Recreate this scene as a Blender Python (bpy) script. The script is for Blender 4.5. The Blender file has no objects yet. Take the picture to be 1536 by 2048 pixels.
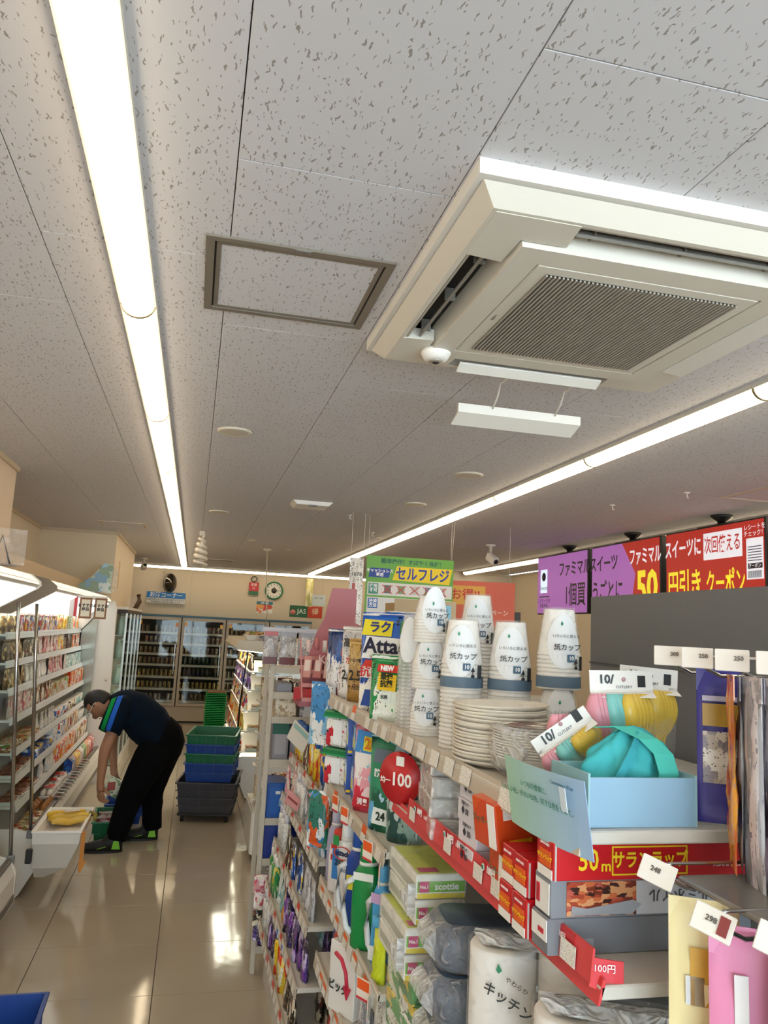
import bpy, bmesh, math, random
from mathutils import Vector, Matrix
random.seed(7)
S = bpy.context.scene
COL = S.collection
# ---------------- camera (calibrated from the tile grids) ----------------
CM = ((0.9711247, 0.0818309, 0.2240992), (-0.2335415, 0.1341891, 0.9630429), (0.0487350, -0.9875713, 0.1494253))
FPX, EYE, CEIL = 1567.3, 1.71, 2.636
cd = bpy.data.cameras.new('camera'); cam = bpy.data.objects.new('camera', cd); COL.objects.link(cam)
cd.sensor_fit = 'VERTICAL'; cd.sensor_height = 36.0; cd.lens = FPX * 36 / 2048; cd.clip_start = 0.05; cd.clip_end = 100
cam.matrix_world = Matrix(((CM[0][0], -CM[0][1], -CM[0][2], 0), (CM[1][0], -CM[1][1], -CM[1][2], 0),
                           (CM[2][0], -CM[2][1], -CM[2][2], EYE), (0, 0, 0, 1)))
S.camera = cam
def at(px, py, **k):                      # a pixel sighted onto a known real plane (x=, y= or z=)
    v = (px - 768, py - 1024, FPX)
    r = [sum(CM[i][j] * v[j] for j in range(3)) for i in range(3)]
    (ax, val), = k.items(); i = 'xyz'.index(ax); o = (0, 0, EYE)
    t = (val - o[i]) / r[i]
    return Vector([o[n] + r[n] * t for n in range(3)])
# ---------------- light and exposure ----------------
W = bpy.data.worlds.new('daylight'); S.world = W; W.use_nodes = True
W.node_tree.nodes['Background'].inputs[0].default_value = (0.80, 0.90, 1.0, 1)
W.node_tree.nodes['Background'].inputs[1].default_value = 9.5
LAMP = 6.5        # strip lamp strength
CASE = 7.0        # strength of the tube added under the chilled case canopies
S.view_settings.view_transform = 'Standard'; S.view_settings.look = 'None'
S.view_settings.exposure = 0.15; S.view_settings.gamma = 1.0; S.view_settings.use_curve_mapping = False
S.cycles.use_denoising = True; S.cycles.max_bounces = 8; S.cycles.transparent_max_bounces = 16
S.cycles.sample_clamp_indirect = 6.0

# ---------------- materials ----------------
MC = {}
def hexc(h):
    h = h.lstrip('#'); r = [int(h[i:i+2], 16) / 255 for i in (0, 2, 4)]
    return tuple([(c / 12.92 if c <= .04045 else ((c + .055) / 1.055) ** 2.4) for c in r]) + (1,)
def mat(col, rough=.5, metal=0, emit=0, alpha=1, coat=0, trans=0, spec=.5):
    k = (col, rough, metal, emit, alpha, coat, trans, spec)
    if k in MC: return MC[k]
    m = bpy.data.materials.new('m_' + col.strip('#')); m.use_nodes = True; b = m.node_tree.nodes['Principled BSDF']
    b.inputs['Base Color'].default_value = hexc(col); b.inputs['Roughness'].default_value = rough
    b.inputs['Metallic'].default_value = metal; b.inputs['Alpha'].default_value = alpha
    b.inputs['Coat Weight'].default_value = coat; b.inputs['Transmission Weight'].default_value = trans
    b.inputs['Specular IOR Level'].default_value = spec
    if emit:
        b.inputs['Emission Color'].default_value = hexc(col); b.inputs['Emission Strength'].default_value = emit
    # fine relief so that no surface is dead flat
    if not emit and not trans:
        nt = m.node_tree; n = nt.nodes.new('ShaderNodeTexNoise'); n.inputs['Scale'].default_value = 60
        bp = nt.nodes.new('ShaderNodeBump'); bp.inputs['Strength'].default_value = .04; bp.inputs['Distance'].default_value = .01
        tc = nt.nodes.new('ShaderNodeTexCoord')
        nt.links.new(tc.outputs['Object'], n.inputs['Vector']); nt.links.new(n.outputs['Fac'], bp.inputs['Height'])
        nt.links.new(bp.outputs['Normal'], b.inputs['Normal'])
    MC[k] = m; return m
def film(name='clear film', a=.16, bump=.9):
    if name in MC: return MC[name]
    m = bpy.data.materials.new(name); m.use_nodes = True; nt = m.node_tree; b = nt.nodes['Principled BSDF']
    b.inputs['Base Color'].default_value = (.95, .95, .95, 1); b.inputs['Roughness'].default_value = .12; b.inputs['Alpha'].default_value = a
    b.inputs['Specular IOR Level'].default_value = .9
    tc = nt.nodes.new('ShaderNodeTexCoord'); n = nt.nodes.new('ShaderNodeTexNoise'); n.inputs['Scale'].default_value = 28; n.inputs['Distortion'].default_value = 1.2
    bp = nt.nodes.new('ShaderNodeBump'); bp.inputs['Strength'].default_value = bump; bp.inputs['Distance'].default_value = .02
    nt.links.new(tc.outputs['Object'], n.inputs['Vector']); nt.links.new(n.outputs['Fac'], bp.inputs['Height']); nt.links.new(bp.outputs['Normal'], b.inputs['Normal'])
    # crinkle highlights painted in: film made more opaque along the noise ridges
    cr = nt.nodes.new('ShaderNodeValToRGB'); cr.color_ramp.elements[0].position = .48; cr.color_ramp.elements[0].color = (a, a, a, 1)
    cr.color_ramp.elements[1].position = .75; cr.color_ramp.elements[1].color = (a * 2.6, a * 2.6, a * 2.6, 1)
    nt.links.new(n.outputs['Fac'], cr.inputs[0]); nt.links.new(cr.outputs[0], b.inputs['Alpha'])
    MC[name] = m; return m
def pane():
    if 'pane' in MC: return MC['pane']
    m = bpy.data.materials.new('pane'); m.use_nodes = True; nt = m.node_tree; nt.nodes.clear()
    o = nt.nodes.new('ShaderNodeOutputMaterial'); mx = nt.nodes.new('ShaderNodeMixShader'); t = nt.nodes.new('ShaderNodeBsdfTransparent')
    g = nt.nodes.new('ShaderNodeBsdfGlossy'); g.inputs['Roughness'].default_value = .03; f = nt.nodes.new('ShaderNodeFresnel'); f.inputs[0].default_value = 1.35
    t.inputs[0].default_value = (.93, .96, .95, 1)
    nt.links.new(f.outputs[0], mx.inputs[0]); nt.links.new(t.outputs[0], mx.inputs[1]); nt.links.new(g.outputs[0], mx.inputs[2]); nt.links.new(mx.outputs[0], o.inputs[0])
    MC['pane'] = m; return m
def prt(name, pal, scale=5, text='#1a1a1a', tamt=.42, rough=.3, tsc=(14, 14, 40), vary=True, stretch=(1, 1, 1), emit=0):
    """printed packaging: patches of the palette plus rows of small print"""
    if name in MC: return MC[name]
    m = bpy.data.materials.new(name); m.use_nodes = True; nt = m.node_tree; N = nt.nodes; L = nt.links; b = N['Principled BSDF']
    tc = N.new('ShaderNodeTexCoord'); mp = N.new('ShaderNodeMapping'); mp.inputs['Scale'].default_value = [scale * s for s in stretch]
    L.new(tc.outputs['Generated'], mp.inputs['Vector'])
    if vary:
        oi = N.new('ShaderNodeObjectInfo'); ml = N.new('ShaderNodeMath'); ml.operation = 'MULTIPLY'; ml.inputs[1].default_value = 37
        L.new(oi.outputs['Random'], ml.inputs[0]); L.new(ml.outputs[0], mp.inputs['Location'])
    v = N.new('ShaderNodeTexVoronoi'); v.inputs['Scale'].default_value = 1; v.distance = 'CHEBYCHEV'; v.inputs['Randomness'].default_value = .9
    ns = N.new('ShaderNodeTexNoise'); ns.inputs['Scale'].default_value = 1.5
    va = N.new('ShaderNodeVectorMath'); va.operation = 'MULTIPLY_ADD'; va.inputs[1].default_value = (.9, .9, .9)
    L.new(mp.outputs[0], ns.inputs['Vector']); L.new(ns.outputs['Color'], va.inputs[0]); L.new(mp.outputs[0], va.inputs[2]); L.new(va.outputs[0], v.inputs['Vector'])
    sp = N.new('ShaderNodeSeparateColor'); L.new(v.outputs['Color'], sp.inputs[0])
    cr = N.new('ShaderNodeValToRGB'); cr.color_ramp.interpolation = 'CONSTANT'; e = cr.color_ramp.elements
    while len(e) < len(pal): e.new(.5)
    for i, c in enumerate(pal): e[i].position = i / len(pal)
    for i, c in enumerate(pal): e[i].color = hexc(c)
    L.new(sp.outputs[0], cr.inputs[0])
    m2 = N.new('ShaderNodeMapping'); m2.inputs['Scale'].default_value = tsc; L.new(tc.outputs['Generated'], m2.inputs['Vector'])
    v2 = N.new('ShaderNodeTexVoronoi'); v2.inputs['Scale'].default_value = 1; v2.distance = 'CHEBYCHEV'; v2.inputs['Randomness'].default_value = .6; L.new(m2.outputs[0], v2.inputs['Vector'])
    wv = N.new('ShaderNodeTexNoise'); wv.inputs['Scale'].default_value = 3.2; L.new(mp.outputs[0], wv.inputs['Vector'])
    g1 = N.new('ShaderNodeMath'); g1.operation = 'LESS_THAN'; g1.inputs[1].default_value = .34; L.new(v2.outputs['Distance'], g1.inputs[0])
    g2 = N.new('ShaderNodeMath'); g2.operation = 'LESS_THAN'; g2.inputs[1].default_value = tamt; L.new(wv.outputs['Fac'], g2.inputs[0])
    mu = N.new('ShaderNodeMath'); mu.operation = 'MULTIPLY'; L.new(g1.outputs[0], mu.inputs[0]); L.new(g2.outputs[0], mu.inputs[1])
    mx = N.new('ShaderNodeMix'); mx.data_type = 'RGBA'; L.new(mu.outputs[0], mx.inputs[0]); L.new(cr.outputs[0], mx.inputs[6]); mx.inputs[7].default_value = hexc(text)
    L.new(mx.outputs[2], b.inputs['Base Color']); b.inputs['Roughness'].default_value = rough
    if emit: L.new(mx.outputs[2], b.inputs['Emission Color']); b.inputs['Emission Strength'].default_value = emit
    bp = N.new('ShaderNodeBump'); bp.inputs['Strength'].default_value = .25; bp.inputs['Distance'].default_value = .004
    n3 = N.new('ShaderNodeTexNoise'); n3.inputs['Scale'].default_value = 22; L.new(tc.outputs['Object'], n3.inputs['Vector']); L.new(n3.outputs['Fac'], bp.inputs['Height']); L.new(bp.outputs[0], b.inputs['Normal'])
    MC[name] = m; return m
def tagmat(name, half=None, base='#f2efe8'):
    """shelf price tag: small bars and a coloured half"""
    if name in MC: return MC[name]
    m = bpy.data.materials.new(name); m.use_nodes = True; nt = m.node_tree; N = nt.nodes; L = nt.links; b = N['Principled BSDF']
    tc = N.new('ShaderNodeTexCoord'); mp = N.new('ShaderNodeMapping'); mp.inputs['Scale'].default_value = (44, 1, 12); L.new(tc.outputs['Generated'], mp.inputs['Vector'])
    v = N.new('ShaderNodeTexVoronoi'); v.distance = 'CHEBYCHEV'; v.inputs['Scale'].default_value = 1; L.new(mp.outputs[0], v.inputs['Vector'])
    g = N.new('ShaderNodeMath'); g.operation = 'LESS_THAN'; g.inputs[1].default_value = .3; L.new(v.outputs['Distance'], g.inputs[0])
    mx = N.new('ShaderNodeMix'); mx.data_type = 'RGBA'; L.new(g.outputs[0], mx.inputs[0]); mx.inputs[6].default_value = hexc(base); mx.inputs[7].default_value = hexc('#aaa39d')
    out = mx.outputs[2]
    if half:
        sx = N.new('ShaderNodeSeparateXYZ'); L.new(tc.outputs['Generated'], sx.inputs[0])
        g2 = N.new('ShaderNodeMath'); g2.operation = 'GREATER_THAN'; g2.inputs[1].default_value = .5; L.new(sx.outputs[2], g2.inputs[0])
        m2 = N.new('ShaderNodeMix'); m2.data_type = 'RGBA'; L.new(g2.outputs[0], m2.inputs[0]); L.new(out, m2.inputs[6]); m2.inputs[7].default_value = hexc(half); out = m2.outputs[2]
    L.new(out, b.inputs['Base Color']); b.inputs['Roughness'].default_value = .35
    MC[name] = m; return m
def ceilmat():
    m = bpy.data.materials.new('fissured ceiling board'); m.use_nodes = True; nt = m.node_tree; N = nt.nodes; L = nt.links; b = N['Principled BSDF']
    ge = N.new('ShaderNodeNewGeometry')
    ns = N.new('ShaderNodeTexNoise'); ns.inputs['Scale'].default_value = 55; L.new(ge.outputs['Position'], ns.inputs['Vector'])
    va = N.new('ShaderNodeVectorMath'); va.operation = 'MULTIPLY_ADD'; va.inputs[1].default_value = (.020, .010, 0); L.new(ns.outputs['Color'], va.inputs[0]); L.new(ge.outputs['Position'], va.inputs[2])
    masks = []
    for sc, th, keep, off in (((38, 19, 1), .062, .66, 0), ((54, 34, 1), .062, .36, 7.3), ((100, 85, 1), .10, .14, 3.1)):
        mp = N.new('ShaderNodeMapping'); mp.inputs['Scale'].default_value = sc; mp.inputs['Location'].default_value = (off, off * .7, 0); L.new(va.outputs[0], mp.inputs['Vector'])
        v = N.new('ShaderNodeTexVoronoi'); v.voronoi_dimensions = '2D'; v.inputs['Scale'].default_value = 1; L.new(mp.outputs[0], v.inputs['Vector'])
        # distance in x stretched: thin strokes along y
        sb = N.new('ShaderNodeVectorMath'); sb.operation = 'SUBTRACT'; L.new(mp.outputs[0], sb.inputs[0]); L.new(v.outputs['Position'], sb.inputs[1])
        sc2 = N.new('ShaderNodeVectorMath'); sc2.operation = 'MULTIPLY'; sc2.inputs[1].default_value = (1.0, .36, 0); L.new(sb.outputs[0], sc2.inputs[0])
        ln = N.new('ShaderNodeVectorMath'); ln.operation = 'LENGTH'; L.new(sc2.outputs[0], ln.inputs[0])
        sp = N.new('ShaderNodeSeparateColor'); L.new(v.outputs['Color'], sp.inputs[0])
        k = N.new('ShaderNodeMath'); k.operation = 'LESS_THAN'; k.inputs[1].default_value = keep; L.new(sp.outputs[0], k.inputs[0])
        t = N.new('ShaderNodeMath'); t.operation = 'LESS_THAN'; t.inputs[1].default_value = th; L.new(ln.outputs['Value'], t.inputs[0])
        q = N.new('ShaderNodeMath'); q.operation = 'MULTIPLY'; L.new(k.outputs[0], q.inputs[0]); L.new(t.outputs[0], q.inputs[1]); masks.append(q)
    a = masks[0]
    for x in masks[1:]:
        mm = N.new('ShaderNodeMath'); mm.operation = 'MAXIMUM'; L.new(a.outputs[0], mm.inputs[0]); L.new(x.outputs[0], mm.inputs[1]); a = mm
    mx = N.new('ShaderNodeMix'); mx.data_type = 'RGBA'; L.new(a.outputs[0], mx.inputs[0]); mx.inputs[6].default_value = hexc('#d0ced2'); mx.inputs[7].default_value = hexc('#97908c')
    L.new(mx.outputs[2], b.inputs['Base Color']); b.inputs['Roughness'].default_value = .85
    bp = N.new('ShaderNodeBump'); bp.inputs['Strength'].default_value = .6; bp.inputs['Distance'].default_value = .003; bp.invert = True
    L.new(a.outputs[0], bp.inputs['Height']); L.new(bp.outputs[0], b.inputs['Normal'])
    return m
def floormat():
    m = bpy.data.materials.new('polished beige floor tile'); m.use_nodes = True; nt = m.node_tree; N = nt.nodes; L = nt.links; b = N['Principled BSDF']
    ge = N.new('ShaderNodeNewGeometry'); n = N.new('ShaderNodeTexNoise'); n.inputs['Scale'].default_value = 2.2; n.inputs['Detail'].default_value = 6; L.new(ge.outputs['Position'], n.inputs['Vector'])
    cr = N.new('ShaderNodeValToRGB'); cr.color_ramp.elements[0].color = hexc('#aa9d8a'); cr.color_ramp.elements[1].color = hexc('#b7aa96'); L.new(n.outputs['Fac'], cr.inputs[0])
    L.new(cr.outputs[0], b.inputs['Base Color']); b.inputs['Roughness'].default_value = .09; b.inputs['Specular IOR Level'].default_value = .55
    bp = N.new('ShaderNodeBump'); bp.inputs['Strength'].default_value = .05; bp.inputs['Distance'].default_value = .02; n2 = N.new('ShaderNodeTexNoise'); n2.inputs['Scale'].default_value = 5
    L.new(ge.outputs['Position'], n2.inputs['Vector']); L.new(n2.outputs['Fac'], bp.inputs['Height']); L.new(bp.outputs[0], b.inputs['Normal'])
    return m
WHITE = mat('#e9e6e0', .45); OFFW = mat('#d8d2c6', .5); CHROME = mat('#b8b8b6', .18, 1); GREY = mat('#7b7c7d', .5); DARK = mat('#1b1b1c', .5); BLACK = mat('#0b0b0c', .5)
POSTW = mat('#c9c0b0', .45); WALL = mat('#ddcfb8', .75); SHELFW = mat('#cfc8bb', .4); FILM = film(a=.11); PANE = pane()

# ---------------- mesh helpers ----------------
class MB:
    def __init__(s): s.v = []; s.f = []; s.sm = []
    def add(s, vs, fs, smooth=False):
        o = len(s.v); s.v += [tuple(v) for v in vs]; s.f += [[i + o for i in f] for f in fs]; s.sm += [smooth] * len(fs); return s
    def box(s, x0, x1, y0, y1, z0, z1, c=0):
        if c <= 0:
            v = [(x, y, z) for z in (z0, z1) for y in (y0, y1) for x in (x0, x1)]
            return s.add(v, [(0, 2, 3, 1), (4, 5, 7, 6), (0, 1, 5, 4), (2, 6, 7, 3), (0, 4, 6, 2), (1, 3, 7, 5)])
        # chamfered upright edges and top/bottom rims
        r = [];
        for z, k in ((z0, c), (z0 + c, 0), (z1 - c, 0), (z1, c)):
            a0, a1, b0, b1 = x0 + k, x1 - k, y0 + k, y1 - k; e = c
            r.append([(a0 + e, b0, z), (a1 - e, b0, z), (a1, b0 + e, z), (a1, b1 - e, z), (a1 - e, b1, z), (a0 + e, b1, z), (a0, b1 - e, z), (a0, b0 + e, z)])
        return s.loft(r, cap=True)
    def loft(s, rings, cap=True, closed=True, smooth=False):
        n = len(rings[0]); v = [p for r in rings for p in r]; f = []
        for i in range(len(rings) - 1):
            for j in range(n if closed else n - 1):
                a = i * n + j; b = i * n + (j + 1) % n; f.append((a, b, b + n, a + n))
        if cap: f.append(tuple(reversed(range(n)))); f.append(tuple(range((len(rings) - 1) * n, len(rings) * n)))
        return s.add(v, f, smooth)
    def lathe(s, prof, n=20, cx=0, cy=0, cap=True, smooth=True):
        return s.loft([[(cx + r * math.cos(t * 2 * math.pi / n), cy + r * math.sin(t * 2 * math.pi / n), z) for t in range(n)] for r, z in prof], cap=cap, smooth=smooth)
    def tube(s, pts, r, n=8, cap=True):
        pts = [Vector(p) for p in pts]; rings = []; up = Vector((0, 0, 1))
        for i, p in enumerate(pts):
            d = (pts[min(i + 1, len(pts) - 1)] - pts[max(i - 1, 0)]).normalized()
            a = d.cross(up);
            if a.length < .05: a = d.cross(Vector((1, 0, 0)))
            a.normalize(); b = d.cross(a).normalized(); rr = r[i] if isinstance(r, (list, tuple)) else r
            rings.append([tuple(p + (a * math.cos(t * 2 * math.pi / n) + b * math.sin(t * 2 * math.pi / n)) * rr) for t in range(n)])
        return s.loft(rings, cap=cap, smooth=True)
    def prism(s, poly, axis, a0, a1):
        """polygon of (u,v) pushed along an axis: x -> (a,u,v), y -> (u,a,v), z -> (u,v,a)"""
        g = {'x': lambda u, v, a: (a, u, v), 'y': lambda u, v, a: (u, a, v), 'z': lambda u, v, a: (u, v, a)}[axis]
        return s.loft([[g(u, v, a) for u, v in poly] for a in (a0, a1)], cap=True)
    def mesh(s, name, m, uvbox=None):
        me = bpy.data.meshes.new(name); me.from_pydata(s.v, [], s.f); me.materials.append(m)
        me.polygons.foreach_set('use_smooth', s.sm); me.update()
        bm = bmesh.new(); bm.from_mesh(me); bmesh.ops.recalc_face_normals(bm, faces=bm.faces); bm.to_mesh(me); bm.free()
        return me
    def build(s, name, m, parent=None, label=None, loc=None):
        o = bpy.data.objects.new(name, s.mesh(name, m)); COL.objects.link(o)
        if parent: o.parent = parent
        if label: o['label'] = label
        if loc: o.location = loc
        return o
def ob(name, me, parent=None, loc=(0, 0, 0), rot=(0, 0, 0), label=None):
    o = bpy.data.objects.new(name, me); COL.objects.link(o); o.location = loc; o.rotation_euler = rot
    if parent: o.parent = parent
    if label: o['label'] = label
    return o
def thing(name, label, cat, loc=(0, 0, 0), rz=0, group=None):
    o = bpy.data.objects.new(name, None); COL.objects.link(o); o.location = loc; o.rotation_euler = (0, 0, rz); o.empty_display_size = .05
    return tag(o, label, cat, group)
def tag(o, label, cat, group=None):
    o['label'] = label; o['category'] = cat
    if group: o['group'] = group
    return o
def struct(name, mb, m, parent=None, kind=True):
    o = mb.build(name, m, parent)
    if kind and not parent: o['kind'] = 'structure'
    return o
_fonts = {}
def text(s, size, m, parent, loc, rot=(math.pi / 2, 0, 0), name='lettering', sx=1, bold=.0, shear=0, align='CENTER', space=1.0):
    k = (s, size, m.name, bold, shear, align, sx, space)
    if k not in _fonts:
        c = bpy.data.curves.new(name, 'FONT'); c.body = s; c.size = size; c.align_x = align; c.align_y = 'CENTER'; c.offset = bold; c.shear = shear; c.space_line = space
        c.materials.append(m); c.resolution_u = 2; c.extrude = .0002
        tmp = bpy.data.objects.new('tmp', c); me = bpy.data.meshes.new_from_object(tmp); bpy.data.objects.remove(tmp); bpy.data.curves.remove(c); _fonts[k] = me
    o = bpy.data.objects.new(name, _fonts[k]); COL.objects.link(o); o.location = loc; o.rotation_euler = rot; o.scale = (sx, 1, 1)
    if parent: o.parent = parent
    return o
ORD = ('first second third fourth fifth sixth seventh eighth ninth tenth eleventh twelfth thirteenth fourteenth fifteenth sixteenth seventeenth eighteenth nineteenth twentieth').split()
def ordw(n):
    if n < 20: return ORD[n]
    if n < 29: return 'twenty-' + ORD[n - 20]
    if n == 29: return 'thirtieth'
    if n < 39: return 'thirty-' + ORD[n - 30]
    if n == 39: return 'fortieth'
    return 'forty-' + ORD[n - 40]

# product templates: (root mesh, [(part name, mesh or text spec, [sub-parts])])
def place(T, name, loc, rz, label, cat, group=None, tilt=0, sc=None, lean=0):
    root, parts = T
    o = bpy.data.objects.new(name, root); COL.objects.link(o); o.location = loc; o.rotation_euler = (tilt, lean, rz)
    if sc: o.scale = sc if not isinstance(sc, (int, float)) else (sc,) * 3
    tag(o, label, cat, group)
    for p in parts:
        if p[0] == 'TXT': text(*p[1][:3], o, *p[1][3:], **(p[2] if len(p) > 2 else {}))
        else:
            q = bpy.data.objects.new(p[0], p[1]); COL.objects.link(q); q.parent = o
            for s2 in (p[2] if len(p) > 2 else []):
                r = bpy.data.objects.new(s2[0], s2[1]); COL.objects.link(r); r.parent = q
    return o
def fbox(w, d, h, m, y0=0, c=.0015):          # a carton, front towards -Y, foot at z=0
    return MB().box(-w / 2, w / 2, y0, y0 + d, 0, h, min(c, w * .2, d * .2, h * .2)).mesh('carton', m)
def bagmesh(w, h, t, m, n=7, k=8, base=True, waist=0, crease=.004, seed=1):
    """filled pouch: sealed edge, bulging faces, foot wider than the top"""
    rnd = random.Random(seed); f = []; b = []; V = []; F = []
    def ring(u): # front sheet u 0..1 across, v up
        return u
    for side in (-1, 1):
        for j in range(k + 1):
            v = j / k
            for i in range(n + 1):
                u = i / n; x = (u - .5) * w * (1 - waist * math.sin(math.pi * v) * .5)
                prof = (1 - v) ** .6 if base else math.sin(math.pi * v) ** .6
                if base: prof = min(1, (1 - v) ** .7) * (1 if v > .02 else .9)
                e = (max(0, math.sin(math.pi * u))) ** .45
                y = side * (t / 2) * prof * e + (rnd.uniform(-crease, crease) if 0 < i < n and 0 < j < k else 0)
                V.append((x, y, v * h))
    m1 = (n + 1) * (k + 1)
    for side in (0, 1):
        for j in range(k):
            for i in range(n):
                a = side * m1 + j * (n + 1) + i; q = (a, a + 1, a + n + 2, a + n + 1); F.append(q if side == 0 else tuple(reversed(q)))
    for i in range(n): F.append((i, i + m1, i + 1 + m1, i + 1)); c = k * (n + 1); F.append((c + i, c + i + 1, c + i + 1 + m1, c + i + m1))
    for j in range(k):
        for i in (0, n):
            a = j * (n + 1) + i; F.append((a, a + n + 1, a + n + 1 + m1, a + m1))
    return MB().add(V, F, True).mesh('pouch', m)
def sheet(w, h, m, t=.0008, curl=0, n=6):     # card, front -Y, foot at z=0
    r = []
    for i in range(n + 1):
        z = h * i / n; y = curl * (i / n) ** 2
        r.append([(-w / 2, y, z), (w / 2, y, z), (w / 2, y + t, z), (-w / 2, y + t, z)])
    return MB().loft(r).mesh('card', m)
# ================= structure =================
CEILM = ceilmat(); FLOORM = floormat(); GROUT = mat('#4a4038', .8)
X0, X1, Y0, Y1 = -1.70, 4.64, -2.6, 14.42
o = struct('ceiling', MB().box(X0, X1, Y0, Y1, CEIL + .012, CEIL + .1), mat('#6b645e', .9)); ceiling = o
tw, tl = .455, .91
tile = MB().box(0, tw - .0024, 0, tl - .0024, 0, .0125, .0008).mesh('ceiling_tile', CEILM)
for a in range(-4, 10):
    for b in range(-3, 15):
        y = 1.497 + tl * b + (tw if a % 2 else 0)
        ty = y if y > -1.4 else None
        if y + .1 > Y1 or y < -1.4: continue
        x = .0113 + tw * a
        if x < X0 - .2 or x > X1 - .1: continue
        q = ob('ceiling_tile', tile, ceiling, (x, y, CEIL))
# front strip of board behind the camera and end strip by the far wall
MB().box(X0, X1, Y0, -.6, CEIL - .0005, CEIL + .011).build('ceiling_board', CEILM, ceiling)
fl = struct('floor', MB().box(X0, X1, Y0, Y1, -.1, -.0035), GROUT)
FX, FY, FT = -.0448, 5.2217, .6
ft = MB().box(0, FT - .0035, 0, FT - .0035, 0, .0035, .0008).mesh('floor_tile', FLOORM)
for a in range(-2, 2):
    for b in range(-4, 16):
        if FY + FT * b > Y1 - .3: continue
        ob('floor_tile', ft, fl, (FX + FT * a, FY + FT * b, -.0035))
MB().box(FX + FT * 2, X1, Y0, Y1, -.0035, 0).build('floor_paving', FLOORM, fl)
MB().box(X0, FX - FT * 2 - .0035, Y0, Y1, -.0035, 0).build('floor_paving', FLOORM, fl)
MB().box(FX - FT * 2, FX + FT * 2 - .0035, Y0, FY - FT * 4 - .0035, -.0035, 0).build('floor_paving', FLOORM, fl)
# walls
struct('wall_left', MB().box(-1.78, -1.68, 5.39, 9.0, 0, CEIL), WALL)
struct('wall_left_front', MB().box(-1.78, -1.19, Y0, 5.39, 0, CEIL), mat('#e2cdb4', .6))
struct('wall_left_back', MB().box(-1.78, -.895, 9.0, 11.66, 0, CEIL), mat('#dfceb2', .6))
struct('wall_left_corner', MB().box(-1.78, -1.60, 11.66, Y1, 0, CEIL), WALL)
bw = struct('wall_back', MB().box(-1.78, 3.72, Y1, Y1 + .1, 0, CEIL), WALL)
for k, x in enumerate((-.1, 1.08, 2.26)): MB().box(x, x + .004, Y1 - .002, Y1, 1.85, CEIL).build('wall_panel_joint', mat('#b9a98c', .8), bw)
struct('wall_back_right', MB().box(3.62, 4.7, 11.15, 11.25, 0, CEIL), WALL)
struct('wall_right_return', MB().box(3.62, 3.72, 11.25, Y1, 0, CEIL), WALL)
struct('wall_right', MB().box(4.64, 4.74, Y0, 11.15, 0, CEIL), WALL)
wf = struct('wall_front', MB().box(-1.19, 4.64, Y0 - .1, Y0, 0, .35).box(-1.19, 4.64, Y0 - .1, Y0, 2.45, CEIL), WALL)
wn = struct('window_1', MB().box(-1.19, 4.64, Y0 - .06, Y0 - .02, .35, .39).box(-1.19, 4.64, Y0 - .06, Y0 - .02, 2.41, 2.45), mat('#9a9a9c', .3, .8))
for k in range(6):
    x = -1.19 + k * 5.83 / 5; MB().box(x - .02, x + .02, Y0 - .06, Y0 - .02, .35, 2.45).build('window_frame', mat('#9a9a9c', .3, .8), wn)
    if k < 5: MB().box(x + .02, x + 5.83 / 5 - .02, Y0 - .043, Y0 - .037, .39, 2.41).build('pane', PANE, wn)
TR = mat('#cdbb9f', .6)
for nm, m in (('trim_1', MB().box(-1.19, -1.172, Y0, 5.40, CEIL - .03, CEIL)), ('trim_2', MB().box(-1.68, -1.662, 5.39, 9.0, CEIL - .03, CEIL).box(-1.68, -.9, 8.982, 9.0, CEIL - .03, CEIL)),
              ('trim_3', MB().box(-.895, -.877, 8.99, 11.66, CEIL - .03, CEIL)), ('trim_4', MB().box(3.6, 4.64, 11.132, 11.15, CEIL - .03, CEIL).box(4.622, 4.64, -1, 11.15, CEIL - .03, CEIL))): struct(nm, m, TR)
# ================= ceiling fittings =================
EM = mat('#ffe9c4', .5, emit=LAMP); EMF = mat('#fff0d2', .5, emit=LAMP)
LAMPBODY = mat('#d9d5cc', .5)
SEG = 1.247
def lampmesh(L):
    base = MB().box(-.052, .052, 0, L - .002, -.018, 0).mesh('lamp_base', LAMPBODY)
    prof = [(.046 * math.cos(t * math.pi / 10), -.014 - .040 * math.sin(t * math.pi / 10)) for t in range(11)]
    r = [[(x, y, z) for x, z in prof] for y in (.003, L - .005)]
    d = MB().loft(r, cap=True, smooth=True).mesh('diffuser', EM)
    e = MB(); 
    for y in (0, L - .006): e.loft([[(x * 1.07, yy, z * 1.04) for x, z in prof] for yy in (y, y + .005)])
    return base, d, e.mesh('end_cap', mat('#8f8468', .6))
LM = lampmesh(SEG)
def lampline(x, y, n, along, where, group):
    for k in range(n):
        t = thing('strip_light', f'{where}, {ordw(k)} from the {"near" if along == "y" else "left"} end', 'light', (x, y + SEG * k, CEIL) if along == 'y' else (x + SEG * k, y, CEIL), 0 if along == 'y' else -math.pi / 2, group)
        ob('lamp_base', LM[0], t); ob('diffuser', LM[1], t); ob('end_cap', LM[2], t)
    return
lampline(-.235, 1.06 - 0 * SEG, 10, 'y', 'strip lamp in the line above the left aisle', 'strip lamps above the left aisle')
lampline(-.235, 1.06 - 3 * SEG, 3, 'y', 'warm white strip lamp behind the viewer above the left aisle', 'strip lamps above the left aisle')
lampline(1.90, 1.06 - 3 * SEG, 13, 'y', 'strip lamp in the line above the shelf rows', 'strip lamps above the shelf rows')
lampline(3.86, 1.06 - 2 * SEG, 10, 'y', 'strip lamp in the line behind the hanging screens', 'strip lamps behind the screens')
lampline(-1.15, 13.95, 4, 'x', 'strip lamp in the cross line above the drinks fridges', 'strip lamps along the back wall')

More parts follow.
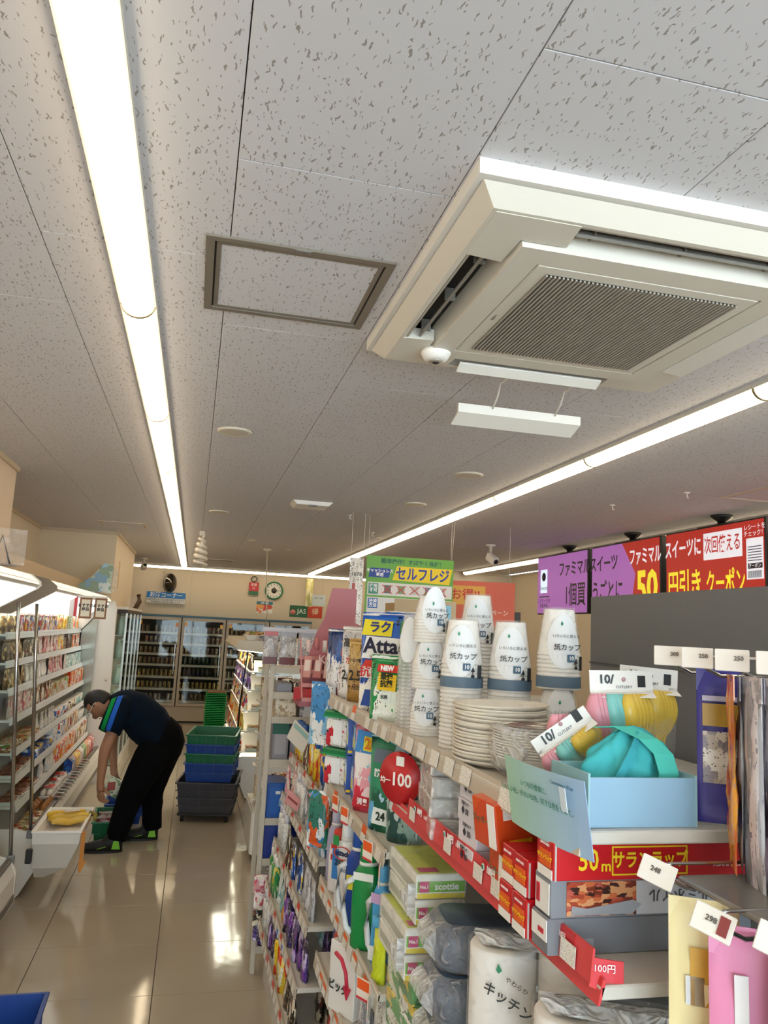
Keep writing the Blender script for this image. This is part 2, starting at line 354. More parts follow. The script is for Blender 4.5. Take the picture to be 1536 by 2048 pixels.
# ceiling cassette air conditioner
AW = mat('#dcd6ca', .4); AWL = mat('#ece8e0', .4); SL = mat('#b9b1a6', .5)
ac = thing('air_conditioner', 'large white four-way cassette air conditioner recessed in the ceiling with a ribbed grille', 'air conditioner', (.992, 1.862, CEIL))
def ring(mb, a, b, z0, z1, a2=None, b2=None):      # square ring, outer a, inner b (lower outer a2, lower inner b2)
    a2 = a if a2 is None else a2; b2 = b if b2 is None else b2
    sq = lambda r, z: [(-r, -r, z), (r, -r, z), (r, r, z), (-r, r, z)]
    n = len(mb.v); mb.v += sq(a, z1) + sq(a2, z0) + sq(b2, z0) + sq(b, z1)
    for k in range(4):
        j = (k + 1) % 4
        for u, w in ((0, 4), (4, 8), (8, 12), (12, 0)): mb.f.append([n + u + k, n + u + j, n + w + j, n + w + k]); mb.sm.append(False)
    return mb
ring(MB(), .522, .45, -.034, 0, .522, .45).build('spacer_frame', AWL, ac)
ring(MB(), .508, .46, -.072, -.037, .472, .458).build('panel_rim', AW, ac)
MB().box(-.47, .47, -.47, .47, -.028, -.02).build('housing', mat('#0a0d12', .6), ac)
ring(MB(), .455, .449, -.070, -.028).build('outlet_wall', mat('#b5aea2', .4), ac)
for sx in (-1, 1):
    for sy in (-1, 1):
        MB().prism([(sx * .462, sy * .462), (sx * .462, sy * .272), (sx * .372, sy * .262), (sx * .37, sy * .37), (sx * .262, sy * .372), (sx * .272, sy * .462)], 'z', -.0735, -.04).build('corner_pad', AW, ac)
ring(MB(), .376, .295, -.083, -.028, .362, .297).build('inner_frame', AW, ac)
MB().box(-.293, .293, -.293, .293, -.0835, -.06, .003).build('grille_frame', AW, ac)
MB().box(-.258, .258, -.258, .258, -.0842, -.0832).build('grille_recess', mat('#2e2a27', .8), ac)
rb = MB(); n = 48
for k in range(n):
    x = -.255 + k * .51 / (n - 1); rb.box(x - .0026, x + .0026, -.257, .257, -.0885, -.0842)
o = rb.build('grille_slats', mat('#a8a196', .5), ac); o['kind'] = 'stuff'
for k, (cx, cy, rz, mode) in enumerate(((0, -.412, 0, 1), (-.412, 0, -math.pi / 2, 1), (0, .415, math.pi, 2), (.412, 0, math.pi / 2, 3))):
    if mode == 1:
        f = MB().box(-.262, .262, -.004, .004, -.011, .011, .001).build('air_flap', mat('#8f8b84', .3), ac); f.location = (cx, cy, -.058); f.rotation_euler = (-.5, 0, rz)
        for q in (-.22, 0, .22):
            g = MB().box(q - .003, q + .003, -.012, .016, -.004, .03).build('flap_bracket', mat('#77736c', .5), ac); g.location = (cx, cy, -.060); g.rotation_euler = (0, 0, rz)
    elif mode == 2:
        f = MB().box(-.245, .245, -.022, .022, -.003, .003, .001).build('air_flap', AWL, ac, 'white air flap tilted down'); f.location = (cx, cy, -.088); f.rotation_euler = (.42, 0, rz)
    else:
        f = MB().box(-.258, .258, -.036, .036, -.003, .003, .001).build('air_flap', AWL, ac, 'closed white air flap'); f.location = (cx, cy, -.078); f.rotation_euler = (.12, 0, rz)
text('i-see', .02, mat('#5a5650', .5), ac, (-.277, .02, -.0838), (math.pi, 0, math.pi / 2))
se = thing('ceiling_sensor', 'round white sensor dome on the corner of the air conditioner', 'sensor', (.650, 2.20, CEIL - .0735))
MB().lathe([(.044, 0), (.046, -.012), (.036, -.030), (.024, -.034)], 24).build('dome', mat('#f2efea', .35), se)
MB().lathe([(.022, -.0335), (.023, -.038), (.012, -.040)], 20).build('lens_ring', mat('#b8b2a8', .3, .6), se)
MB().lathe([(.012, -.0395), (.006, -.043)], 14).build('lens', DARK, se)
# wind deflector hung under the far flap
df = thing('wind_deflector', 'white plastic wind deflector bar hung on bent wires beyond the air conditioner', 'deflector', (1.08, 2.56, 2.49))
MB().prism([(-.008, .028), (.004, .03), (.004, 0), (.07, -.026), (.07, -.032), (-.008, -.004)], 'x', -.235, .235).build('deflector_plate', AWL, df)
for x in (-.12, .12): MB().tube([(x, -.17, .085), (x, -.14, .078), (x + .004, -.10, .085), (x + .01, -.06, .05), (x + .012, -.01, .02)], .0035, 6).build('hanger_wire', mat('#d8d4cc', .3), df)
# inspection hatches
HF = mat('#8f877c', .4, .4)
def hatch(x, y, w, d, label, light=False):
    t = thing('inspection_hatch', label, 'ceiling hatch', (x, y, CEIL))
    m = HF if not light else mat('#cbbfae', .6)
    mb = MB()
    for a0, a1, b0, b1 in ((0, w, 0, .022), (0, w, d - .022, d), (0, .022, .022, d - .022), (w - .022, w, .022, d - .022)): mb.box(a0, a1, b0, b1, -.006, 0)
    mb.build('hatch_frame', m, t)
    g = MB(); 
    for a0, a1, b0, b1 in ((.022, w - .022, .022, .027), (.022, w - .022, d - .027, d - .022), (.022, .027, .027, d - .027), (w - .027, w - .022, .027, d - .027)): g.box(a0, a1, b0, b1, -.001, .0)
    g.build('shadow_gap', DARK if not light else mat('#6a5d4c', .8), t)
    mb = MB(); k = .012
    for a0, a1, b0, b1 in ((.027, w - .027, .027, .027 + k), (.027, w - .027, d - .027 - k, d - .027), (.027, .027 + k, .04, d - .04), (w - .027 - k, w - .027, .04, d - .04)): mb.box(a0, a1, b0, b1, -.004, 0)
    mb.build('lid_frame', m, t); MB().box(.039, w - .039, .039, d - .039, -.0022, -.0002).build('lid_board', CEILM, t)
    if not light: MB().box(w / 2 - .02, w / 2 + .02, .002, .018, -.009, -.006).build('latch', CHROME, t)
hatch(-.048, 1.828, .475, .46, 'square ceiling hatch with a grey metal frame beside the air conditioner')
hatch(-1.0, 8.0, .46, .46, 'pale framed ceiling hatch above the left wall recess', True)
hatch(3.13, 3.76, .46, .46, 'ceiling hatch near the hanging screens at the right', True)
def disc(x, y, r, label, cat='ceiling speaker'):
    t = thing('ceiling_speaker' if 'speaker' in cat else 'smoke_detector', label, cat, (x, y, CEIL))
    MB().lathe([(r, 0), (r, -.004), (r - .012, -.010), (r - .02, -.008)], 28).build('rim', mat('#ded5c6', .5), t)
    MB().lathe([(r - .02, -.0085), (r - .03, -.010), (.001, -.0105)], 28, cap=False).build('cover', mat('#cfc5b5', .6), t)
disc(.118, 3.80, .085, 'round flush ceiling speaker nearest the viewer, beside the left strip lamps')
disc(.13, 6.70, .085, 'round flush ceiling speaker far down the left aisle')
disc(1.492, 4.27, .085, 'round flush ceiling speaker left of the middle strip lamps, nearer one')
disc(1.50, 5.46, .085, 'round flush ceiling speaker left of the middle strip lamps, farther one')
def vent(x, y, w, d, label, c='#ece8e2'):
    t = thing('ceiling_vent', label, 'vent', (x, y, CEIL))
    MB().prism([(-w / 2, 0), (w / 2, 0), (w / 2 - .03, -.03), (-w / 2 + .03, -.03)], 'y', -d / 2, d / 2).build('cover', mat(c, .5), t)
    MB().box(-.03, .03, -d / 2 - .004, -d / 2 + .03, -.038, -.028).build('sensor_eye', GREY, t)
vent(.79, 5.85, .3, .24, 'white slanted ceiling unit in the middle of the ceiling')
t = thing('ceiling_vent', 'long slim air outlet slot in the ceiling near the back wall', 'vent', (.2, 11.9, CEIL))
MB().box(-.32, .32, -.06, .06, -.012, 0, .004).build('frame', mat('#d8cfc0', .5), t); MB().box(-.28, .28, -.03, .03, -.0135, -.012).build('slot', mat('#4f463b', .8), t)
for x, y, r in ((.55, 8.8, .04), (1.75, 7.7, .035), (1.05, 9.6, .03)):
    disc(x, y, r, {.04: 'small sprinkler cover disc past the white ceiling unit', .035: 'small ceiling detector beside the middle strip lamps', .03: 'tiny ceiling disc near the clock'}[r], 'smoke detector')
# twisted white streamer, wall camera, cable drop, hooks
t = thing('spiral_streamer', 'white twisted hanging streamer below a small ceiling bracket', 'hanging decoration', (.012, 8.27, CEIL))
MB().box(-.03, .03, -.02, .02, -.05, 0, .006).build('bracket', OFFW, t)
pts = [(.045 * math.cos(k * .55) * (.5 + k / 60), .045 * math.sin(k * .55), -.05 - k * .0052) for k in range(60)]
MB().tube(pts, [.012 + .012 * math.sin(k / 59 * math.pi) for k in range(60)], 6).build('spiral', mat('#e8e0d2', .5), t)
t = thing('cable_drop', 'thin white cable hanging from a round ceiling rose in front of the clock', 'cable', (.81, 9.73, CEIL))
MB().lathe([(.05, 0), (.05, -.012), (.02, -.03)], 20).build('ceiling_rose', OFFW, t)
MB().tube([(0, 0, -.02), (.01, 0, -.3), (.03, 0, -.6), (.05, .0, -.8), (.03, 0, -1.0)], .008, 6).build('cord', mat('#d8cfbe', .5), t)
def camera_dome(x, y, label, tilt=.4):
    t = thing('security_camera', label, 'security camera', (x, y, CEIL))
    MB().lathe([(.05, 0), (.05, -.012), (.018, -.02), (.012, -.11)], 16).build('stem', mat('#e4ded2', .5), t)
    b = MB().box(-.035, .035, -.09, .05, -.04, .04, .008).build('camera_body', mat('#e9e5dc', .4), t); b.location = (0, -.02, -.14); b.rotation_euler = (tilt, 0, .3)
    l = MB().lathe([(.026, 0), (.022, .012), (.001, .014)], 14).build('lens', BLACK, b, loc=(0, -.09, 0)); l.rotation_euler = (math.pi / 2, 0, 0)
camera_dome(-.82, 12.6, 'white security camera in the back left corner of the ceiling', -.3)
camera_dome(2.9, 7.55, 'white and black security camera above the self checkout sign', .5)
def hook(x, y, label):
    o = MB().lathe([(.018, 0), (.018, -.004), (.005, -.008)], 12).tube([(0, 0, -.006), (0, 0, -.03), (.008, 0, -.036), (.012, 0, -.026)], .003, 6).build('ceiling_hook', mat('#e8e4dc', .3), None, None, (x, y, CEIL))
    tag(o, label, 'hook', 'small clear hooks in the ceiling')
HK = [(at(1225, 1010, z=CEIL), 'clear plastic ceiling hook left of the right ceiling hatch'), (at(1374, 985, z=CEIL), 'clear plastic ceiling hook closest to the right ceiling hatch'), (at(700, 1030, z=CEIL), 'ceiling hook above the left cord of the hanging sign strip'), (at(745, 1065, z=CEIL), 'ceiling hook just left of the middle strip lamps')]
for p, l in HK: hook(p.x, p.y, l)
# ================= prints =================
PR = {
 'candy': prt('candy', ['#f1ede6', '#d8342c', '#f2b23a', '#f7f2ea', '#b7438c', '#2b63b0', '#efe9df'], 3.2),
 'snack': prt('snack', ['#e9dfcd', '#a83a26', '#f3ead8', '#d89a3c', '#4f2a1c', '#f4efe6'], 3.0),
 'pink': prt('pink', ['#f3dfe0', '#e7a6ae', '#f8f1ee', '#d35b6d', '#f5ead7'], 3.2),
 'dairy': prt('dairy', ['#f5f3ee', '#eef1f4', '#2f5fb0', '#f7f5f0', '#d84a36', '#f4f2ea'], 2.4),
 'box': prt('box', ['#efe8d8', '#d9ccb2', '#8fb04a', '#f2ece0', '#c8742c', '#e9e1cf'], 2.6),
 'orange': prt('orange', ['#f07a2a', '#f7efe0', '#f2a03a', '#e1481f', '#f8f3e8'], 2.6),
 'dark': prt('dark', ['#201a18', '#3a2a24', '#e7ddc8', '#14110f', '#6b2e22'], 3, text='#d8cba6'),
 'soup': prt('soup', ['#6a4a2c', '#b78b4e', '#33241a', '#8c6a3c', '#d9c08a', '#4a3421'], 4.5, text='#221810'),
 'meat': prt('meat', ['#5a2018', '#a34a34', '#7a2e20', '#c98a64', '#3b1712'], 5, text='#e9d6c0'),
 'green': prt('green', ['#2f8a4a', '#f2f2ea', '#57a85a', '#e9f1dc', '#e4c83a'], 3),
 'blue': prt('blue', ['#1d4ea6', '#2c6fc9', '#f2f4f8', '#153a86', '#e9c53a'], 2.6),
 'blue2': prt('blue2', ['#8ec7e6', '#f3f6fa', '#4c9fd6', '#d9ecf6', '#2a6fb2'], 2.6),
 'purple': prt('purple', ['#4a2f86', '#2a1d4f', '#7b3f9a', '#c9b8e0', '#1c1430'], 3, text='#efe8f8'),
 'white': prt('whitepk', ['#f3f1ec', '#e6e3dd', '#f6f4f0', '#dfe4ea'], 2.4, text='#5c6470', tamt=.46),
 'yellow': prt('yellow', ['#f2cf2e', '#f6e27a', '#e8502a', '#f7f2e0', '#f0c020'], 2.6),
 'red': prt('red', ['#c9252b', '#e2413a', '#f5efe8', '#a81b22'], 2.4, text='#fff0d8'),
 'meal': prt('meal', ['#d8a15a', '#8a5a30', '#f0dfc0', '#c2452c', '#6d8a3a', '#efe6d6'], 5),
 'grey': prt('greypk', ['#8d8f96', '#b9bac0', '#6c6e76', '#d6d6da'], 2.6, text='#f0f0f2'),
 'beigepk': prt('beigepk', ['#cdb898', '#e2d3ba', '#b39a76', '#efe4d0'], 3),
 'teal': prt('teal', ['#a9cfcc', '#dcebe8', '#7fb5b4', '#eef5f2'], 2.4),
 'canb': prt('canb', ['#6d5a44', '#8b7458', '#4a3a2c', '#a08a6a', '#7a4a34'], 2.2, text='#d9c9a8'),
 'cans': prt('cans', ['#8f8a84', '#b7ad9c', '#5b5650', '#77695a', '#a35a48'], 2.2, text='#e8e0d0'),
 'cany': prt('cany', ['#9a8238', '#7d6a3a', '#5c4a2a', '#b39a52'], 2.2, text='#e8dcb0'),
}
CARD = tagmat('pricetag'); CARDO = tagmat('pricetag_orange', '#f0661e'); CARDR = tagmat('pricetag_red', '#d9352f')
def can_t(m, r=.026, h=.12): return (MB().lathe([(r * .85, 0), (r, .006), (r, h - .012), (r * .82, h)], 10).mesh('can', m), [])
def bottle_t(m, r=.028, h=.2, cap='#d8d8d4', glass=None):
    b = MB().lathe([(r * .9, 0), (r, .006), (r, h * .62), (r * .5, h * .8), (r * .42, h * .92)], 12).mesh('bottle', m)
    return (b, [('cap', MB().lathe([(r * .46, h * .92), (r * .46, h)], 10).mesh('cap', mat(cap, .4)))])
def shelfmesh(L, D, th=.022, m=SHELFW, lip=.03):      # long axis X, front -Y, top at z=0
    return MB().box(0, L, 0, D, -th, 0, .002).box(0, L, -.004, .0, -lip, .004).mesh('shelf', m)
# ================= back wall: drinks fridges =================
DW = mat('#bdb3a2', .35); DWB = mat('#a89b88', .4); TEALB = mat('#3f6d86', .4); DK = mat('#241f1c', .7)
FRY = 14.05
kinds = [can_t(PR['canb']), can_t(PR['cans']), can_t(PR['cany']), bottle_t(mat('#20301f', .15, coat=.4), .03, .19, '#8a8a70'), bottle_t(mat('#2a2118', .15), .03, .2, '#a08030')]
knames = [('can', 'brown drink can'), ('can', 'silvery drink can'), ('can', 'golden drink can'), ('drink_bottle', 'dark green bottle'), ('drink_bottle', 'dark brown bottle')]
plan = [[0, 1, 0, 0, 2, 2, 1], [1, 1, 0, 3, 4, 2, 0], [0, 1, 1, 0, 1, 0, 0], [1, 0, 1, 0, 1, 0, 0]]
fx = [-.95, -.20, .55, 1.30, 2.05]
SHZ = [.36, .56, .76, .96, 1.14, 1.32, 1.50]
for d in range(4):
    xa, xb = fx[d], fx[d] + .75
    nm = ['leftmost', 'second from the left', 'third from the left', 'fourth from the left'][d]
    t = thing('drinks_fridge', f'upright glass-door drinks fridge at the back wall, {nm}', 'fridge', (xa, FRY, 0), 0, 'drinks fridges at the back wall')
    MB().box(0, .75, 0, .34, .03, .27).build('base', DW, t); MB().box(.0, .75, .02, .3, 0, .03).build('kick', DARK, t)
    MB().box(0, .75, .0, .34, 1.765, 1.80).build('header', TEALB, t)
    MB().box(0, .75, .33, .345, .27, 1.765).box(0, .012, .02, .33, .27, 1.765).box(.738, .75, .02, .33, .27, 1.765).build('cabinet', DK, t)
    dr = MB().box(.01, .05, -.03, .0, .28, 1.76).box(.70, .74, -.03, 0, .28, 1.76).box(.05, .70, -.03, 0, .28, .325).box(.05, .70, -.03, 0, 1.71, 1.76).build('door', DW, t)
    MB().box(.05, .70, -.018, -.012, .325, 1.71).build('pane', PANE, dr)
    MB().box(.665, .68, -.06, -.045, .8, 1.3, .004).box(.665, .68, -.05, -.03, .8, .82).box(.665, .68, -.05, -.03, 1.28, 1.3).build('handle', CHROME, dr)
    MB().box(.055, .10, -.0195, -.0185, 1.62, 1.69).box(.65, .695, -.0195, -.0185, 1.6, 1.67).build('sticker', prt('sticker', ['#f0a020', '#f7c63a', '#e87a20'], 3), dr)
    for k, z in enumerate(SHZ): MB().box(.012, .738, .02, .3, z - .012, z).box(.012, .738, .015, .02, z - .03, z + .008).build('shelf', SHELFW, t)
    MB().box(.016, .022, .022, .034, .32, 1.70).box(.728, .734, .022, .034, .32, 1.70).build('lamp', mat('#fff2d8', .5, emit=5.0), t)  # upright lamps added inside the door sides to brighten the drinks
    for k, z in enumerate(SHZ[::-1]):
        q = plan[d][k]
        if d > 2 and k > 3: continue
        n = 10
        for c in range(n):
            if random.random() < .06: continue
            place(kinds[q], knames[q][0], (xa + .05 + c * .0715, FRY + .07, z), random.random() * 6,
                  f'{knames[q][1]}, fridge {nm}, {ordw(k)} shelf down, {ordw(c)} from left', 'can' if q < 3 else 'bottle', f'{knames[q][1]}s in the fridge {nm}', sc=(1, 1, .95))
# slim end post left of the fridges and corner cupboard
MB().box(-1.6, -.95, 14.08, 14.4, 0, 1.80).build('wall_corner_panel', mat('#4c3a35', .6)); bpy.data.objects['wall_corner_panel']['kind'] = 'structure'
# beer corner sign
t = thing('wall_sign', 'blue and white wall sign over the leftmost drinks fridge', 'sign', (-.51, Y1, 0))
MB().box(-.33, .33, -.05, 0, 1.99, 2.19, .006).build('sign_box', mat('#e8e4dc', .4), t)
MB().box(-.33, .33, -.052, -.0505, 2.085, 2.19).build('blue_band', mat('#1f6fae', .4, emit=.12), t)
text('お酒コーナー', .095, mat('#ffffff', .5), t, (0, -.0525, 2.135), bold=.002)
text('20歳未満の方にはお酒を販売できません', .036, mat('#2a3f66', .5), t, (0, -.0525, 2.055)); text('年齢確認にご協力をお願いします', .034, mat('#2a3f66', .5), t, (0, -.0525, 2.015))
# convex mirror
t = thing('convex_mirror', 'dark oval convex security mirror on the back wall', 'mirror', (-.47, Y1 - .16, 2.35), .9)
MB().lathe([(.17, 0), (.17, .02), (.155, .03)], 26).build('rim', mat('#6b655c', .5), t).rotation_euler = (math.pi / 2, 0, 0)
mm = MB().lathe([(.155, .03), (.13, .05), (.08, .072), (.03, .08), (.001, .081)], 26, cap=False).build('mirror_glass', mat('#5b5854', .08, 1), t); mm.rotation_euler = (math.pi / 2, 0, 0)
MB().tube([(0, .0, 0), (.02, .1, .1), (.02, .16, .2)], .012, 8).build('bracket', OFFW, t)
# first aid hanger, clock, posters
t = thing('hanging_emergency_sign', 'small red hanging sign board under a white loop on the back wall', 'sign', (1.0, Y1 - .02, 2.36))
MB().box(-.085, .085, -.02, 0, -.13, .10, .01).build('board', mat('#c9342f', .4), t); MB().box(-.085, .085, -.0215, -.0195, -.13, -.06).build('green_band', mat('#3f7a52', .5), t)
MB().lathe([(.055, -.012), (.055, .012), (.042, .012), (.042, -.012), (.055, -.012)], 20, cap=False).build('loop', mat('#2c2a28', .5), t, None, (0, -.01, .155)).rotation_euler = (math.pi / 2, 0, 0)
text('非常', .055, mat('#ffffff', .5), t, (0, -.0212, .05)); text('口', .05, mat('#ffffff', .5), t, (0, -.0212, -.01))
ck = thing('wall_clock', 'round wall clock with a green rim on the back wall', 'clock', (1.37, Y1, 2.33))
m = MB().lathe([(.165, 0), (.165, .035), (.15, .045), (.138, .04), (.138, .0)], 36).build('rim', mat('#1f7a52', .4), ck); m.rotation_euler = (math.pi / 2, 0, 0)
m = MB().lathe([(.138, .022), (.001, .0225)], 36, cap=False).build('dial', mat('#eeeae0', .5), ck); m.rotation_euler = (math.pi / 2, 0, 0)
tk = MB()
for k in range(12):
    a = k * math.pi / 6; x, z = .112 * math.sin(a), .112 * math.cos(a); tk.box(x - .006, x + .006, -.026, -.024, z - .009, z + .009)
tk.build('hour_marks', DARK, ck); MB().box(-.005, .005, -.03, -.028, -.01, .07).build('hour_hand', DARK, ck); MB().box(-.01, .085, -.032, -.030, -.004, .004).build('minute_hand', DARK, ck)
MB().lathe([(.05, 0), (.045, .012), (.001, .015)], 20, cap=False).build('dial_emblem', mat('#3c3a36', .3), ck, None, (0, -.02, .0)).rotation_euler = (math.pi / 2, 0, 0)
def poster(x, y, z, w, h, m, label, texts=(), rz=0, border=None, frame=False):
    t = thing('poster', label, 'poster', (x, y, z), rz)
    MB().box(-w / 2, w / 2, -.004, 0, -h / 2, h / 2).build('sheet', m, t)
    if border: MB().box(-w / 2, w / 2, -.0052, -.0041, h / 2 - border[1], h / 2).build('header_band', mat(border[0], .5), t)
    for s_, sz, c, dx, dz in texts: text(s_, sz, mat(c, .5), t, (dx, -.0058, dz), bold=.001)
    return t
poster(1.22, Y1, 2.02, .29, .21, PR['orange'], 'small poster with a blue header left below the clock', [('10月 発売', .035, '#ffffff', 0, .075)], border=('#3b7f96', .055))
t = poster(1.98, Y1, 1.98, .60, .21, mat('#2f6b48', .5), 'wide green and red poster right below the clock', [('JAS', .12, '#e9efe4', -.08, 0), ('得', .13, '#f7e7c8', .17, 0)])
MB().box(.03, .30, -.0055, -.0042, -.105, .105).build('red_field', mat('#cf4a30', .5), t)
MB().lathe([(.05, 0), (.05, .002)], 20).build('pink_disc', mat('#e08a86', .5), t, None, (-.24, -.0045, -.02)).rotation_euler = (math.pi / 2, 0, 0)
poster(2.2, Y1, 2.20, .26, .2, mat('#d8e4ea', .5), 'pale poster with an orange foot on the back wall', [('ビール', .05, '#3a5f8c', 0, .04)])
t = thing('tall_poster', 'tall narrow yellow green banner strip on the back wall', 'banner', (1.98, Y1 - .3, 2.32)); MB().tube([(0, 0, .25), (0, 0, CEIL - 2.32)], .002, 5).build('hanging_cord', OFFW, t); MB().box(-.06, .06, -.003, 0, -.25, .25).build('sheet', prt('banner', ['#c9c36a', '#e5dfb0', '#a8b36a'], 3), t)
# ================= hanging signs over the till area =================
sy = 6.2
t = thing('self_checkout_sign', 'green and yellow hanging self checkout sign with crossed-out icons', 'sign', (1.69, sy, 2.06), 0); t.rotation_euler = (0, -.0, 0)
W2, H2 = .37, .25
MB().box(-W2, W2, 0, .006, -.36, H2).build('board', mat('#6fae46', .5), t)
MB().prism([(-.15, .06), (-.115, .175), (.36, .175), (.335, .045)], 'y', -.002, -.0002).build('yellow_panel', mat('#f2d21f', .5), t)
MB().prism([(-.35, .075), (-.335, .15), (-.165, .15), (-.18, .075)], 'y', -.002, -.0002).build('blue_panel', mat('#24439a', .5), t)
text('セルフレジ', .115, mat('#223c9c', .5), t, (.105, -.0028, .108), bold=.003, sx=.8)
text('キャッシュレス\n専用', .032, mat('#ffffff', .5), t, (-.257, -.0028, .112), bold=.001)
text('簡単操作！すばやく会計！', .045, mat('#2f6f52', .5), t, (.02, -.0028, .208), bold=.001)
MB().box(-.355, .36, -.002, 0, -.07, .035).build('white_row', mat('#e9e3e0', .5), t); MB().box(-.355, .36, -.002, 0, -.34, -.085).build('white_panel', mat('#e4e2de', .5), t)
MB().box(-.345, -.265, -.0032, -.0021, -.06, .025).build('green_square', mat('#3f8f78', .5), t); MB().box(-.345, -.265, -.0032, -.0021, -.175, -.095).build('blue_square', mat('#2f6fb8', .5), t)
text('使用\n不可', .034, mat('#ffffff', .5), t, (-.305, -.0036, -.015), bold=.001); text('決済\n方法', .034, mat('#ffffff', .5), t, (-.305, -.0036, -.135), bold=.001)
for k in range(5):
    x = -.19 + k * .115
    MB().box(x - .025, x + .03, -.0032, -.0022, -.05, .015).build('icon', mat(['#6d6a66', '#8a9a72', '#d0c8c0', '#7a7f92', '#c9b0a8'][k], .5), t)
    cx = MB()
    for s2 in (-1, 1): cx.prism([(x - .045, s2 * .032 - .018), (x - .039, s2 * .036 - .018), (x + .045, -s2 * .032 - .018), (x + .039, -s2 * .036 - .018)], 'y', -.0046, -.0034)
    cx.build('red_cross', mat('#c9413a', .5), t)
sg = t
for x, dy in ((-.36, 0), (.35, .0)):
    MB().tube([(x, 0, .24), (x + (.02 if x > 0 else 0), 0, CEIL - 2.06)], .002, 5).build('hanging_cord', mat('#cfc8bc', .5), sg)
t = thing('hanging_banner', 'narrow hanging vertical price banner left of the self checkout sign', 'banner', (1.22, 6.1, 2.02))
MB().box(-.055, .055, 0, .004, -.35, .25).build('sheet', prt('vbanner', ['#e5dcd0', '#efe8de', '#d9cdbf'], 2, text='#4a4038', tamt=.5), t)
MB().box(-.03, -.005, -.001, 0, -.22, .05).build('red_stripe', mat('#b5544a', .5), t); text('1078', .045, mat('#3a3630', .5), t, (0, -.002, .12)); text('カード', .03, mat('#3a3630', .5), t, (0, -.002, .2))
MB().tube([(-.05, 0, .25), (-.05, 0, .616)], .002, 5).build('hanging_cord', OFFW, t); MB().tube([(.05, 0, .25), (.05, 0, .61)], .002, 5).build('hanging_cord', OFFW, t)
t = thing('promotion_poster', 'orange and red tilted poster behind the paper cups', 'poster', (2.33, 6.3, 2.02), -.25)
MB().box(-.30, .30, 0, .005, -.24, .14).build('sheet', mat('#d8603f', .5), t); MB().box(-.29, .05, -.001, 0, -.06, .10).build('yellow_panel', mat('#e6a83a', .5), t)
MB().tube([(-.25, .003, .14), (-.25, .003, CEIL - 2.02)], .002, 5).tube([(.25, .003, .14), (.25, .003, CEIL - 2.02)], .002, 5).build('hanging_cord', OFFW, t)
text('お得!!', .10, mat('#c93324', .5), t, (-.12, -.002, .02), bold=.002); text('キャンペーン', .05, mat('#fff2dc', .5), t, (.1, -.002, -.12))
t = thing('dark_display_panel', 'dark grey panel behind the paper cups under the orange poster', 'panel', (2.72, 6.6, 0)); MB().box(-.12, .12, 0, .05, 1.2, 1.93, .004).build('board', mat('#54504c', .5), t); MB().box(-.1, .1, .01, .04, 0, 1.2).build('post', DARK, t); MB().box(-.2, .2, -.1, .2, 0, .03, .005).build('foot', DARK, t)
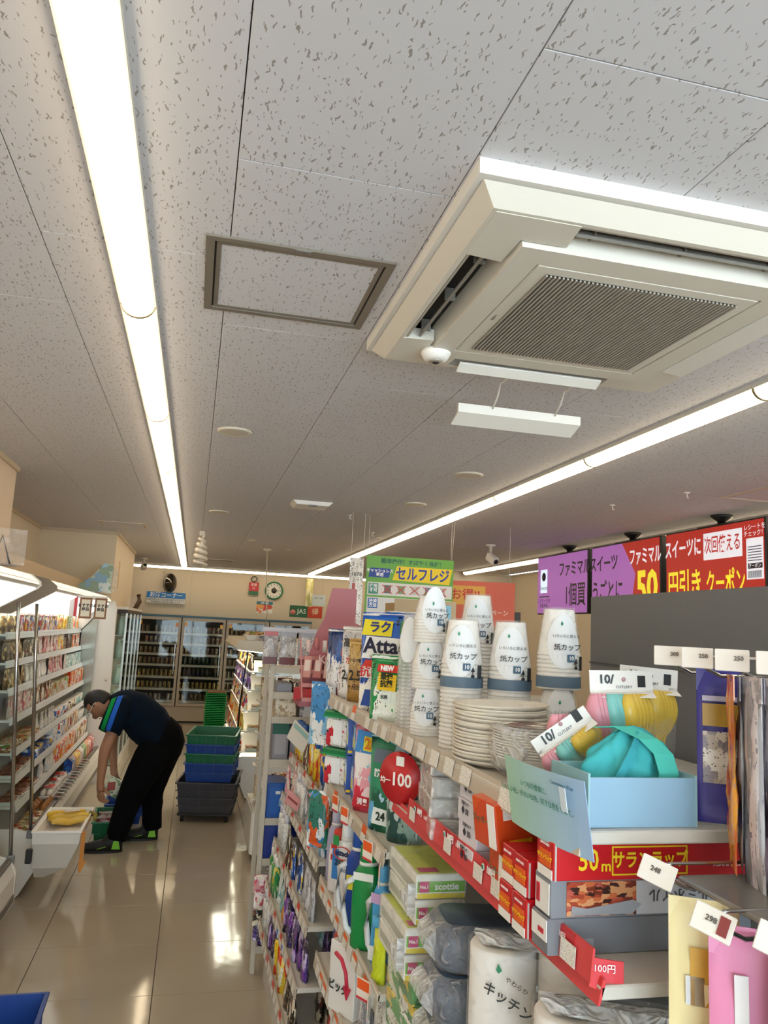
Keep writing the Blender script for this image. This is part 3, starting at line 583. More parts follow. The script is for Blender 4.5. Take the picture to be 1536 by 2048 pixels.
# ================= hanging screens =================
PURP = mat('#b06cc0', .4, emit=.42); REDS = mat('#b8281f', .4, emit=.42); YEL = mat('#f2e233', .4, emit=.55); SCW = mat('#eef0fa', .4, emit=.5); SCK = mat('#2a1230', .4)
BZ = mat('#141416', .35)
def screen(y, k, label):
    w, h = 1.10, .60
    t = thing('hanging_screen', label, 'screen', (3.5, y, 2.255), -math.pi / 2, 'ceiling-hung advertising screens')
    MB().box(-w / 2, w / 2, .0, .06, -h / 2, h / 2, .006).build('casing', BZ, t)
    q = t
    L, R, Bm, Tp = -w / 2 + .012, w / 2 - .012, -h / 2 + .012, h / 2 - .012
    if k == 0: MB().box(L, R, -.002, -.0004, Bm, Tp).build('picture', PURP, t)
    elif k == 1:
        MB().prism([(L, Bm), (L, Tp), (-.02, Tp), (.19, .02), (.12, Bm)], 'y', -.002, -.0004).build('picture', PURP, t)
        MB().prism([(-.02, Tp), (R, Tp), (R, Bm), (.12, Bm), (.19, .02)], 'y', -.002, -.0004).build('red_picture', REDS, t)
    else: MB().box(L, R, -.002, -.0004, Bm, Tp).build('picture', REDS, t)
    T_ = lambda s, sz, m, x, z, **kw: text(s, sz, m, t, (x, -.0032, z), **kw)
    if k == 0:
        T_('ファミマル', .155, SCK, .27, .13, bold=.003, sx=.82); T_('1個買', .24, SCK, .30, -.13, bold=.0025, sx=.72)
        MB().box(-.47, -.31, -.0032, -.0022, -.08, .16).build('logo_panel', mat('#d3e6f6', .4, emit=.8), t); MB().lathe([(.045, 0), (.045, .001)], 24).build('logo_ring', SCK, t, None, (-.39, -.0034, .085)).rotation_euler = (math.pi / 2, 0, 0)
        T_('Sweets', .06, mat('#2a6a7a', .5), -.39, -.03); MB().box(-.5, -.26, -.0032, -.0022, -.125, -.115).build('rule', SCK, t); T_('このマークが\n対象商品', .05, SCK, -.385, -.19)
    if k == 1:
        T_('スイーツ', .155, SCK, -.33, .13, bold=.003, sx=.8); T_('うごとに', .22, SCK, -.27, -.13, bold=.003, sx=.62)
        T_('ファミマル', .15, SCW, .33, .15, bold=.003, sx=.62); T_('50', .36, YEL, .36, -.11, bold=.012, sx=.85)
    if k == 2:
        T_('スイーツに', .15, SCW, -.33, .16, bold=.003, sx=.6); MB().box(-.08, .33, -.0032, -.0022, .06, .25).build('white_panel', SCW, t)
        text('次回使える', .13, REDS, t, (.125, -.0044, .155), bold=.0015, sx=.6); T_('円引き', .24, YEL, -.31, -.12, bold=.004, sx=.58); T_('クーポン', .20, YEL, .15, -.12, bold=.003, sx=.52)
        MB().box(.37, .53, -.0032, -.0022, -.10, .17).build('receipt', SCW, t); MB().box(.385, .52, -.0044, -.0034, -.03, .005).build('receipt_band', SCK, t)
        ln = MB()
        for i in range(6): ln.box(.385, .515, -.0044, -.0034, .02 + i * .018, .026 + i * .018)
        ln.build('receipt_lines', mat('#5a5f78', .5), t)
        bc = MB()
        for i in range(14): bc.box(.385 + i * .0093, .389 + i * .0093, -.0044, -.0034, -.09, -.045)
        bc.build('barcode', SCK, t); text('クーポン', .03, SCW, t, (.45, -.0050, -.013)); T_('レシートを\nチェック！', .042, SCW, .45, .22)
    MB().box(-.12, .12, .06, .10, -.08, .3, .004).build('mount_plate', BZ, t)
    MB().lathe([(.075, CEIL - 2.255), (.075, CEIL - 2.27), (.03, CEIL - 2.3), (.028, .28)], 18, 0, .09).build('ceiling_mount', BZ, t)
    MB().box(-.2, .2, .03, .12, .29, .31).build('mount_arm', BZ, t)
screen(7.16, 0, 'farthest hanging screen, purple with a sweets logo')
screen(5.99, 1, 'middle hanging screen, half purple and half red with a yellow 50')
screen(4.82, 2, 'hanging screen, red with a white coupon receipt at its end')
screen(3.65, 3, 'plain red hanging screen nearest the viewer')
# counter below them
t = thing('till_counter', 'long pale service counter under the hanging screens', 'counter', (3.2, 6, 0))
MB().box(-.3, .3, -2.5, 3, 0, .9, .01).build('cabinet', mat('#c9b698', .5), t); MB().box(-.33, .33, -2.53, 3.03, .9, .94, .008).build('worktop', mat('#8a7a64', .4), t)
# ================= chilled cases on the left =================
CASEW = mat('#e4e0d8', .35); CASEI = mat('#eeebe4', .5); TRIMD = mat('#5b5450', .4); GL = PANE; TAUPE = mat('#8f8272', .5)
DIFF = mat('#f4f8f6', .5, emit=.95)
def chilled_case(y0, y1, label, rows, far_panel=False):
    t = thing('chilled_case', label, 'chilled case', (0, y0, 0)); L = y1 - y0
    low = [(-1.62, 0.02), (-.93, .02), (-.90, .02), (-.832, .15), (-.834, .305), (-.86, .36), (-.90, .36), (-.92, .30), (-1.62, .30)]
    MB().prism([(x, z) for x, z in low], 'y', .03, L - .03).build('base', CASEW, t)
    for a in (0, L - .03): MB().prism([(-1.64, .0), (-.92, 0), (-.90, .02), (-.829, .15), (-.831, .308), (-.86, .37), (-.96, .40), (-1.64, .40)], 'y', a, a + .03).build('end_panel', CASEW, t)
    MB().box(-.886, -.856, .03, L - .03, .36, .385, .004).box(-.835, -.826, .03, L - .03, .16, .20, .002).build('bumper_rail', mat('#6b6560', .35, .3), t)
    MB().box(-1.66, -1.60, 0, L, .02, 1.95).build('back_panel', CASEI, t)
    MB().prism([(-1.64, 1.76), (-1.64, 1.95), (-1.05, 1.95), (-.93, 1.925), (-.882, 1.89), (-.878, 1.872), (-.89, 1.858), (-1.13, 1.712), (-1.15, 1.712), (-1.15, 1.735), (-1.64, 1.745)], 'y', .015, L - .015).build('canopy', CASEW, t)
    d = MB(); nseg = max(1, round(L / .6))
    for k in range(nseg): d.prism([(-.893, 1.8535), (-1.125, 1.7125), (-1.122, 1.7075), (-.889, 1.8485)], 'y', .03 + k * (L - .06) / nseg, .03 + (k + 1) * (L - .06) / nseg - .006)
    d.build('canopy_light', DIFF, t)
    MB().tube([(-1.165, .06, 1.722), (-1.165, L - .06, 1.722)], .009, 8).build('added_case_tube', mat('#fff8ea', .5, emit=CASE * 2), t)  # tube added behind the canopy edge to brighten the goods
    MB().prism([(-.876, 1.875), (-.884, 1.893), (-.93, 1.928), (-.935, 1.922), (-.888, 1.889), (-.88, 1.875)], 'y', .03, L - .03).build('front_light_strip', mat('#fff6dc', .5, emit=.85), t)
    for a in (0, L - .014):
        MB().prism([(-1.64, 1.70), (-1.64, 1.96), (-1.05, 1.958), (-.925, 1.932), (-.874, 1.893), (-.868, 1.868), (-.885, 1.85), (-1.13, 1.70)], 'y', a, a + .014).build('canopy_cheek', TAUPE if a == 0 and far_panel else CASEW, t)
    # glass ends with chrome posts
    for a in ((0, ) if far_panel else (L - .012, )):
        MB().prism([(-1.60, .40), (-.872, .375), (-.965, 1.5), (-.985, 1.70), (-1.13, 1.71), (-1.60, 1.72)], 'y', a + .003, a + .009).build('glass_end', GL, t)
        MB().tube([(-.868, a + .006, .36), (-.955, a + .006, 1.45), (-.98, a + .006, 1.77)], .011, 8).build('post', CHROME, t)
        MB().box(-.89, -.85, a - .008, a + .02, .345, .395, .004).build('post_foot', GREY, t)
    if far_panel:
        MB().prism([(-1.66, 0), (-.80, 0), (-.80, .35), (-.815, 1.80), (-.84, 1.88), (-1.66, 1.97)], 'y', L, L + .09).build('end_wall', CASEW, t)
        MB().prism([(-1.14, .45), (-1.14, 1.56), (-1.0, 1.73), (-.99, 1.73), (-.99, .45)], 'y', L - .035, L - .031).build('end_mirror', mat('#a5aaa2', .12, .4), t)
        MB().tube([(-1.145, L - .036, .45), (-1.145, L - .036, 1.56), (-1.0, L - .036, 1.735)], .006, 6).build('end_trim', TRIMD, t)
        MB().lathe([(.012, 0), (.012, .01), (.006, .012)], 12).build('panel_screw', CHROME, t, None, (-.85, L - .002, 1.05)).rotation_euler = (math.pi / 2, 0, 0)
    for k, (xf, z) in enumerate(rows):
        s = MB().box(-1.60, xf, .035, L - .04, z - .014, z, .002).build('shelf', CASEI, t)
        rr = MB().prism([(xf, z - .032), (xf + .006, z - .032), (xf - .004, z + .012), (xf - .008, z + .012)], 'y', .035, L - .04).build('price_rail', mat('#dfe2e6', .3), s)
    return t
ROWS = [(-1.146, 1.57), (-1.127, 1.39), (-1.095, 1.22), (-1.067, 1.04), (-1.035, .84), (-1.006, .68), (-.975, .52)]
BY0, BY1 = 5.40, 8.89
cb = chilled_case(BY0, BY1, 'long white open chilled case beside the bending man, with lit canopy', ROWS, True)
ca = chilled_case(2.0, 4.87, 'white open chilled case at the left edge of the picture, nearest the viewer', ROWS)
MB().box(-1.66, -1.17, 5.40, 8.975, 1.972, 2.08).build('case_top_duct', mat('#cdb697', .6)); tag(bpy.data.objects['case_top_duct'], 'long beige boxed duct on top of the chilled case in the wall recess', 'duct')
def T_pouch(w, h, d, m, seed=1, base=True): return (bagmesh(w, h, d, m, 5, 6, base=base, seed=seed), [('seal', MB().box(-w / 2, w / 2, -.0012, .0012, h - .001, h + .010).mesh('seal', m))])
def T_carton(w, d, h, m, extra=()): return (fbox(w, d, h, m, -d / 2), list(extra))
def gable(w, h, m, cap=None):
    b = MB(); r = [[(-w / 2, -w / 2, z), (w / 2, -w / 2, z), (w / 2, w / 2, z), (-w / 2, w / 2, z)] for z in (0, h * .8)]
    r.append([(-w / 2, -.002, h * .95), (w / 2, -.002, h * .95), (w / 2, .002, h * .95), (-w / 2, .002, h * .95)]); b.loft(r)
    return (b.mesh('gable_carton', m), [('gable_fin', MB().box(-w / 2, w / 2, -.002, .002, h * .94, h).mesh('fin', m))])
def T_cup(r, h, m, lid='#f0ece4', taper=.8): return (MB().lathe([(r * taper, 0), (r, h * .92)], 16).mesh('cup', m), [('lid', MB().lathe([(r * 1.05, h * .92), (r * 1.05, h * .96), (r * .97, h)], 16).mesh('lid', mat(lid, .35)))])
def T_tray(w, d, h, m): # film-wrapped food tray
    b = MB().loft([[(-w / 2 * k, -d / 2 * k, z), (w / 2 * k, -d / 2 * k, z), (w / 2 * k, d / 2 * k, z), (-w / 2 * k, d / 2 * k, z)] for z, k in ((0, .82), (h * .6, 1), (h * .62, .94))])
    return (b.mesh('tray', mat('#e9e4da', .4)), [('food', MB().loft([[(-w / 2 * k, -d / 2 * k, z), (w / 2 * k, -d / 2 * k, z), (w / 2 * k, d / 2 * k, z), (-w / 2 * k, d / 2 * k, z)] for z, k in ((h * .6, .9), (h * .95, .8), (h, .4))]).mesh('food', m))])
def fill(items, y0, y1, xf, z, rz, wh, group, back=0, jit=.004, start=0, side=1, lean=0):
    """set a row of products along y; items = [(template, pitch, name, description, category, depth)] used in blocks"""
    y = y0; n = start; bl = []
    tot = sum(i[6] if len(i) > 6 else 1 for i in items); span = y1 - y0
    for it in items:
        frac = (it[6] if len(it) > 6 else 1) / tot; yend = y + span * frac
        c = max(1, int(span * frac / it[1]))
        for k in range(c):
            yy = y + (k + .5) * span * frac / c
            x = xf - side * (it[5] / 2 + .004 + random.uniform(0, .02)) 
            place(it[0], it[2], (x, yy + random.uniform(-jit, jit), z + .0005), rz + random.uniform(-.08, .08), f'{it[3]}, {wh}, {ordw(n)} from near end', it[4], group, lean=lean)
            n += 1
        y = yend
    return n
P = {}
for i, (nm, m, w, h, d) in enumerate((('candy', 'candy', .105, .125, .03), ('orange', 'orange', .10, .125, .03), ('pink', 'pink', .11, .135, .03), ('snack', 'snack', .11, .13, .04), ('dark', 'dark', .10, .13, .035), ('white', 'white', .12, .12, .05), ('teal', 'teal', .11, .11, .04), ('soup', 'soup', .13, .135, .06), ('yellow', 'yellow', .1, .13, .03), ('purple', 'purple', .1, .13, .03), ('green', 'green', .1, .13, .03))):
    P[nm] = T_pouch(w, h, d, PR[m], i)
BX = {k: T_carton(w, d, h, PR[k]) for k, w, d, h in (('box', .13, .1, .11), ('orange', .09, .07, .14), ('snack', .08, .07, .14), ('dairy', .1, .08, .12), ('blue', .16, .1, .07), ('meal', .14, .12, .05), ('dark', .12, .1, .1))}
MILK = {k: gable(.07, .20, PR[k]) for k in ('dairy', 'yellow', 'orange', 'blue', 'green', 'red')}
CU = {k: T_cup(.036, .085, PR[k]) for k in ('dairy', 'white', 'snack', 'teal')}; BIGC = T_cup(.062, .13, PR['white'], '#f6f3ec'); BOWL = T_cup(.068, .11, PR['soup'], '#3a2a1e')
MT = T_tray(.16, .12, .035, PR['meat']); MT2 = T_tray(.17, .13, .04, PR['meal'])
def WH(r, c='long chilled case'): return f'{r} shelf of {c}'
r_ = ['top', 'second', 'third', 'fourth', 'fifth', 'sixth', 'lowest']
GRP = lambda r: f'products on the {r} shelf of the long chilled case'
a, b = BY0 + .05, BY1 - .06
rp = math.pi / 2
fill([(P['soup'], .14, 'soup_pouch', 'brown soup pouch', 'pouch', .06, .5), (P['candy'], .085, 'snack_pouch', 'colourful snack pouch', 'pouch', .03, 1.7), (P['yellow'], .09, 'snack_pouch', 'yellow snack pouch', 'pouch', .03, .6), (P['green'], .09, 'snack_pouch', 'green snack pouch', 'pouch', .03, .4), (P['orange'], .1, 'snack_pouch', 'orange snack pouch', 'pouch', .03, .5)], a, b, *ROWS[0], rp, WH('top'), GRP('top'))
fill([(P['soup'], .14, 'soup_pouch', 'dark soup pouch', 'pouch', .06, .6), (P['dark'], .1, 'food_pouch', 'dark brown food pouch', 'pouch', .035, .5), (P['pink'], .11, 'food_pouch', 'pink and white food pouch', 'pouch', .03, .9), (P['yellow'], .1, 'food_pouch', 'yellow food pouch', 'pouch', .03, .3), (P['dark'], .09, 'food_pouch', 'black food pouch', 'pouch', .03, .5), (P['orange'], .1, 'food_pouch', 'orange food pouch', 'pouch', .03, .5)], a, b, *ROWS[1], rp, WH('second'), GRP('second'))
fill([(P['soup'], .15, 'soup_pouch', 'brown soup pouch', 'pouch', .06, .6), (P['white'], .13, 'tofu_pack', 'white soft pack', 'pack', .05, .8), (P['pink'], .1, 'food_pouch', 'pink food pouch', 'pouch', .03, .8), (P['teal'], .1, 'food_pouch', 'teal and white food pouch', 'pouch', .04, 1)], a, b, *ROWS[2], rp, WH('third'), GRP('third'))
fill([(P['pink'], .12, 'food_pouch', 'pink food pouch', 'pouch', .03, .8), (P['snack'], .1, 'food_pouch', 'brown banded food pouch', 'pouch', .04, .8), (BX['box'], .14, 'food_carton', 'beige food carton', 'carton', .1, 1.0), (BX['orange'], .1, 'food_carton', 'orange food carton', 'carton', .07, .9)], a, b, *ROWS[3], rp, WH('fourth'), GRP('fourth'))
fill([(BX['meal'], .15, 'meal_box', 'low meal box', 'box', .12, .9), (P['white'], .13, 'tofu_pack', 'white soft pack', 'pack', .05, .7), (CU['dairy'], .085, 'yogurt_cup', 'white yogurt cup', 'cup', .07, .6), (CU['snack'], .085, 'dessert_cup', 'brown dessert cup', 'cup', .07, .6), (CU['teal'], .085, 'yogurt_cup', 'pale teal yogurt cup', 'cup', .07, .5)], a, b, *ROWS[4], rp, WH('fifth'), GRP('fifth'))
fill([(MT, .17, 'meat_tray', 'film-wrapped meat tray', 'tray', .12, .7), (BX['blue'], .17, 'cheese_box', 'flat blue box', 'box', .1, .7), (BX['dairy'], .11, 'dairy_carton', 'white dairy carton', 'carton', .08, .6), (BX['snack'], .09, 'drink_carton', 'brown drink carton', 'carton', .07, .7), (CU['white'], .08, 'yogurt_cup', 'white cup', 'cup', .07, .5)], a, b, *ROWS[5], rp, WH('sixth'), GRP('sixth'))
fill([(MT, .17, 'meat_tray', 'film-wrapped meat tray', 'tray', .12, .8), (P['white'], .13, 'tofu_pack', 'white tofu pack', 'pack', .05, .7), (BX['orange'], .095, 'drink_carton', 'orange drink carton', 'carton', .07, .9), (BX['snack'], .09, 'drink_carton', 'brown drink carton', 'carton', .07, .9)], a, b, ROWS[6][0], .52, rp, WH('lowest'), GRP('lowest'))
# deck: meat trays, onions, eggs, milk
wh = 'bottom well of long chilled case'
fill([(MT2, .18, 'meal_tray', 'film-wrapped food tray', 'tray', .13)], 5.46, 6.2, -.90, .30, rp, wh, 'food in the well of the long chilled case', start=0)
EGG = MB().lathe([(.004, 0), (.016, .006), (.022, .022), (.019, .042), (.008, .055), (.001, .057)], 12).mesh('egg', mat('#f1e9dd', .45))
for k in range(3):
    y = 6.62 + k * .26
    t = thing('egg_carton', f'clear carton of white eggs in the long chilled case, {ordw(k)} from the onions', 'egg carton', (-.97, y, .302 + .04), rp, 'egg cartons')
    MB().box(-.11, .11, -.05, .05, 0, .022, .004).build('tray', mat('#dcdad2', .3), t)
    for i in range(5):
        for j in range(2): ob('egg', EGG, t, (-.086 + i * .043, -.023 + j * .046, .012))
    MB().box(-.108, .108, -.048, .048, .072, .075, .002).build('lid', FILM, t); MB().box(-.06, .06, -.04, .04, .0755, .0765).build('paper_label', PR['red'], t)
ON = MB().lathe([(.003, 0), (.02, .004), (.036, .028), (.03, .052), (.010, .066), (.004, .08)], 12).mesh('onion', mat('#a8703c', .35))
for k in range(7):
    o = ob('onion', ON, None, (-.93 - (k % 2) * .08, 6.23 + k * .042, .302)); tag(o, f'brown onion in the well of the long chilled case, {ordw(k)} from near end', 'onion', 'onions in the well of the chilled case')
n = 0
for kind, cnt, c in (('blue', 3, 'white and blue'), ('yellow', 4, 'yellow'), ('dairy', 3, 'white'), ('green', 3, 'green'), ('orange', 4, 'orange'), ('red', 4, 'red')):
    for k in range(cnt):
        y = 7.42 + n * .072
        place(MILK[kind], 'milk_carton', (-.945, y, .302), rp + random.uniform(-.05, .05), f'{c} gable-top carton in the chilled well, {ordw(n)} from the eggs', 'carton', 'gable-top cartons in the chilled well'); n += 1
for k in range(14):
    o = MB().box(-.045, .045, -.03, .03, 0, .004).build('price_tag', CARDR if k % 3 == 0 else CARD, cb); o.location = (-.862, BY0 * 0 + .95 + k * .12, .385); o.rotation_euler = (0, .5, rp)
# near case stock
aw = 'of the left-edge chilled case'
for k, (xf, z) in enumerate(ROWS):
    tm = [(BIGC, 'noodle_cup', 'large white paper noodle bowl cup', 'cup', .13), (BIGC, 'noodle_cup', 'large white paper noodle bowl cup', 'cup', .13), (BIGC, 'noodle_cup', 'white noodle cup', 'cup', .13), (P['pink'], 'food_pouch', 'pink and white food pouch', 'pouch', .12), (BX['dark'], 'meal_box', 'dark meal box', 'box', .13), (P['snack'], 'food_pouch', 'brown banded food pouch', 'pouch', .11), (MT2, 'meal_tray', 'film-wrapped meal tray', 'tray', .17)][k]
    y = 4.1; n = 0
    while y < 4.80:
        place(tm[0], tm[1], (xf - .075, y, z), rp, f'{tm[2]}, {r_[k]} shelf {aw}, {ordw(n)} from front', tm[3], f'stock on the {r_[k]} shelf of the near chilled case'); y += tm[4] + .012; n += 1
fill([(MT, .17, 'meat_tray', 'film-wrapped meat tray', 'tray', .12)], 4.05, 4.8, -.90, .30, rp, 'well of near chilled case', 'meat trays in the near well')
# hanging price cards under the canopy
t = thing('canopy_price_cards', 'red, white and brown price cards hung from the chilled case canopy', 'price card', (-.795, 6.45, 1.775), .06, None)
MB().box(-.14, -.085, 0, .003, -.075, .085).build('card', mat('#e9e0da', .5), t, 'white and red card'); MB().box(-.108, -.086, -.001, 0, -.07, .08).build('red_band', mat('#c8323a', .5), t)
for x in (-.025, .085):
    c = MB().box(x - .045, x + .045, 0, .003, -.085, .075).build('card', mat('#8a5a2c', .5), t, 'brown framed card'); MB().box(x - .032, x + .032, -.0012, 0, -.07, .06).build('white_field', mat('#e8dcc4', .5), c)
    text('おすすめ\n商品', .028, mat('#33241a', .5), c, (x, -.0022, 0), bold=.001)
MB().box(-.14, .13, .003, .006, .07, .09).build('hanger_strip', mat('#e4e0d8', .4), t)
# arrow tag on the banana tray, tray and bananas
t = thing('produce_tray', 'white slanted produce tray hooked on the front of the chilled case', 'tray', (-.68, 5.43, 0))
R4 = lambda a0, a1, b0, b1, z: [(a0, b0, z), (a1, b0, z), (a1, b1, z), (a0, b1, z)]
z1 = .45
tr = MB().loft([R4(-.135, .135, -.30, .31, z1), R4(-.12, .12, -.285, .29, z1 - .002), R4(-.10, .10, -.26, .27, z1 - .062)], cap=False)
tr.add(R4(-.10, .10, -.26, .27, z1 - .062), [(0, 1, 2, 3)])
tr.build('tray_inside', mat('#efece6', .4), t)
MB().loft([R4(-.135, .135, -.30, .31, z1 - .002), R4(-.13, .128, -.295, .30, z1 - .07), R4(-.13, .06, -.20, .28, .22), R4(-.13, -.08, -.10, .26, .14)], cap=False).build('tray_body', mat('#ddd8ce', .4), t)
ed = MB();
for q in ((-.14, .14, -.305, -.295), (-.14, .14, .305, .315), (-.14, -.13, -.295, .305), (.13, .14, -.295, .305)): ed.box(*q, z1 - .006, z1 + .004)
ed.build('rim', mat('#f0ede6', .4), t)
MB().box(-.155, -.12, -.33, -.30, .28, .36, .004).build('hook_bracket', DARK, t)
bt = thing('banana_bunch', 'bunch of yellow bananas in a clear bag on the white produce tray', 'bananas', (-.665, 5.50, z1 - .058), .35)
for k in range(5):
    pts = []; rad = []
    for j in range(9):
        u = j / 8; aa = -1.0 + 2.0 * u
        pts.append((.105 * math.sin(aa) * 1.1, -.09 + .085 * math.cos(aa) * 1.25 + k * .034 - .02, .022 + .012 * (k % 2) + .02 * abs(math.sin(aa)))); rad.append(.005 + .0135 * math.sin(math.pi * min(.97, max(.06, u))) ** .5)
    MB().tube(pts, rad, 8).build('banana', mat('#e3b92f', .4), bt)
MB().tube([(.12, -.06, .04), (.135, -.02, .045), (.125, .04, .045)], .012, 8).build('crown', mat('#8c7a2a', .6), bt)
bt.scale = (1.15, 1.3, 1.3)
fb = bagmesh(.25, .17, .06, film('banana bag', .05, .8), 7, 6, base=False, seed=4); fo = ob('bag', fb, bt, (0, -.09, .035), (-math.pi / 2, 0, 0)); fo.scale = (1, 1, 1)
MB().box(-.02, .06, .01, .05, .066, .067).build('bag_print', prt('bagprint', ['#e9e6de', '#dcd8d0'], 2, tamt=.6), bt)
t = thing('arrow_tag', 'orange arrow-shaped tag hanging at the corner of the produce tray', 'tag', (-.535, 5.18, .44), .2)
MB().prism([(-.012, 0), (.012, 0), (.012, -.17), (.03, -.17), (0, -.24), (-.012, -.22)], 'y', 0, .002).build('tag_card', mat('#c8802c', .5), t)
# signs and acrylic pieces on the case tops
t = thing('acrylic_holder', 'clear acrylic menu holder on top of the chilled case at the left edge', 'sign holder', (-1.02, 4.5, 1.952), .5)
MB().box(-.12, .12, -.003, .003, .01, .20).build('acrylic_sheet', FILM, t); MB().tube([(-.05, .0, .0), (0, .01, .16), (.05, 0, 0)], .006, 6).build('stand', mat('#4a4348', .4), t); MB().box(-.08, .08, -.04, .04, 0, .008).build('foot', mat('#8c8682', .3), t)
t = thing('picture_standee', 'blue and green landscape card standing on the far end of the chilled case', 'standee', (-1.0, 8.55, 1.952), .15)
MB().prism([(-.2, 0), (.14, 0), (.14, .30), (.06, .31), (-.06, .16), (-.2, .05)], 'y', 0, .006).build('card', prt('landscape', ['#8fb7cf', '#6f97b0', '#a8b79a', '#7c9474', '#c9d3cf'], 3, tamt=.2), t); MB().box(-.1, .12, 0, .1, 0, .01).build('foot', OFFW, t)
t = thing('clear_jar_stack', 'clear plastic cups stacked beside the landscape card', 'cups', (-.93, 8.85, 1.975)); 
for k in range(3): MB().lathe([(.03, 0), (.036, .28 - k * .01), (.034, .28 - k * .01), (.028, .004)], 14).build('cup_column', FILM, t, None, ((k - 1) * .07, 0, 0))
# ================= glass fridge along the left wall =================
t = thing('tall_glass_fridge', 'tall glass-sided fridge with pale bottles against the left wall beyond the chilled case', 'fridge', (-.89, 9.2, 0))
MB().box(0, .16, 0, 2.4, 0, .12).box(0, .02, 0, 2.4, .12, 1.80).build('cabinet', mat('#d9d6cc', .4), t); MB().box(0, .17, -.01, 2.42, 1.76, 1.80).build('header', mat('#3a2622', .5), t)
MB().box(0, .17, -.01, 2.42, 1.80, 1.83).build('top', CASEW, t)
for k in range(4):
    f_ = MB().box(.15, .17, k * .6, k * .6 + .025, .12, 1.76).box(.15, .17, k * .6 + .575, k * .6 + .6, .12, 1.76).build('door', mat('#cfd6d0', .3, .4), t); MB().box(.158, .162, k * .6 + .025, k * .6 + .575, .12, 1.76).build('pane', PANE, f_)
MB().box(.005, .16, 0, .008, .12, 1.76).build('side_glass', PANE, t)
for k, z in enumerate((.14, .42, .70, .98, 1.26, 1.52)):
    MB().box(.02, .15, .01, 2.39, z - .012, z).build('shelf', mat('#d8dcd6', .4), t); MB().box(.145, .149, .01, 2.39, z - .03, z + .012).build('price_rail', mat('#b9823e', .4), t)
    for c in range(16):
        q = place(bottle_t(mat('#b9d3cc', .2), .03, .21, '#e8ece8') if (k + c) == 0 else WB, 'water_bottle', (-.89 + .10, 9.2 + .1 + c * .145, z), 0, f'pale bottle, tall glass fridge, {ordw(5 - k)} shelf down, {ordw(c)} from near side', 'bottle', 'pale bottles in the tall glass fridge')
        if k + c == 0: WB = (q.data, [('cap', q.children[0].data)])
MB().box(-.02, .02, 0, .004, -.16, .16).build('notice_strip', mat('#c99a56', .5)); tag(bpy.data.objects['notice_strip'], 'orange vertical notice strip on the left wall past the case', 'notice'); bpy.data.objects['notice_strip'].location = (-.80, 8.992, 2.2); bpy.data.objects['notice_strip'].rotation_euler = (0, 0, 0)
bpy.data.objects['notice_strip'].location = (-.892, 9.6, 2.2); bpy.data.objects['notice_strip'].rotation_euler = (0, 0, rp); bpy.data.objects['notice_strip'].scale = (2.2, 1, 1)
t = thing('clutter_bin', 'clear box with dark bag on top of the tall glass fridge', 'box', (-.80, 10.9, 1.83)); MB().box(-.07, .07, -.25, .25, 0, .16, .005).build('clear_box', FILM, t); MB().tube([(.05, -.28, 0), (.1, -.3, .1), (.08, -.28, .18)], .03, 8).build('dark_bag', mat('#5c4638', .5), t)
# ================= crates =================
def crate(w, d, h, m, inner=None, name='crate'):
    k = .02; mb = MB()
    mb.loft([R4(-w / 2 + k, w / 2 - k, -d / 2 + k, d / 2 - k, 0), R4(-w / 2, w / 2, -d / 2, d / 2, h)], cap=False); mb.add(R4(-w / 2 + k, w / 2 - k, -d / 2 + k, d / 2 - k, .004), [(0, 1, 2, 3)])
    mb.loft([R4(-w / 2 + k + .006, w / 2 - k - .006, -d / 2 + k + .006, d / 2 - k - .006, .006), R4(-w / 2 + .007, w / 2 - .007, -d / 2 + .007, d / 2 - .007, h)], cap=False)
    body = mb.mesh('crate', m)
    rim = MB()
    for q in ((-w / 2 - .012, w / 2 + .012, -d / 2 - .012, -d / 2 + .006), (-w / 2 - .012, w / 2 + .012, d / 2 - .006, d / 2 + .012), (-w / 2 - .012, -w / 2 + .006, -d / 2, d / 2), (w / 2 - .006, w / 2 + .012, -d / 2, d / 2)): rim.box(*q, h - .012, h, .002)
    rib = MB()
    for x in (-w * .3, -w * .1, w * .1, w * .3): rib.box(x - .004, x + .004, -d / 2 - .008, -d / 2 + .008, h * .3, h - .012)
    for y in (-d * .3, 0, d * .3):
        rib.box(-w / 2 - .008, -w / 2 + .008, y - .004, y + .004, h * .3, h - .012); rib.box(w / 2 - .008, w / 2 + .008, y - .004, y + .004, h * .3, h - .012)
    rib.box(-w / 2 - .004, w / 2 + .004, -d / 2 - .004, -d / 2 + .01, h * .45, h * .5)
    g = MB().box(-.05, .05, -d / 2 - .0128, -d / 2 - .0122, h - .010, h - .003)
    return (body, [('rim', rim.mesh('rim', m)), ('rib', rib.mesh('rib', m))])
CG = mat('#0a6840', .4); CB = mat('#0b3c8c', .4); CGY = mat('#414046', .5)
CRG, CRB = crate(.42, .62, .16, CG), crate(.42, .62, .16, CB)
sx, sy0, srz = .27, 7.52, -.13
gz = .335
for k in range(4):
    place((CRB, CRG)[k % 2], 'crate', (sx, sy0, gz + k * .079), srz, ('blue delivery crate at the bottom of the coloured stack', 'green delivery crate second up in the coloured stack', 'blue delivery crate under the topmost green crate', 'green delivery crate, open, on top of the crate stack')[k], 'crate', 'stacked delivery crates in the aisle')
tb = bpy.data.objects
t = place(crate(.50, .66, .13, CGY), 'crate', (sx - .01, sy0, .205), srz, 'dark grey crate directly under the coloured crates', 'crate', 'stacked delivery crates in the aisle')
t = place(crate(.47, .64, .13, CGY), 'crate', (sx - .01, sy0, .078), srz, 'dark grey crate at the foot of the stack on the wheeled dolly', 'crate', 'stacked delivery crates in the aisle')
t = thing('crate_dolly', 'black wheeled dolly carrying the stacked crates', 'dolly', (sx - .01, sy0, 0), srz)
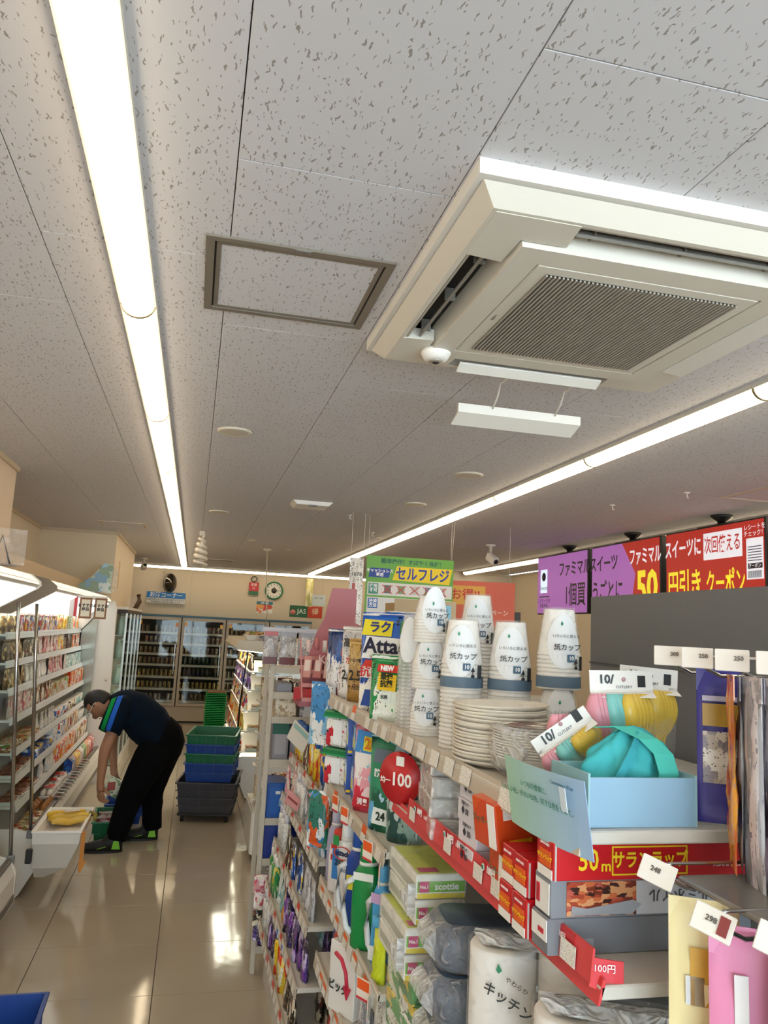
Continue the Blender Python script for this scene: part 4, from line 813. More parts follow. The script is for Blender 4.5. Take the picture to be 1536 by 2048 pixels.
MB().box(-.23, .23, -.31, .31, .055, .076, .004).build('platform', DARK, t)
for x in (-.19, .19):
    for y in (-.27, .27):
        w_ = MB().lathe([(.026, -.012), (.028, -.008), (.028, .008), (.026, .012)], 14).build('wheel', BLACK, t, None, (x, y, .028)); w_.rotation_euler = (0, math.pi / 2, 0)
        MB().box(x - .017, x + .017, y - .02, y + .02, .05, .0555).build('caster_plate', GREY, t)
gc = place(crate(.27, .5, .155, CG), 'crate', (-.50, 6.86, 0), .05, 'green crate on the floor behind the man\'s front foot', 'crate')
place(crate(.30, .34, .165, CB), 'crate', (-.45, 7.34, 0), .05, 'blue crate on the floor beyond the small green crate', 'crate')
for k in range(4):
    place(BX['dark'] if k % 2 else P['pink'], 'packed_goods', (-.56 + (k % 2) * .13, 6.74 + (k // 2) * .17, .02), .1, ('pink pack lying in the green floor crate, front left', 'dark box in the green floor crate, front right', 'pink pack in the green floor crate, back left', 'dark box in the green floor crate, back right')[k], 'pack', 'goods in the green floor crate')
place(crate(.42, .60, .25, CB), 'crate', (-.645, 3.20, 0), .02, 'blue crate on the floor at the bottom left corner', 'crate')
# green shopping baskets
t0 = None
for k in range(24):
    z = .12 + k * .0245
    if k == 0:
        bb = MB().loft([R4(-.11, .11, -.16, .16, z * 0), R4(-.135, .135, -.20, .20, .024)], cap=False).mesh('basket', mat('#0a6a30', .5))
        rm = MB()
        for q in ((-.145, .145, -.21, -.195), (-.145, .145, .195, .21), (-.145, -.13, -.195, .195), (.13, .145, -.195, .195)): rm.box(*q, .013, .0195)
        rmm = rm.mesh('rim', mat('#17b055', .4)); BK = (bb, [('rim', rmm)])
    place(BK, 'shopping_basket', (.40, 11.9, z), 0, f'green shopping basket in the stack by the fridges, {ordw(23 - k)} from the top', 'basket', 'nested green shopping baskets')
t = thing('basket_stand', 'low stand under the stack of green shopping baskets', 'stand', (.40, 11.9, 0)); MB().box(-.13, .13, -.18, .18, .02, .12, .01).build('base', mat('#0f7a3a', .5), t); MB().box(-.1, .1, -.1, .1, 0, .02).build('foot', DARK, t)
MB().box(-.13, .13, -.19, .19, 0, .012, .003).build('basket_lid_board', mat('#7a5a36', .6), None, None, (.40, 11.9, .12 + 23 * .0245 + .026)); tag(bpy.data.objects['basket_lid_board'], 'brown board on top of the green basket stack', 'board')
# ================= lit open case on the right of the aisle =================
lx, ly = .66, 8.05
t = thing('lit_deli_case', 'brightly lit open deli case facing the aisle behind the crates', 'chilled case', (lx, ly, 0))
Ld = 2.6
MB().prism([(-.04, .03), (.9, .03), (.9, .42), (-.16, .42), (-.18, .38), (-.14, .25)], 'y', 0, Ld).build('base', CASEW, t)
MB().prism([(-.22, 1.45), (-.24, 1.48), (-.20, 1.545), (.9, 1.545), (.9, 1.43), (.06, 1.43)], 'y', 0, Ld).build('canopy', mat('#d8cdb8', .45), t)
MB().prism([(-.20, 1.446), (.05, 1.428), (.05, 1.423), (-.20, 1.441)], 'y', .03, Ld - .03).build('canopy_light', mat('#fffbe8', .5, emit=9.0), t)
MB().box(.5, .55, 0, Ld, .42, 1.43).build('back_panel', mat('#fbf8f0', .5), t)
MB().tube([(-.11, 0, 1.44), (-.15, -.0, .95), (-.16, 0, .42)], .010, 6).build('post', BLACK, t)
MB().prism([(-.16, .42), (-.11, 1.44), (.5, 1.43), (.5, .42)], 'y', .004, .010).build('glass_end', PANE, t)
MB().box(.05, .1, .03, Ld - .03, .0, .03).box(.7, .75, .03, Ld - .03, 0, .03).build('foot', DARK, t)
MB().box(-.1, .5, .02, Ld - .02, .44, .455).build('deck_light', mat('#fff8e4', .5, emit=1.2), t)
pk = ['meal', 'orange', 'candy', 'dark', 'yellow', 'pink']
BIGP = {k: T_pouch(.16, .15, .05, PR[k], 3) for k in ('candy', 'yellow', 'orange', 'dark', 'purple')}
MEAL = T_tray(.18, .14, .05, PR['meal'])
for k, (z, xf) in enumerate(((.46, -.15), (.66, -.145), (.86, -.12), (1.06, -.10), (1.24, -.08))):
    MB().box(xf, .5, .02, Ld - .02, z - .012, z).build('shelf', CASEI, t)
    MB().box(xf + .03, xf + .05, .03, Ld - .03, z - .018, z - .012).build('shelf_light', mat('#fff4dc', .5, emit=9.0), t)
    for c in range(11):
        kk = [('orange', 'orange'), ('yellow', 'yellow'), ('candy', 'colourful'), ('purple', 'purple'), ('dark', 'dark')][k] if c % 3 != 2 else [('candy', 'colourful'), ('orange', 'orange'), ('dark', 'dark'), ('candy', 'colourful'), ('yellow', 'yellow')][k]
        place(BIGP[kk[0]], 'snack_bag', (lx + xf + .03, ly + .16 + c * .225, z), -rp + .1, f'{kk[1]} snack bag, lit deli case, {ordw(4 - k)} shelf down, {ordw(c)} from near end', 'snack bag', f'snack bags on the {r_[4 - k]} shelf of the lit deli case')
    for c in range(2):
        place(MEAL, 'meal_tray', (lx + xf + .17 + c * .17, ly + .12, z), 0, f'meal tray at the lit deli case end, {ordw(4 - k)} shelf down, {ordw(c)} from aisle', 'meal tray', 'meal trays at the glass end of the lit deli case')
place(T_tray(.3, .2, .09, PR['meal']), 'bread_tray', (.66, 8.25, 1.546), .1, 'wrapped bread tray on top of the lit deli case', 'tray')
place(T_carton(.28, .16, .05, PR['dark']), 'dark_box', (.80, 8.12, 1.546), -.1, 'dark flat box on top of the lit deli case', 'box')
# ================= the man =================
py = 6.55
man = thing('person', 'bending man in a navy polo with green and blue stripes, beside the chilled case', 'person', (0, 0, 0))
SKIN = mat('#a8795c', .55); 
def skinmesh(name, verts, edges, radii, m, parent, lv=2, root=0, smooth=True):
    me = bpy.data.meshes.new(name); me.from_pydata(verts, edges, []); me.materials.append(m)
    o = bpy.data.objects.new(name, me); COL.objects.link(o)
    if parent: o.parent = parent
    o.modifiers.new('skin', 'SKIN'); o.modifiers.new('sub', 'SUBSURF').levels = lv; o.modifiers['sub'].render_levels = lv; o.modifiers['skin'].use_smooth_shade = True
    sv = me.skin_vertices[0].data if me.skin_vertices else None
    for i, r in enumerate(radii):
        sv[i].radius = r if isinstance(r, tuple) else (r, r)
        sv[i].use_root = (i == root)
    return o
pelvis = (-.15, 6.56, .83); sp1 = (-.25, 6.55, .94); sp2 = (-.37, 6.54, 1.02); chest = (-.46, 6.53, 1.04); neck = (-.545, 6.515, 1.045); headb = (-.60, 6.50, 1.06)
shL = (-.475, 6.35, 1.01); elL = (-.565, 6.31, .73); wrL = (-.575, 6.33, .50); paL = (-.565, 6.34, .43)
shR = (-.475, 6.72, 1.01); elR = (-.56, 6.78, .76); wrR = (-.51, 6.64, .53); paR = (-.49, 6.58, .47)
hipL = (-.175, 6.46, .75); knL = (-.325, 6.42, .44); anL = (-.43, 6.385, .11)
hipR = (-.15, 6.66, .75); knR = (-.205, 6.69, .43); anR = (-.185, 6.71, .11)
ME_E = lambda n: [(i, i + 1) for i in range(n - 1)]
bv = [pelvis, sp1, sp2, chest, neck, headb, shL, elL, wrL, paL, shR, elR, wrR, paR, hipL, knL, anL, hipR, knR, anR]
be = [(0, 1), (1, 2), (2, 3), (3, 4), (4, 5), (3, 6), (6, 7), (7, 8), (8, 9), (3, 10), (10, 11), (11, 12), (12, 13), (0, 14), (14, 15), (15, 16), (0, 17), (17, 18), (18, 19)]
br = [.11, .11, .115, .105, .052, .05, .05, .044, .028, .034, .05, .044, .028, .034, .08, .055, .038, .08, .055, .038]
body = skinmesh('body', bv, be, br, SKIN, man)
# hands: palm plus five fingers each
for side, wr, pa in ((-1, wrL, paL), (1, wrR, paR)):
    for k in range(4):
        b0 = Vector(pa) + Vector((-.018 + k * .012, -.018 * side + .0, -.03)); L_ = (.034, .04, .037, .03)[k]
        d = Vector((.35, -.25 * side, -1)).normalized(); p1 = b0 + d * L_; p2 = p1 + (d + Vector((.8, 0, .3))).normalized() * L_ * .8; p3 = p2 + Vector((.8, 0, .55)).normalized() * L_ * .5
        MB().tube([Vector(pa) + Vector((-.015 + k * .01, 0, 0)), b0, p1, p2, p3], [.011, .010, .009, .0085, .006], 8).build('finger', SKIN, man)
    th0 = Vector(wr) + (Vector(pa) - Vector(wr)) * .5; MB().tube([th0, th0 + Vector((.03, -.01 * side, -.02)), th0 + Vector((.055, -.01 * side, -.045)), th0 + Vector((.07, 0, -.06))], [.014, .012, .010, .007], 8).build('thumb', SKIN, man)
# head: facing down and towards the case
hd = Vector((-.648, 6.49, 1.045)); head = MB(); rings = []
def headpt(th, ph):
    x = math.sin(th) * math.cos(ph); y = math.sin(th) * math.sin(ph); z = math.cos(th)
    X = .092 * x; Y = .074 * y; Z = .115 * z
    if z < -.2: X *= 1 - .25 * (-z - .2); Y *= 1 - .4 * (-z - .2)
    if x > .75 and -.35 < z < .1: X += .022 * max(0, 1 - abs(y) * 5)           # nose
    if x > .6 and -.62 < z < -.45: X += .006 * max(0, 1 - abs(y) * 2.5)         # lips
    if x > .7 and .05 < z < .22 and .2 < abs(y) < .5: X -= .006                # eye sockets
    return (X, Y, Z)
for i in range(1, 24): rings.append([headpt(math.pi * i / 24, 2 * math.pi * j / 32) for j in range(32)])
head.loft(rings, cap=True, smooth=True); ho = head.build('head', SKIN, man); ho.location = hd
ho.rotation_euler = (0, 0, 0)
HM = Matrix.Rotation(math.pi - .25, 4, 'Z') @ Matrix.Rotation(1.15, 4, 'Y'); ho.matrix_local = Matrix.Translation(hd) @ HM
for s in (-1, 1):
    MB().loft([[(.012 * math.cos(a_) * k - .005, s * (.072 + w_), .024 * math.sin(a_) * k) for a_ in [2 * math.pi * j / 12 for j in range(12)]] for w_, k in ((0, .7), (.008, 1), (.013, .95), (.009, .5))], smooth=True).build('ear', SKIN, ho)
    MB().lathe([(.001, -.009), (.007, -.006), (.0095, 0), (.007, .006), (.001, .009)], 12).build('eye', mat('#e8e4de', .2), ho, None, (.077, s * .028, .018)); MB().lathe([(.001, -.002), (.0045, 0), (.001, .002)], 10).build('pupil', BLACK, ho, None, (.087, s * .028, .018)).rotation_euler = (0, math.pi / 2, 0)
    MB().tube([(.085, s * .015, .040), (.088, s * .03, .044), (.08, s * .045, .04)], .003, 5).build('eyebrow', mat('#17120f', .8), ho)
MB().tube([(.09, -.022, -.055), (.095, 0, -.052), (.09, .022, -.055)], .003, 5).build('mouth', mat('#7a4238', .5), ho)
# white spectacles arm and lenses
MB().tube([(.10, -.04, .016), (.09, -.066, .02), (.0, -.083, .02), (-.02, -.08, .01)], .003, 5).tube([(.10, .04, .016), (.09, .066, .02), (.0, .083, .02), (-.02, .08, .01)], .003, 5).build('spectacles', mat('#dcd8d0', .3), ho)
hair = MB(); rings = []
for i in range(0, 15):
    th = math.pi * .02 + math.pi * .62 * i / 14; r_i = []
    for j in range(32):
        ph = 2 * math.pi * j / 32; x, y, z = headpt(th, ph); f = 1.10 + .02 * math.sin(j * 5 + i * 3)
        front = math.cos(ph)
        if th > 1.0 and front > .35: f = .93
        if th > 1.55 and front > -.3: f = .90
        r_i.append((x * f - .004, y * f, z * f + .004))
    rings.append(r_i)
hair.loft(rings, cap=True, smooth=True); hair.build('hair', mat('#14100e', .55), ho)
# clothes
shirt_m = bpy.data.materials.new('navy polo with stripes'); shirt_m.use_nodes = True; nt = shirt_m.node_tree; N = nt.nodes; bs = N['Principled BSDF']; bs.inputs['Roughness'].default_value = .95; bs.inputs['Specular IOR Level'].default_value = .15
ge = N.new('ShaderNodeTexCoord'); sx_ = N.new('ShaderNodeSeparateXYZ'); nt.links.new(ge.outputs['Object'], sx_.inputs[0])
cr = N.new('ShaderNodeValToRGB'); cr.color_ramp.interpolation = 'CONSTANT'; e = cr.color_ramp.elements
st = [(0, '#071626'), (.14, '#0f8f45'), (.42, '#071626'), (.50, '#2a62c4'), (.82, '#071626')]
while len(e) < 5: e.new(.5)
for i, (p_, c) in enumerate(st): e[i].position = p_
for i, (p_, c) in enumerate(st): e[i].color = hexc(c)
# stripe coordinate runs along the sleeve side: x + lean * z
ma = N.new('ShaderNodeMath'); ma.operation = 'MULTIPLY_ADD'; ma.inputs[1].default_value = -.24; nt.links.new(sx_.outputs[2], ma.inputs[0]); nt.links.new(sx_.outputs[0], ma.inputs[2])
mr = N.new('ShaderNodeMapRange'); mr.inputs[1].default_value = -.835; mr.inputs[2].default_value = -.725; nt.links.new(ma.outputs[0], mr.inputs[0]); nt.links.new(mr.outputs[0], cr.inputs[0])
ly_ = N.new('ShaderNodeMath'); ly_.operation = 'LESS_THAN'; ly_.inputs[1].default_value = 6.40; nt.links.new(sx_.outputs[1], ly_.inputs[0])
mx = N.new('ShaderNodeMix'); mx.data_type = 'RGBA'; mx.inputs[6].default_value = hexc('#071626'); nt.links.new(ly_.outputs[0], mx.inputs[0]); nt.links.new(cr.outputs[0], mx.inputs[7]); nt.links.new(mx.outputs[2], bs.inputs['Base Color'])
def ringloft(R, m, name, n=36, cap=True, wob=0.0):
    """tapering trunk: (cx, cy, cz, nx, nz, half thickness along (nx,nz), half width along y)"""
    rr = []
    for q, (cx, cy, cz, nx, nz, a_, b_) in enumerate(R):
        l_ = math.hypot(nx, nz); nx /= l_; nz /= l_; row = []
        for j in range(n):
            t_ = 2 * math.pi * j / n; k_ = 1 + wob * math.sin(t_ * 4 + q * 1.3) + wob * .7 * math.sin(t_ * 7 - q * 2.1)
            u = a_ * math.copysign(abs(math.cos(t_)) ** .9, math.cos(t_)) * k_; v = b_ * math.copysign(abs(math.sin(t_)) ** .9, math.sin(t_)) * k_
            row.append((cx + nx * u, cy + v, cz + nz * u))
        rr.append(row)
    return rr
def smooth(R, k=3):        # extra rings between the given ones
    out = []
    for a_, b_ in zip(R, R[1:]): out += [tuple(x + (y - x) * i / k for x, y in zip(a_, b_)) for i in range(k)]
    return out + [R[-1]]
TR_ = [(-.165, 6.56, .790, .55, .70, .135, .185), (-.19, 6.56, .815, .52, .78, .150, .195), (-.255, 6.555, .880, .52, .85, .165, .20), (-.32, 6.55, .930, .42, .90, .168, .205), (-.39, 6.545, .985, .30, .95, .160, .21), (-.465, 6.54, 1.025, .18, .98, .135, .21), (-.525, 6.53, 1.04, .05, 1, .108, .175), (-.565, 6.52, 1.045, 0, 1, .075, .10), (-.585, 6.515, 1.048, 0, 1, .062, .066)]
sh_ = MB().loft(ringloft(smooth(TR_), shirt_m, 'x', wob=.012), smooth=True)
sh_.build('polo_shirt', shirt_m, man)
for y_s, tip in ((6.385, (-.545, 6.315, .865)), (6.69, (-.545, 6.755, .865))):
    p0 = (-.485, y_s, 1.035); p1 = tuple((a_ + b_) / 2 + (.01 if i_ == 2 else 0) for i_, (a_, b_) in enumerate(zip(p0, tip)))
    MB().tube([(-.45, y_s + (.05 if y_s < 6.5 else -.05), 1.05), p0, p1, tip], [.085, .098, .090, .084], 20).build('sleeve', shirt_m, man)
MB().tube([(-.585, 6.455, 1.05), (-.59, 6.49, 1.10), (-.59, 6.54, 1.105), (-.585, 6.58, 1.05), (-.585, 6.55, .995), (-.585, 6.48, .995), (-.585, 6.455, 1.05)], .012, 8).build('collar', shirt_m, man)
PT = [(-.20, 6.56, .865, .6, .6, .125, .178), (-.165, 6.56, .815, .85, .4, .155, .192), (-.150, 6.56, .75, 1, .12, .160, .198), (-.165, 6.56, .67, 1, 0, .150, .195), (-.18, 6.56, .60, 1, 0, .115, .165), (-.19, 6.56, .56, 1, 0, .05, .08)]
tr_m = mat('#06070a', .95, spec=.12)
tp = MB().loft(ringloft(smooth(PT), tr_m, 'x', wob=.006), smooth=True)
tp.tube([(-.19, 6.465, .76), (-.235, 6.455, .66), (-.285, 6.44, .55), (-.335, 6.43, .44), (-.385, 6.41, .28), (-.415, 6.395, .16), (-.43, 6.387, .085)], [.125, .132, .122, .104, .088, .080, .078], 22)
tp.tube([(-.135, 6.655, .76), (-.155, 6.665, .66), (-.180, 6.675, .55), (-.200, 6.69, .43), (-.203, 6.70, .28), (-.195, 6.705, .16), (-.187, 6.71, .085)], [.125, .130, .115, .098, .084, .076, .073], 22)
tp.build('trousers', tr_m, man)
def shoe(x, y, rz, which):
    s = MB(); Lf = .27; rr = []
    for i in range(13):
        u = i / 12; X = -.075 + Lf * u; w_ = .036 + .014 * math.sin(math.pi * min(1, u * 1.15)) if u < .95 else .025; h_ = .105 * (1 - u) ** .55 + .045 if u < .98 else .03
        if u > .45: h_ = .06 * (1 - (u - .45)) + .02
        rr.append([(X, w_ * math.cos(a_), .018 + (h_ if math.sin(a_) > 0 else .0) * abs(math.sin(a_)) ** .7 * (1 if math.sin(a_) > 0 else 0)) for a_ in [2 * math.pi * j / 16 for j in range(16)]])
    sh = s.loft(rr, smooth=True).build('shoe', mat('#0d0f0e', .6), man); sh.location = (x, y, 0); sh.rotation_euler = (0, 0, rz)
    so = MB().loft([[(-.078 + Lf * 1.02 * (1 - math.cos(a_)) / 2, (.05 if a_ < math.pi else .05) * math.sin(a_) * (.86 + .14 * (1 - math.cos(a_)) / 2), z) for a_ in [2 * math.pi * j / 24 for j in range(24)]] for z in (.0, .022)]).build('sole', mat('#16181a', .6), sh)
    for sd in (-1, 1):
        MB().prism([(-.06, .028), (.0, .03), (-.01, .085), (-.045, .09)], 'y', sd * .048 - .003, sd * .048 + .003).build('green_heel_patch', mat('#7ac52c', .5), sh)
        MB().tube([(.03, sd * .045, .05), (.075, sd * .048, .038), (.10, sd * .045, .032)], .003, 5).build('green_stripe', mat('#7ac52c', .5), sh)
    MB().tube([(.03, -.02, .085), (.05, .02, .078), (.06, -.02, .068), (.085, .02, .06)], .0025, 5).build('laces', mat('#8a8f8c', .6), sh)
shoe(-.455, 6.375, math.pi + .06, 'front'); shoe(-.215, 6.705, math.pi + .05, 'rear')
hp = thing('handled_pack', 'pale green wrapped pack held in the bending man\'s hands', 'pack', (-.515, 6.43, .46), .5)
m_ = bagmesh(.15, .13, .06, prt('lettuce', ['#b9c9a0', '#dfe6cf', '#9ab582', '#eef0e6'], 3), 5, 6, base=False, seed=9); ob('pack_body', m_, hp, (0, 0, -.07), (0, .5, 0)); MB().box(-.03, .03, -.034, -.03, -.03, .03).build('pack_label', mat('#a0524e', .5), hp)
# ================= shelf rows on the right =================
PANELG = mat('#6f7073', .5); GSH = mat('#cfc9be', .4); REDR = mat('#d9474a', .35); RAILC = mat('#c3b7a6', .35)
TAGM = {k: MB().box(0, w, -.0008, 0, 0, h).mesh('price_tag', m) for k, w, h, m in (('w', .052, .030, CARD), ('o', .05, .042, CARDO), ('r', .055, .042, CARDR), ('s', .042, .028, CARD))}
def gshelf(par, y0, y1, xf, z, D=.43, tags='w', step=.085, red=False, hgt=.036, tagz=0):
    L = y1 - y0
    s = MB().box(xf, xf + D, y0, y1, z - .017, z, .002).build('shelf', GSH, par)
    # sloping price rail on the aisle edge
    rl = MB().prism([(xf - .004, z - hgt), (xf - .001, z - hgt), (xf + .008, z + .006), (xf + .003, z + .008)], 'y', y0, y1).build('price_rail', REDR if red else RAILC, s)
    k = 0; y = y0 + .03
    while y < y1 - .05:
        t_ = tags[k % len(tags)]; k += 1
        if t_ != '-':
            o = bpy.data.objects.new('price_tag', TAGM[t_]); COL.objects.link(o); o.parent = s; o.location = (xf - .0052, y + .05, z - hgt + .002 + tagz); o.rotation_euler = (-.18, 0, -math.pi / 2)
        y += step
    return s
g1 = thing('shelf_unit', 'tall grey-backed shelf unit nearest the viewer, with paper cups, plates and kitchen wrap', 'shelf unit', (0, 0, 0))
MB().box(1.045, 1.06, -.6, 1.955, .10, 1.828).build('back_panel', PANELG, g1); MB().box(1.045, 1.06, 1.965, 2.9, .10, 1.50).build('back_panel', mat('#8f8a82', .5), g1)
MB().box(1.040, 1.046, -.6, 1.955, 1.652, 1.655).build('panel_joint', mat('#55565a', .5), g1)
MB().box(.52, 1.06, -.6, 2.88, 0, .12).build('base', GSH, g1)
for y, h in ((2.875, 1.5), (1.96, 1.5), (.90, 1.81), (0, 1.81)): MB().box(1.02, 1.05, y - .012, y + .012, 0.1, h).build('upright', mat('#8a8782', .4), g1)
gshelf(g1, .955, 1.957, .50, 1.47, .53, 'www-wwww', .095, tagz=.002, hgt=.030); gshelf(g1, 1.963, 2.87, .50, 1.47, .53, 'www-o', .1)
rsh = gshelf(g1, .93, 1.955, .515, 1.297, .51, '-', .105, red=True, hgt=.022)
rs = MB().prism([(.503, 1.299), (.506, 1.299), (.510, 1.338), (.507, 1.338)], 'y', .935, 1.785).build('red_price_strip', REDR, g1)
for k in range(4):
    y = 1.735 - k * .21
    o = MB().box(0, .125, -.001, 0, 0, .018).build('price_band', mat('#c5242c', .4), rs, None, (.5055, y, 1.319)); o.rotation_euler = (-.066, 0, -rp)
    text('100円', .015, mat('#ffffff', .5), rs, (.5035, y - .045, 1.328), (rp - .066, 0, -rp), bold=.0006); text('110円', .010, mat('#ffe9e4', .5), rs, (.5035, y - .090, 1.326), (rp - .066, 0, -rp))
    o = MB().lathe([(.006, 0), (.006, .001)], 12).build('green_dot', mat('#d6ece6', .5), rs, None, (.5035, y - .012, 1.328)); o.rotation_euler = (0, -rp, 0)
    o = MB().lathe([(.0035, 0), (.0035, .001)], 12).build('green_dot', mat('#2f8f78', .5), rs, None, (.5025, y - .012, 1.328)); o.rotation_euler = (0, -rp, 0)
for k in range(10):
    if k in (1, 2, 4): continue
    o = bpy.data.objects.new('price_tag', TAGM['w']); COL.objects.link(o); o.parent = rs; o.scale = (.8, 1, .85); o.location = (.5015, 1.76 - k * .083, 1.300); o.rotation_euler = (-.066, 0, -rp)
t = thing('red_shelf_flag', 'bent red price flag at the near end of the red price strip', 'price card', (.507, .945, 1.292), -.35)
MB().loft([[(x, -.002 + .02 * (x / .09) ** 2, 0 - x * .3), (x, .02 * (x / .09) ** 2, 0 - x * .3), (x, .02 * (x / .09) ** 2, .034 - x * .1), (x, -.002 + .02 * (x / .09) ** 2, .034 - x * .1)] for x in (0, .015, .03, .042)]).build('flag_card', mat('#d4303a', .4), t)
text('100円', .011, mat('#ffffff', .5), t, (.018, -.0035, .022), (rp, 0, 0))
gshelf(g1, .90, 1.49, .515, .965, .41, 'ww-r', .12); gshelf(g1, .90, 1.955, .50, .70, .53, 'www', .12)
gshelf(g1, 1.965, 2.87, .50, 1.172, .53, 'wwo-w', .09); gshelf(g1, 1.965, 2.87, .50, .848, .53, 'wo', .07, hgt=.045)
gshelf(g1, 1.965, 2.87, .50, .60, .53, 'oow', .07, hgt=.045); gshelf(g1, 1.965, 2.87, .50, .36, .53, 'wo', .08)
# orange price flags that stick out
for k, (x, y, z, tl) in enumerate(((.49, 2.10, 1.135, .3), (.488, 1.95, 1.12, -.3), (.488, 2.42, 1.15, .25), (.488, 2.58, 1.15, .2), (.487, 2.06, .815, .5), (.487, 1.99, .81, -.4), (.487, 1.86, .67, .4), (.487, 1.74, .67, .4))):
    t = thing('price_flag', ['orange price flag left of the round red sign, below the middle shelf', 'orange price flag nearest the round red sign', 'orange price flag under the blue powder boxes, nearer one', 'orange price flag under the blue powder boxes, farther one', 'tilted orange price flag below the sky blue bottle', 'orange price flag below the yellow green pouch', 'orange price flag beside the slate blue packs, farther one', 'orange price flag beside the slate blue packs, nearer one'][k], 'price card', (x, y, z), -rp + tl, 'orange price flags on shelf edges')
    MB().box(-.025, .025, -.001, 0, -.02, .03).build('flag_card', mat('#f2ece2', .4), t); MB().box(-.022, .022, -.0022, -.0011, .004, .027).build('orange_field', mat('#ee5f1f', .4), t); MB().box(-.024, .024, -.0022, -.0011, -.0195, -.014).build('red_edge', mat('#cc3340', .4), t)
# ---- paper cups ----
PAPER = mat('#f1efea', .55); BLUEB = mat('#5b7186', .5); CUPB = mat('#f4f2ee', .5); INK = mat('#2d3136', .5); LBL = mat('#e9ecef', .4); LINEG = mat('#b7bfc4', .5)
def cup_pack(n=12, r=.040, hc=.088, pitch=.0088, band=True, clear=False, print_=True):
    """inverted cup on top of nested rims, inside a film sleeve"""
    total = hc + (n - 1) * pitch
    m = CUPB if not clear else film('clear cup', .30, .2)
    ring_ = MB(); parts = []
    top = MB().lathe([(r, 0), (r * 1.02, .002), (r * 1.02, .005), (r * .985, .007), (r * .72, hc - .003), (r * .70, hc), (r * .66, hc - .002), (.001, hc - .002)], 28).mesh('cup', m)
    rimm = MB().lathe([(r * .96, 0), (r * 1.03, .001), (r * 1.03, .0052), (r * .97, .0068), (r * .95, .0088)], 28, cap=False).mesh('cup_rim', m if clear else PAPER)
    sleeve = MB().lathe([(r * 1.05, 0), (r * 1.055, total - hc + .005), (r * .80, total - .002), (r * .74, total + .004), (.002, total + .001)], 28, cap=False).mesh('film_sleeve', FILM)
    return dict(n=n, r=r, hc=hc, pitch=pitch, total=total, top=top, rim=rimm, sleeve=sleeve, band=band, pr=print_, clear=clear)
def cup_stack(D, x, y, z, rz, label, group, bandz=None):
    t = thing('cup_pack', label, 'paper cups', (x, y, z), rz, group)
    if D['clear']: t['category'] = 'plastic cups'
    for k in range(D['n'] - 1): ob('cup', D['rim'], t, (0, 0, k * D['pitch']))
    z0 = (D['n'] - 1) * D['pitch']
    ob('cup', D['top'], t, (0, 0, z0)); ob('film_sleeve', D['sleeve'], t)
    r = D['r']
    if D['band']:
        ob('blue_band', BANDM, t, (0, 0, bandz if bandz is not None else z0 * .12), label='slate blue band').scale = (r / .043, r / .043, 1)
    # round paper label wrapped on the front, with its text
    lb = ob('paper_label', LABM if not D['clear'] else LABM2, t, (0, 0, z0 + D['hc'] * .10)); lb.scale = (r / .04, r / .04, 1)
    if D['pr']:
        f = -r * 1.0
        text('いろいろに使える', .0075, INK, t, (-.004, f - .004, z0 + D['hc'] * .42), (rp, 0, 0)); text('紙カップ', .0145, INK, t, (-.002, f - .0055, z0 + D['hc'] * .18), (rp, 0, 0), bold=.0002)
        b = ob('count_badge', BADGE, t, (.006, f - .006, z0 - .004)); text('10', .011, mat('#ffffff', .5), t, (.006, f - .0075, z0 - .004), (rp, 0, 0), bold=.0002)
        ob('green_leaf_mark', LEAFM, t, (-.012, f - .001, z0 + D['hc'] * .68))
        ob('barcode', BARM, t, (r * .80, -r * .74, z0 - .012), (0, 0, .75)); ob('forest_mark', TREEM, t, (r * .46, -r * .99, z0 - .014), (0, 0, .42))
    return t
def arc_label(r, a0, a1, z0, z1, m, round_=True, n=14):
    b = MB(); r_ = []
    for i in range(n + 1):
        u = i / n; a_ = a0 + (a1 - a0) * u; hh = math.sqrt(max(0.02, 1 - (2 * u - 1) ** 2)) if round_ else 1; zc = (z0 + z1) / 2; q = (z1 - z0) / 2 * hh
        r_.append((a_, zc - q, zc + q))
    V = []; F = []
    for i, (a_, lo, hi) in enumerate(r_):
        for zz in (lo, (lo + hi) / 2, hi):
            rr = r if zz < .012 else r - (zz - .012) * .125
            V.append((rr * math.sin(a_), -rr * math.cos(a_), zz))
    for i in range(n):
        for j in (0, 1): F.append((i * 3 + j, i * 3 + 3 + j, i * 3 + 4 + j, i * 3 + 1 + j))
    return b.add(V, F, True).mesh('label', m)
LABM = arc_label(.0425, -.95, .62, -.035, .075, LBL); LABM2 = arc_label(.0425, -1.1, .3, -.045, .07, LBL)
BANDM = MB().lathe([(.0458, 0), (.0459, .012), (.0457, .022)], 28, cap=False).mesh('blue_band', BLUEB)
BADGE = MB().box(-.008, .008, 0, .001, -.0075, .0075, .0005).mesh('badge', mat('#45667f', .5))
LEAFM = MB().prism([(0, -.004), (.003, 0), (0, .006), (-.003, 0)], 'y', 0, .0006).mesh('leaf', mat('#2f8f6a', .5))
b = MB()
for i in range(8): b.box(-.006 + i * .0016, -.0052 + i * .0016, 0, .0006, -.016, .012)
BARM = b.mesh('barcode', INK)
TREEM = MB().prism([(-.004, -.012), (.004, -.012), (.004, -.006), (-.004, -.006)], 'y', 0, .0006).prism([(-.001, -.006), (.001, -.006), (.001, 0), (-.001, 0)], 'y', 0, .0006).prism([(-.005, 0), (.005, 0), (0, .010)], 'y', 0, .0006).mesh('mark', INK)
CP = cup_pack(21, .044, .095); CPS = cup_pack(8, .040, .058, .0075, False); CPC = cup_pack(22, .039, .085, .0095, False, True, False); CP2 = cup_pack(13, .043, .09)
GC = 'paper cup packs on the top shelf'
cup_stack(CP, .575, 1.650, 1.47, -.25, 'sleeve of white paper cups directly behind the paper plates, left one', GC, .128)
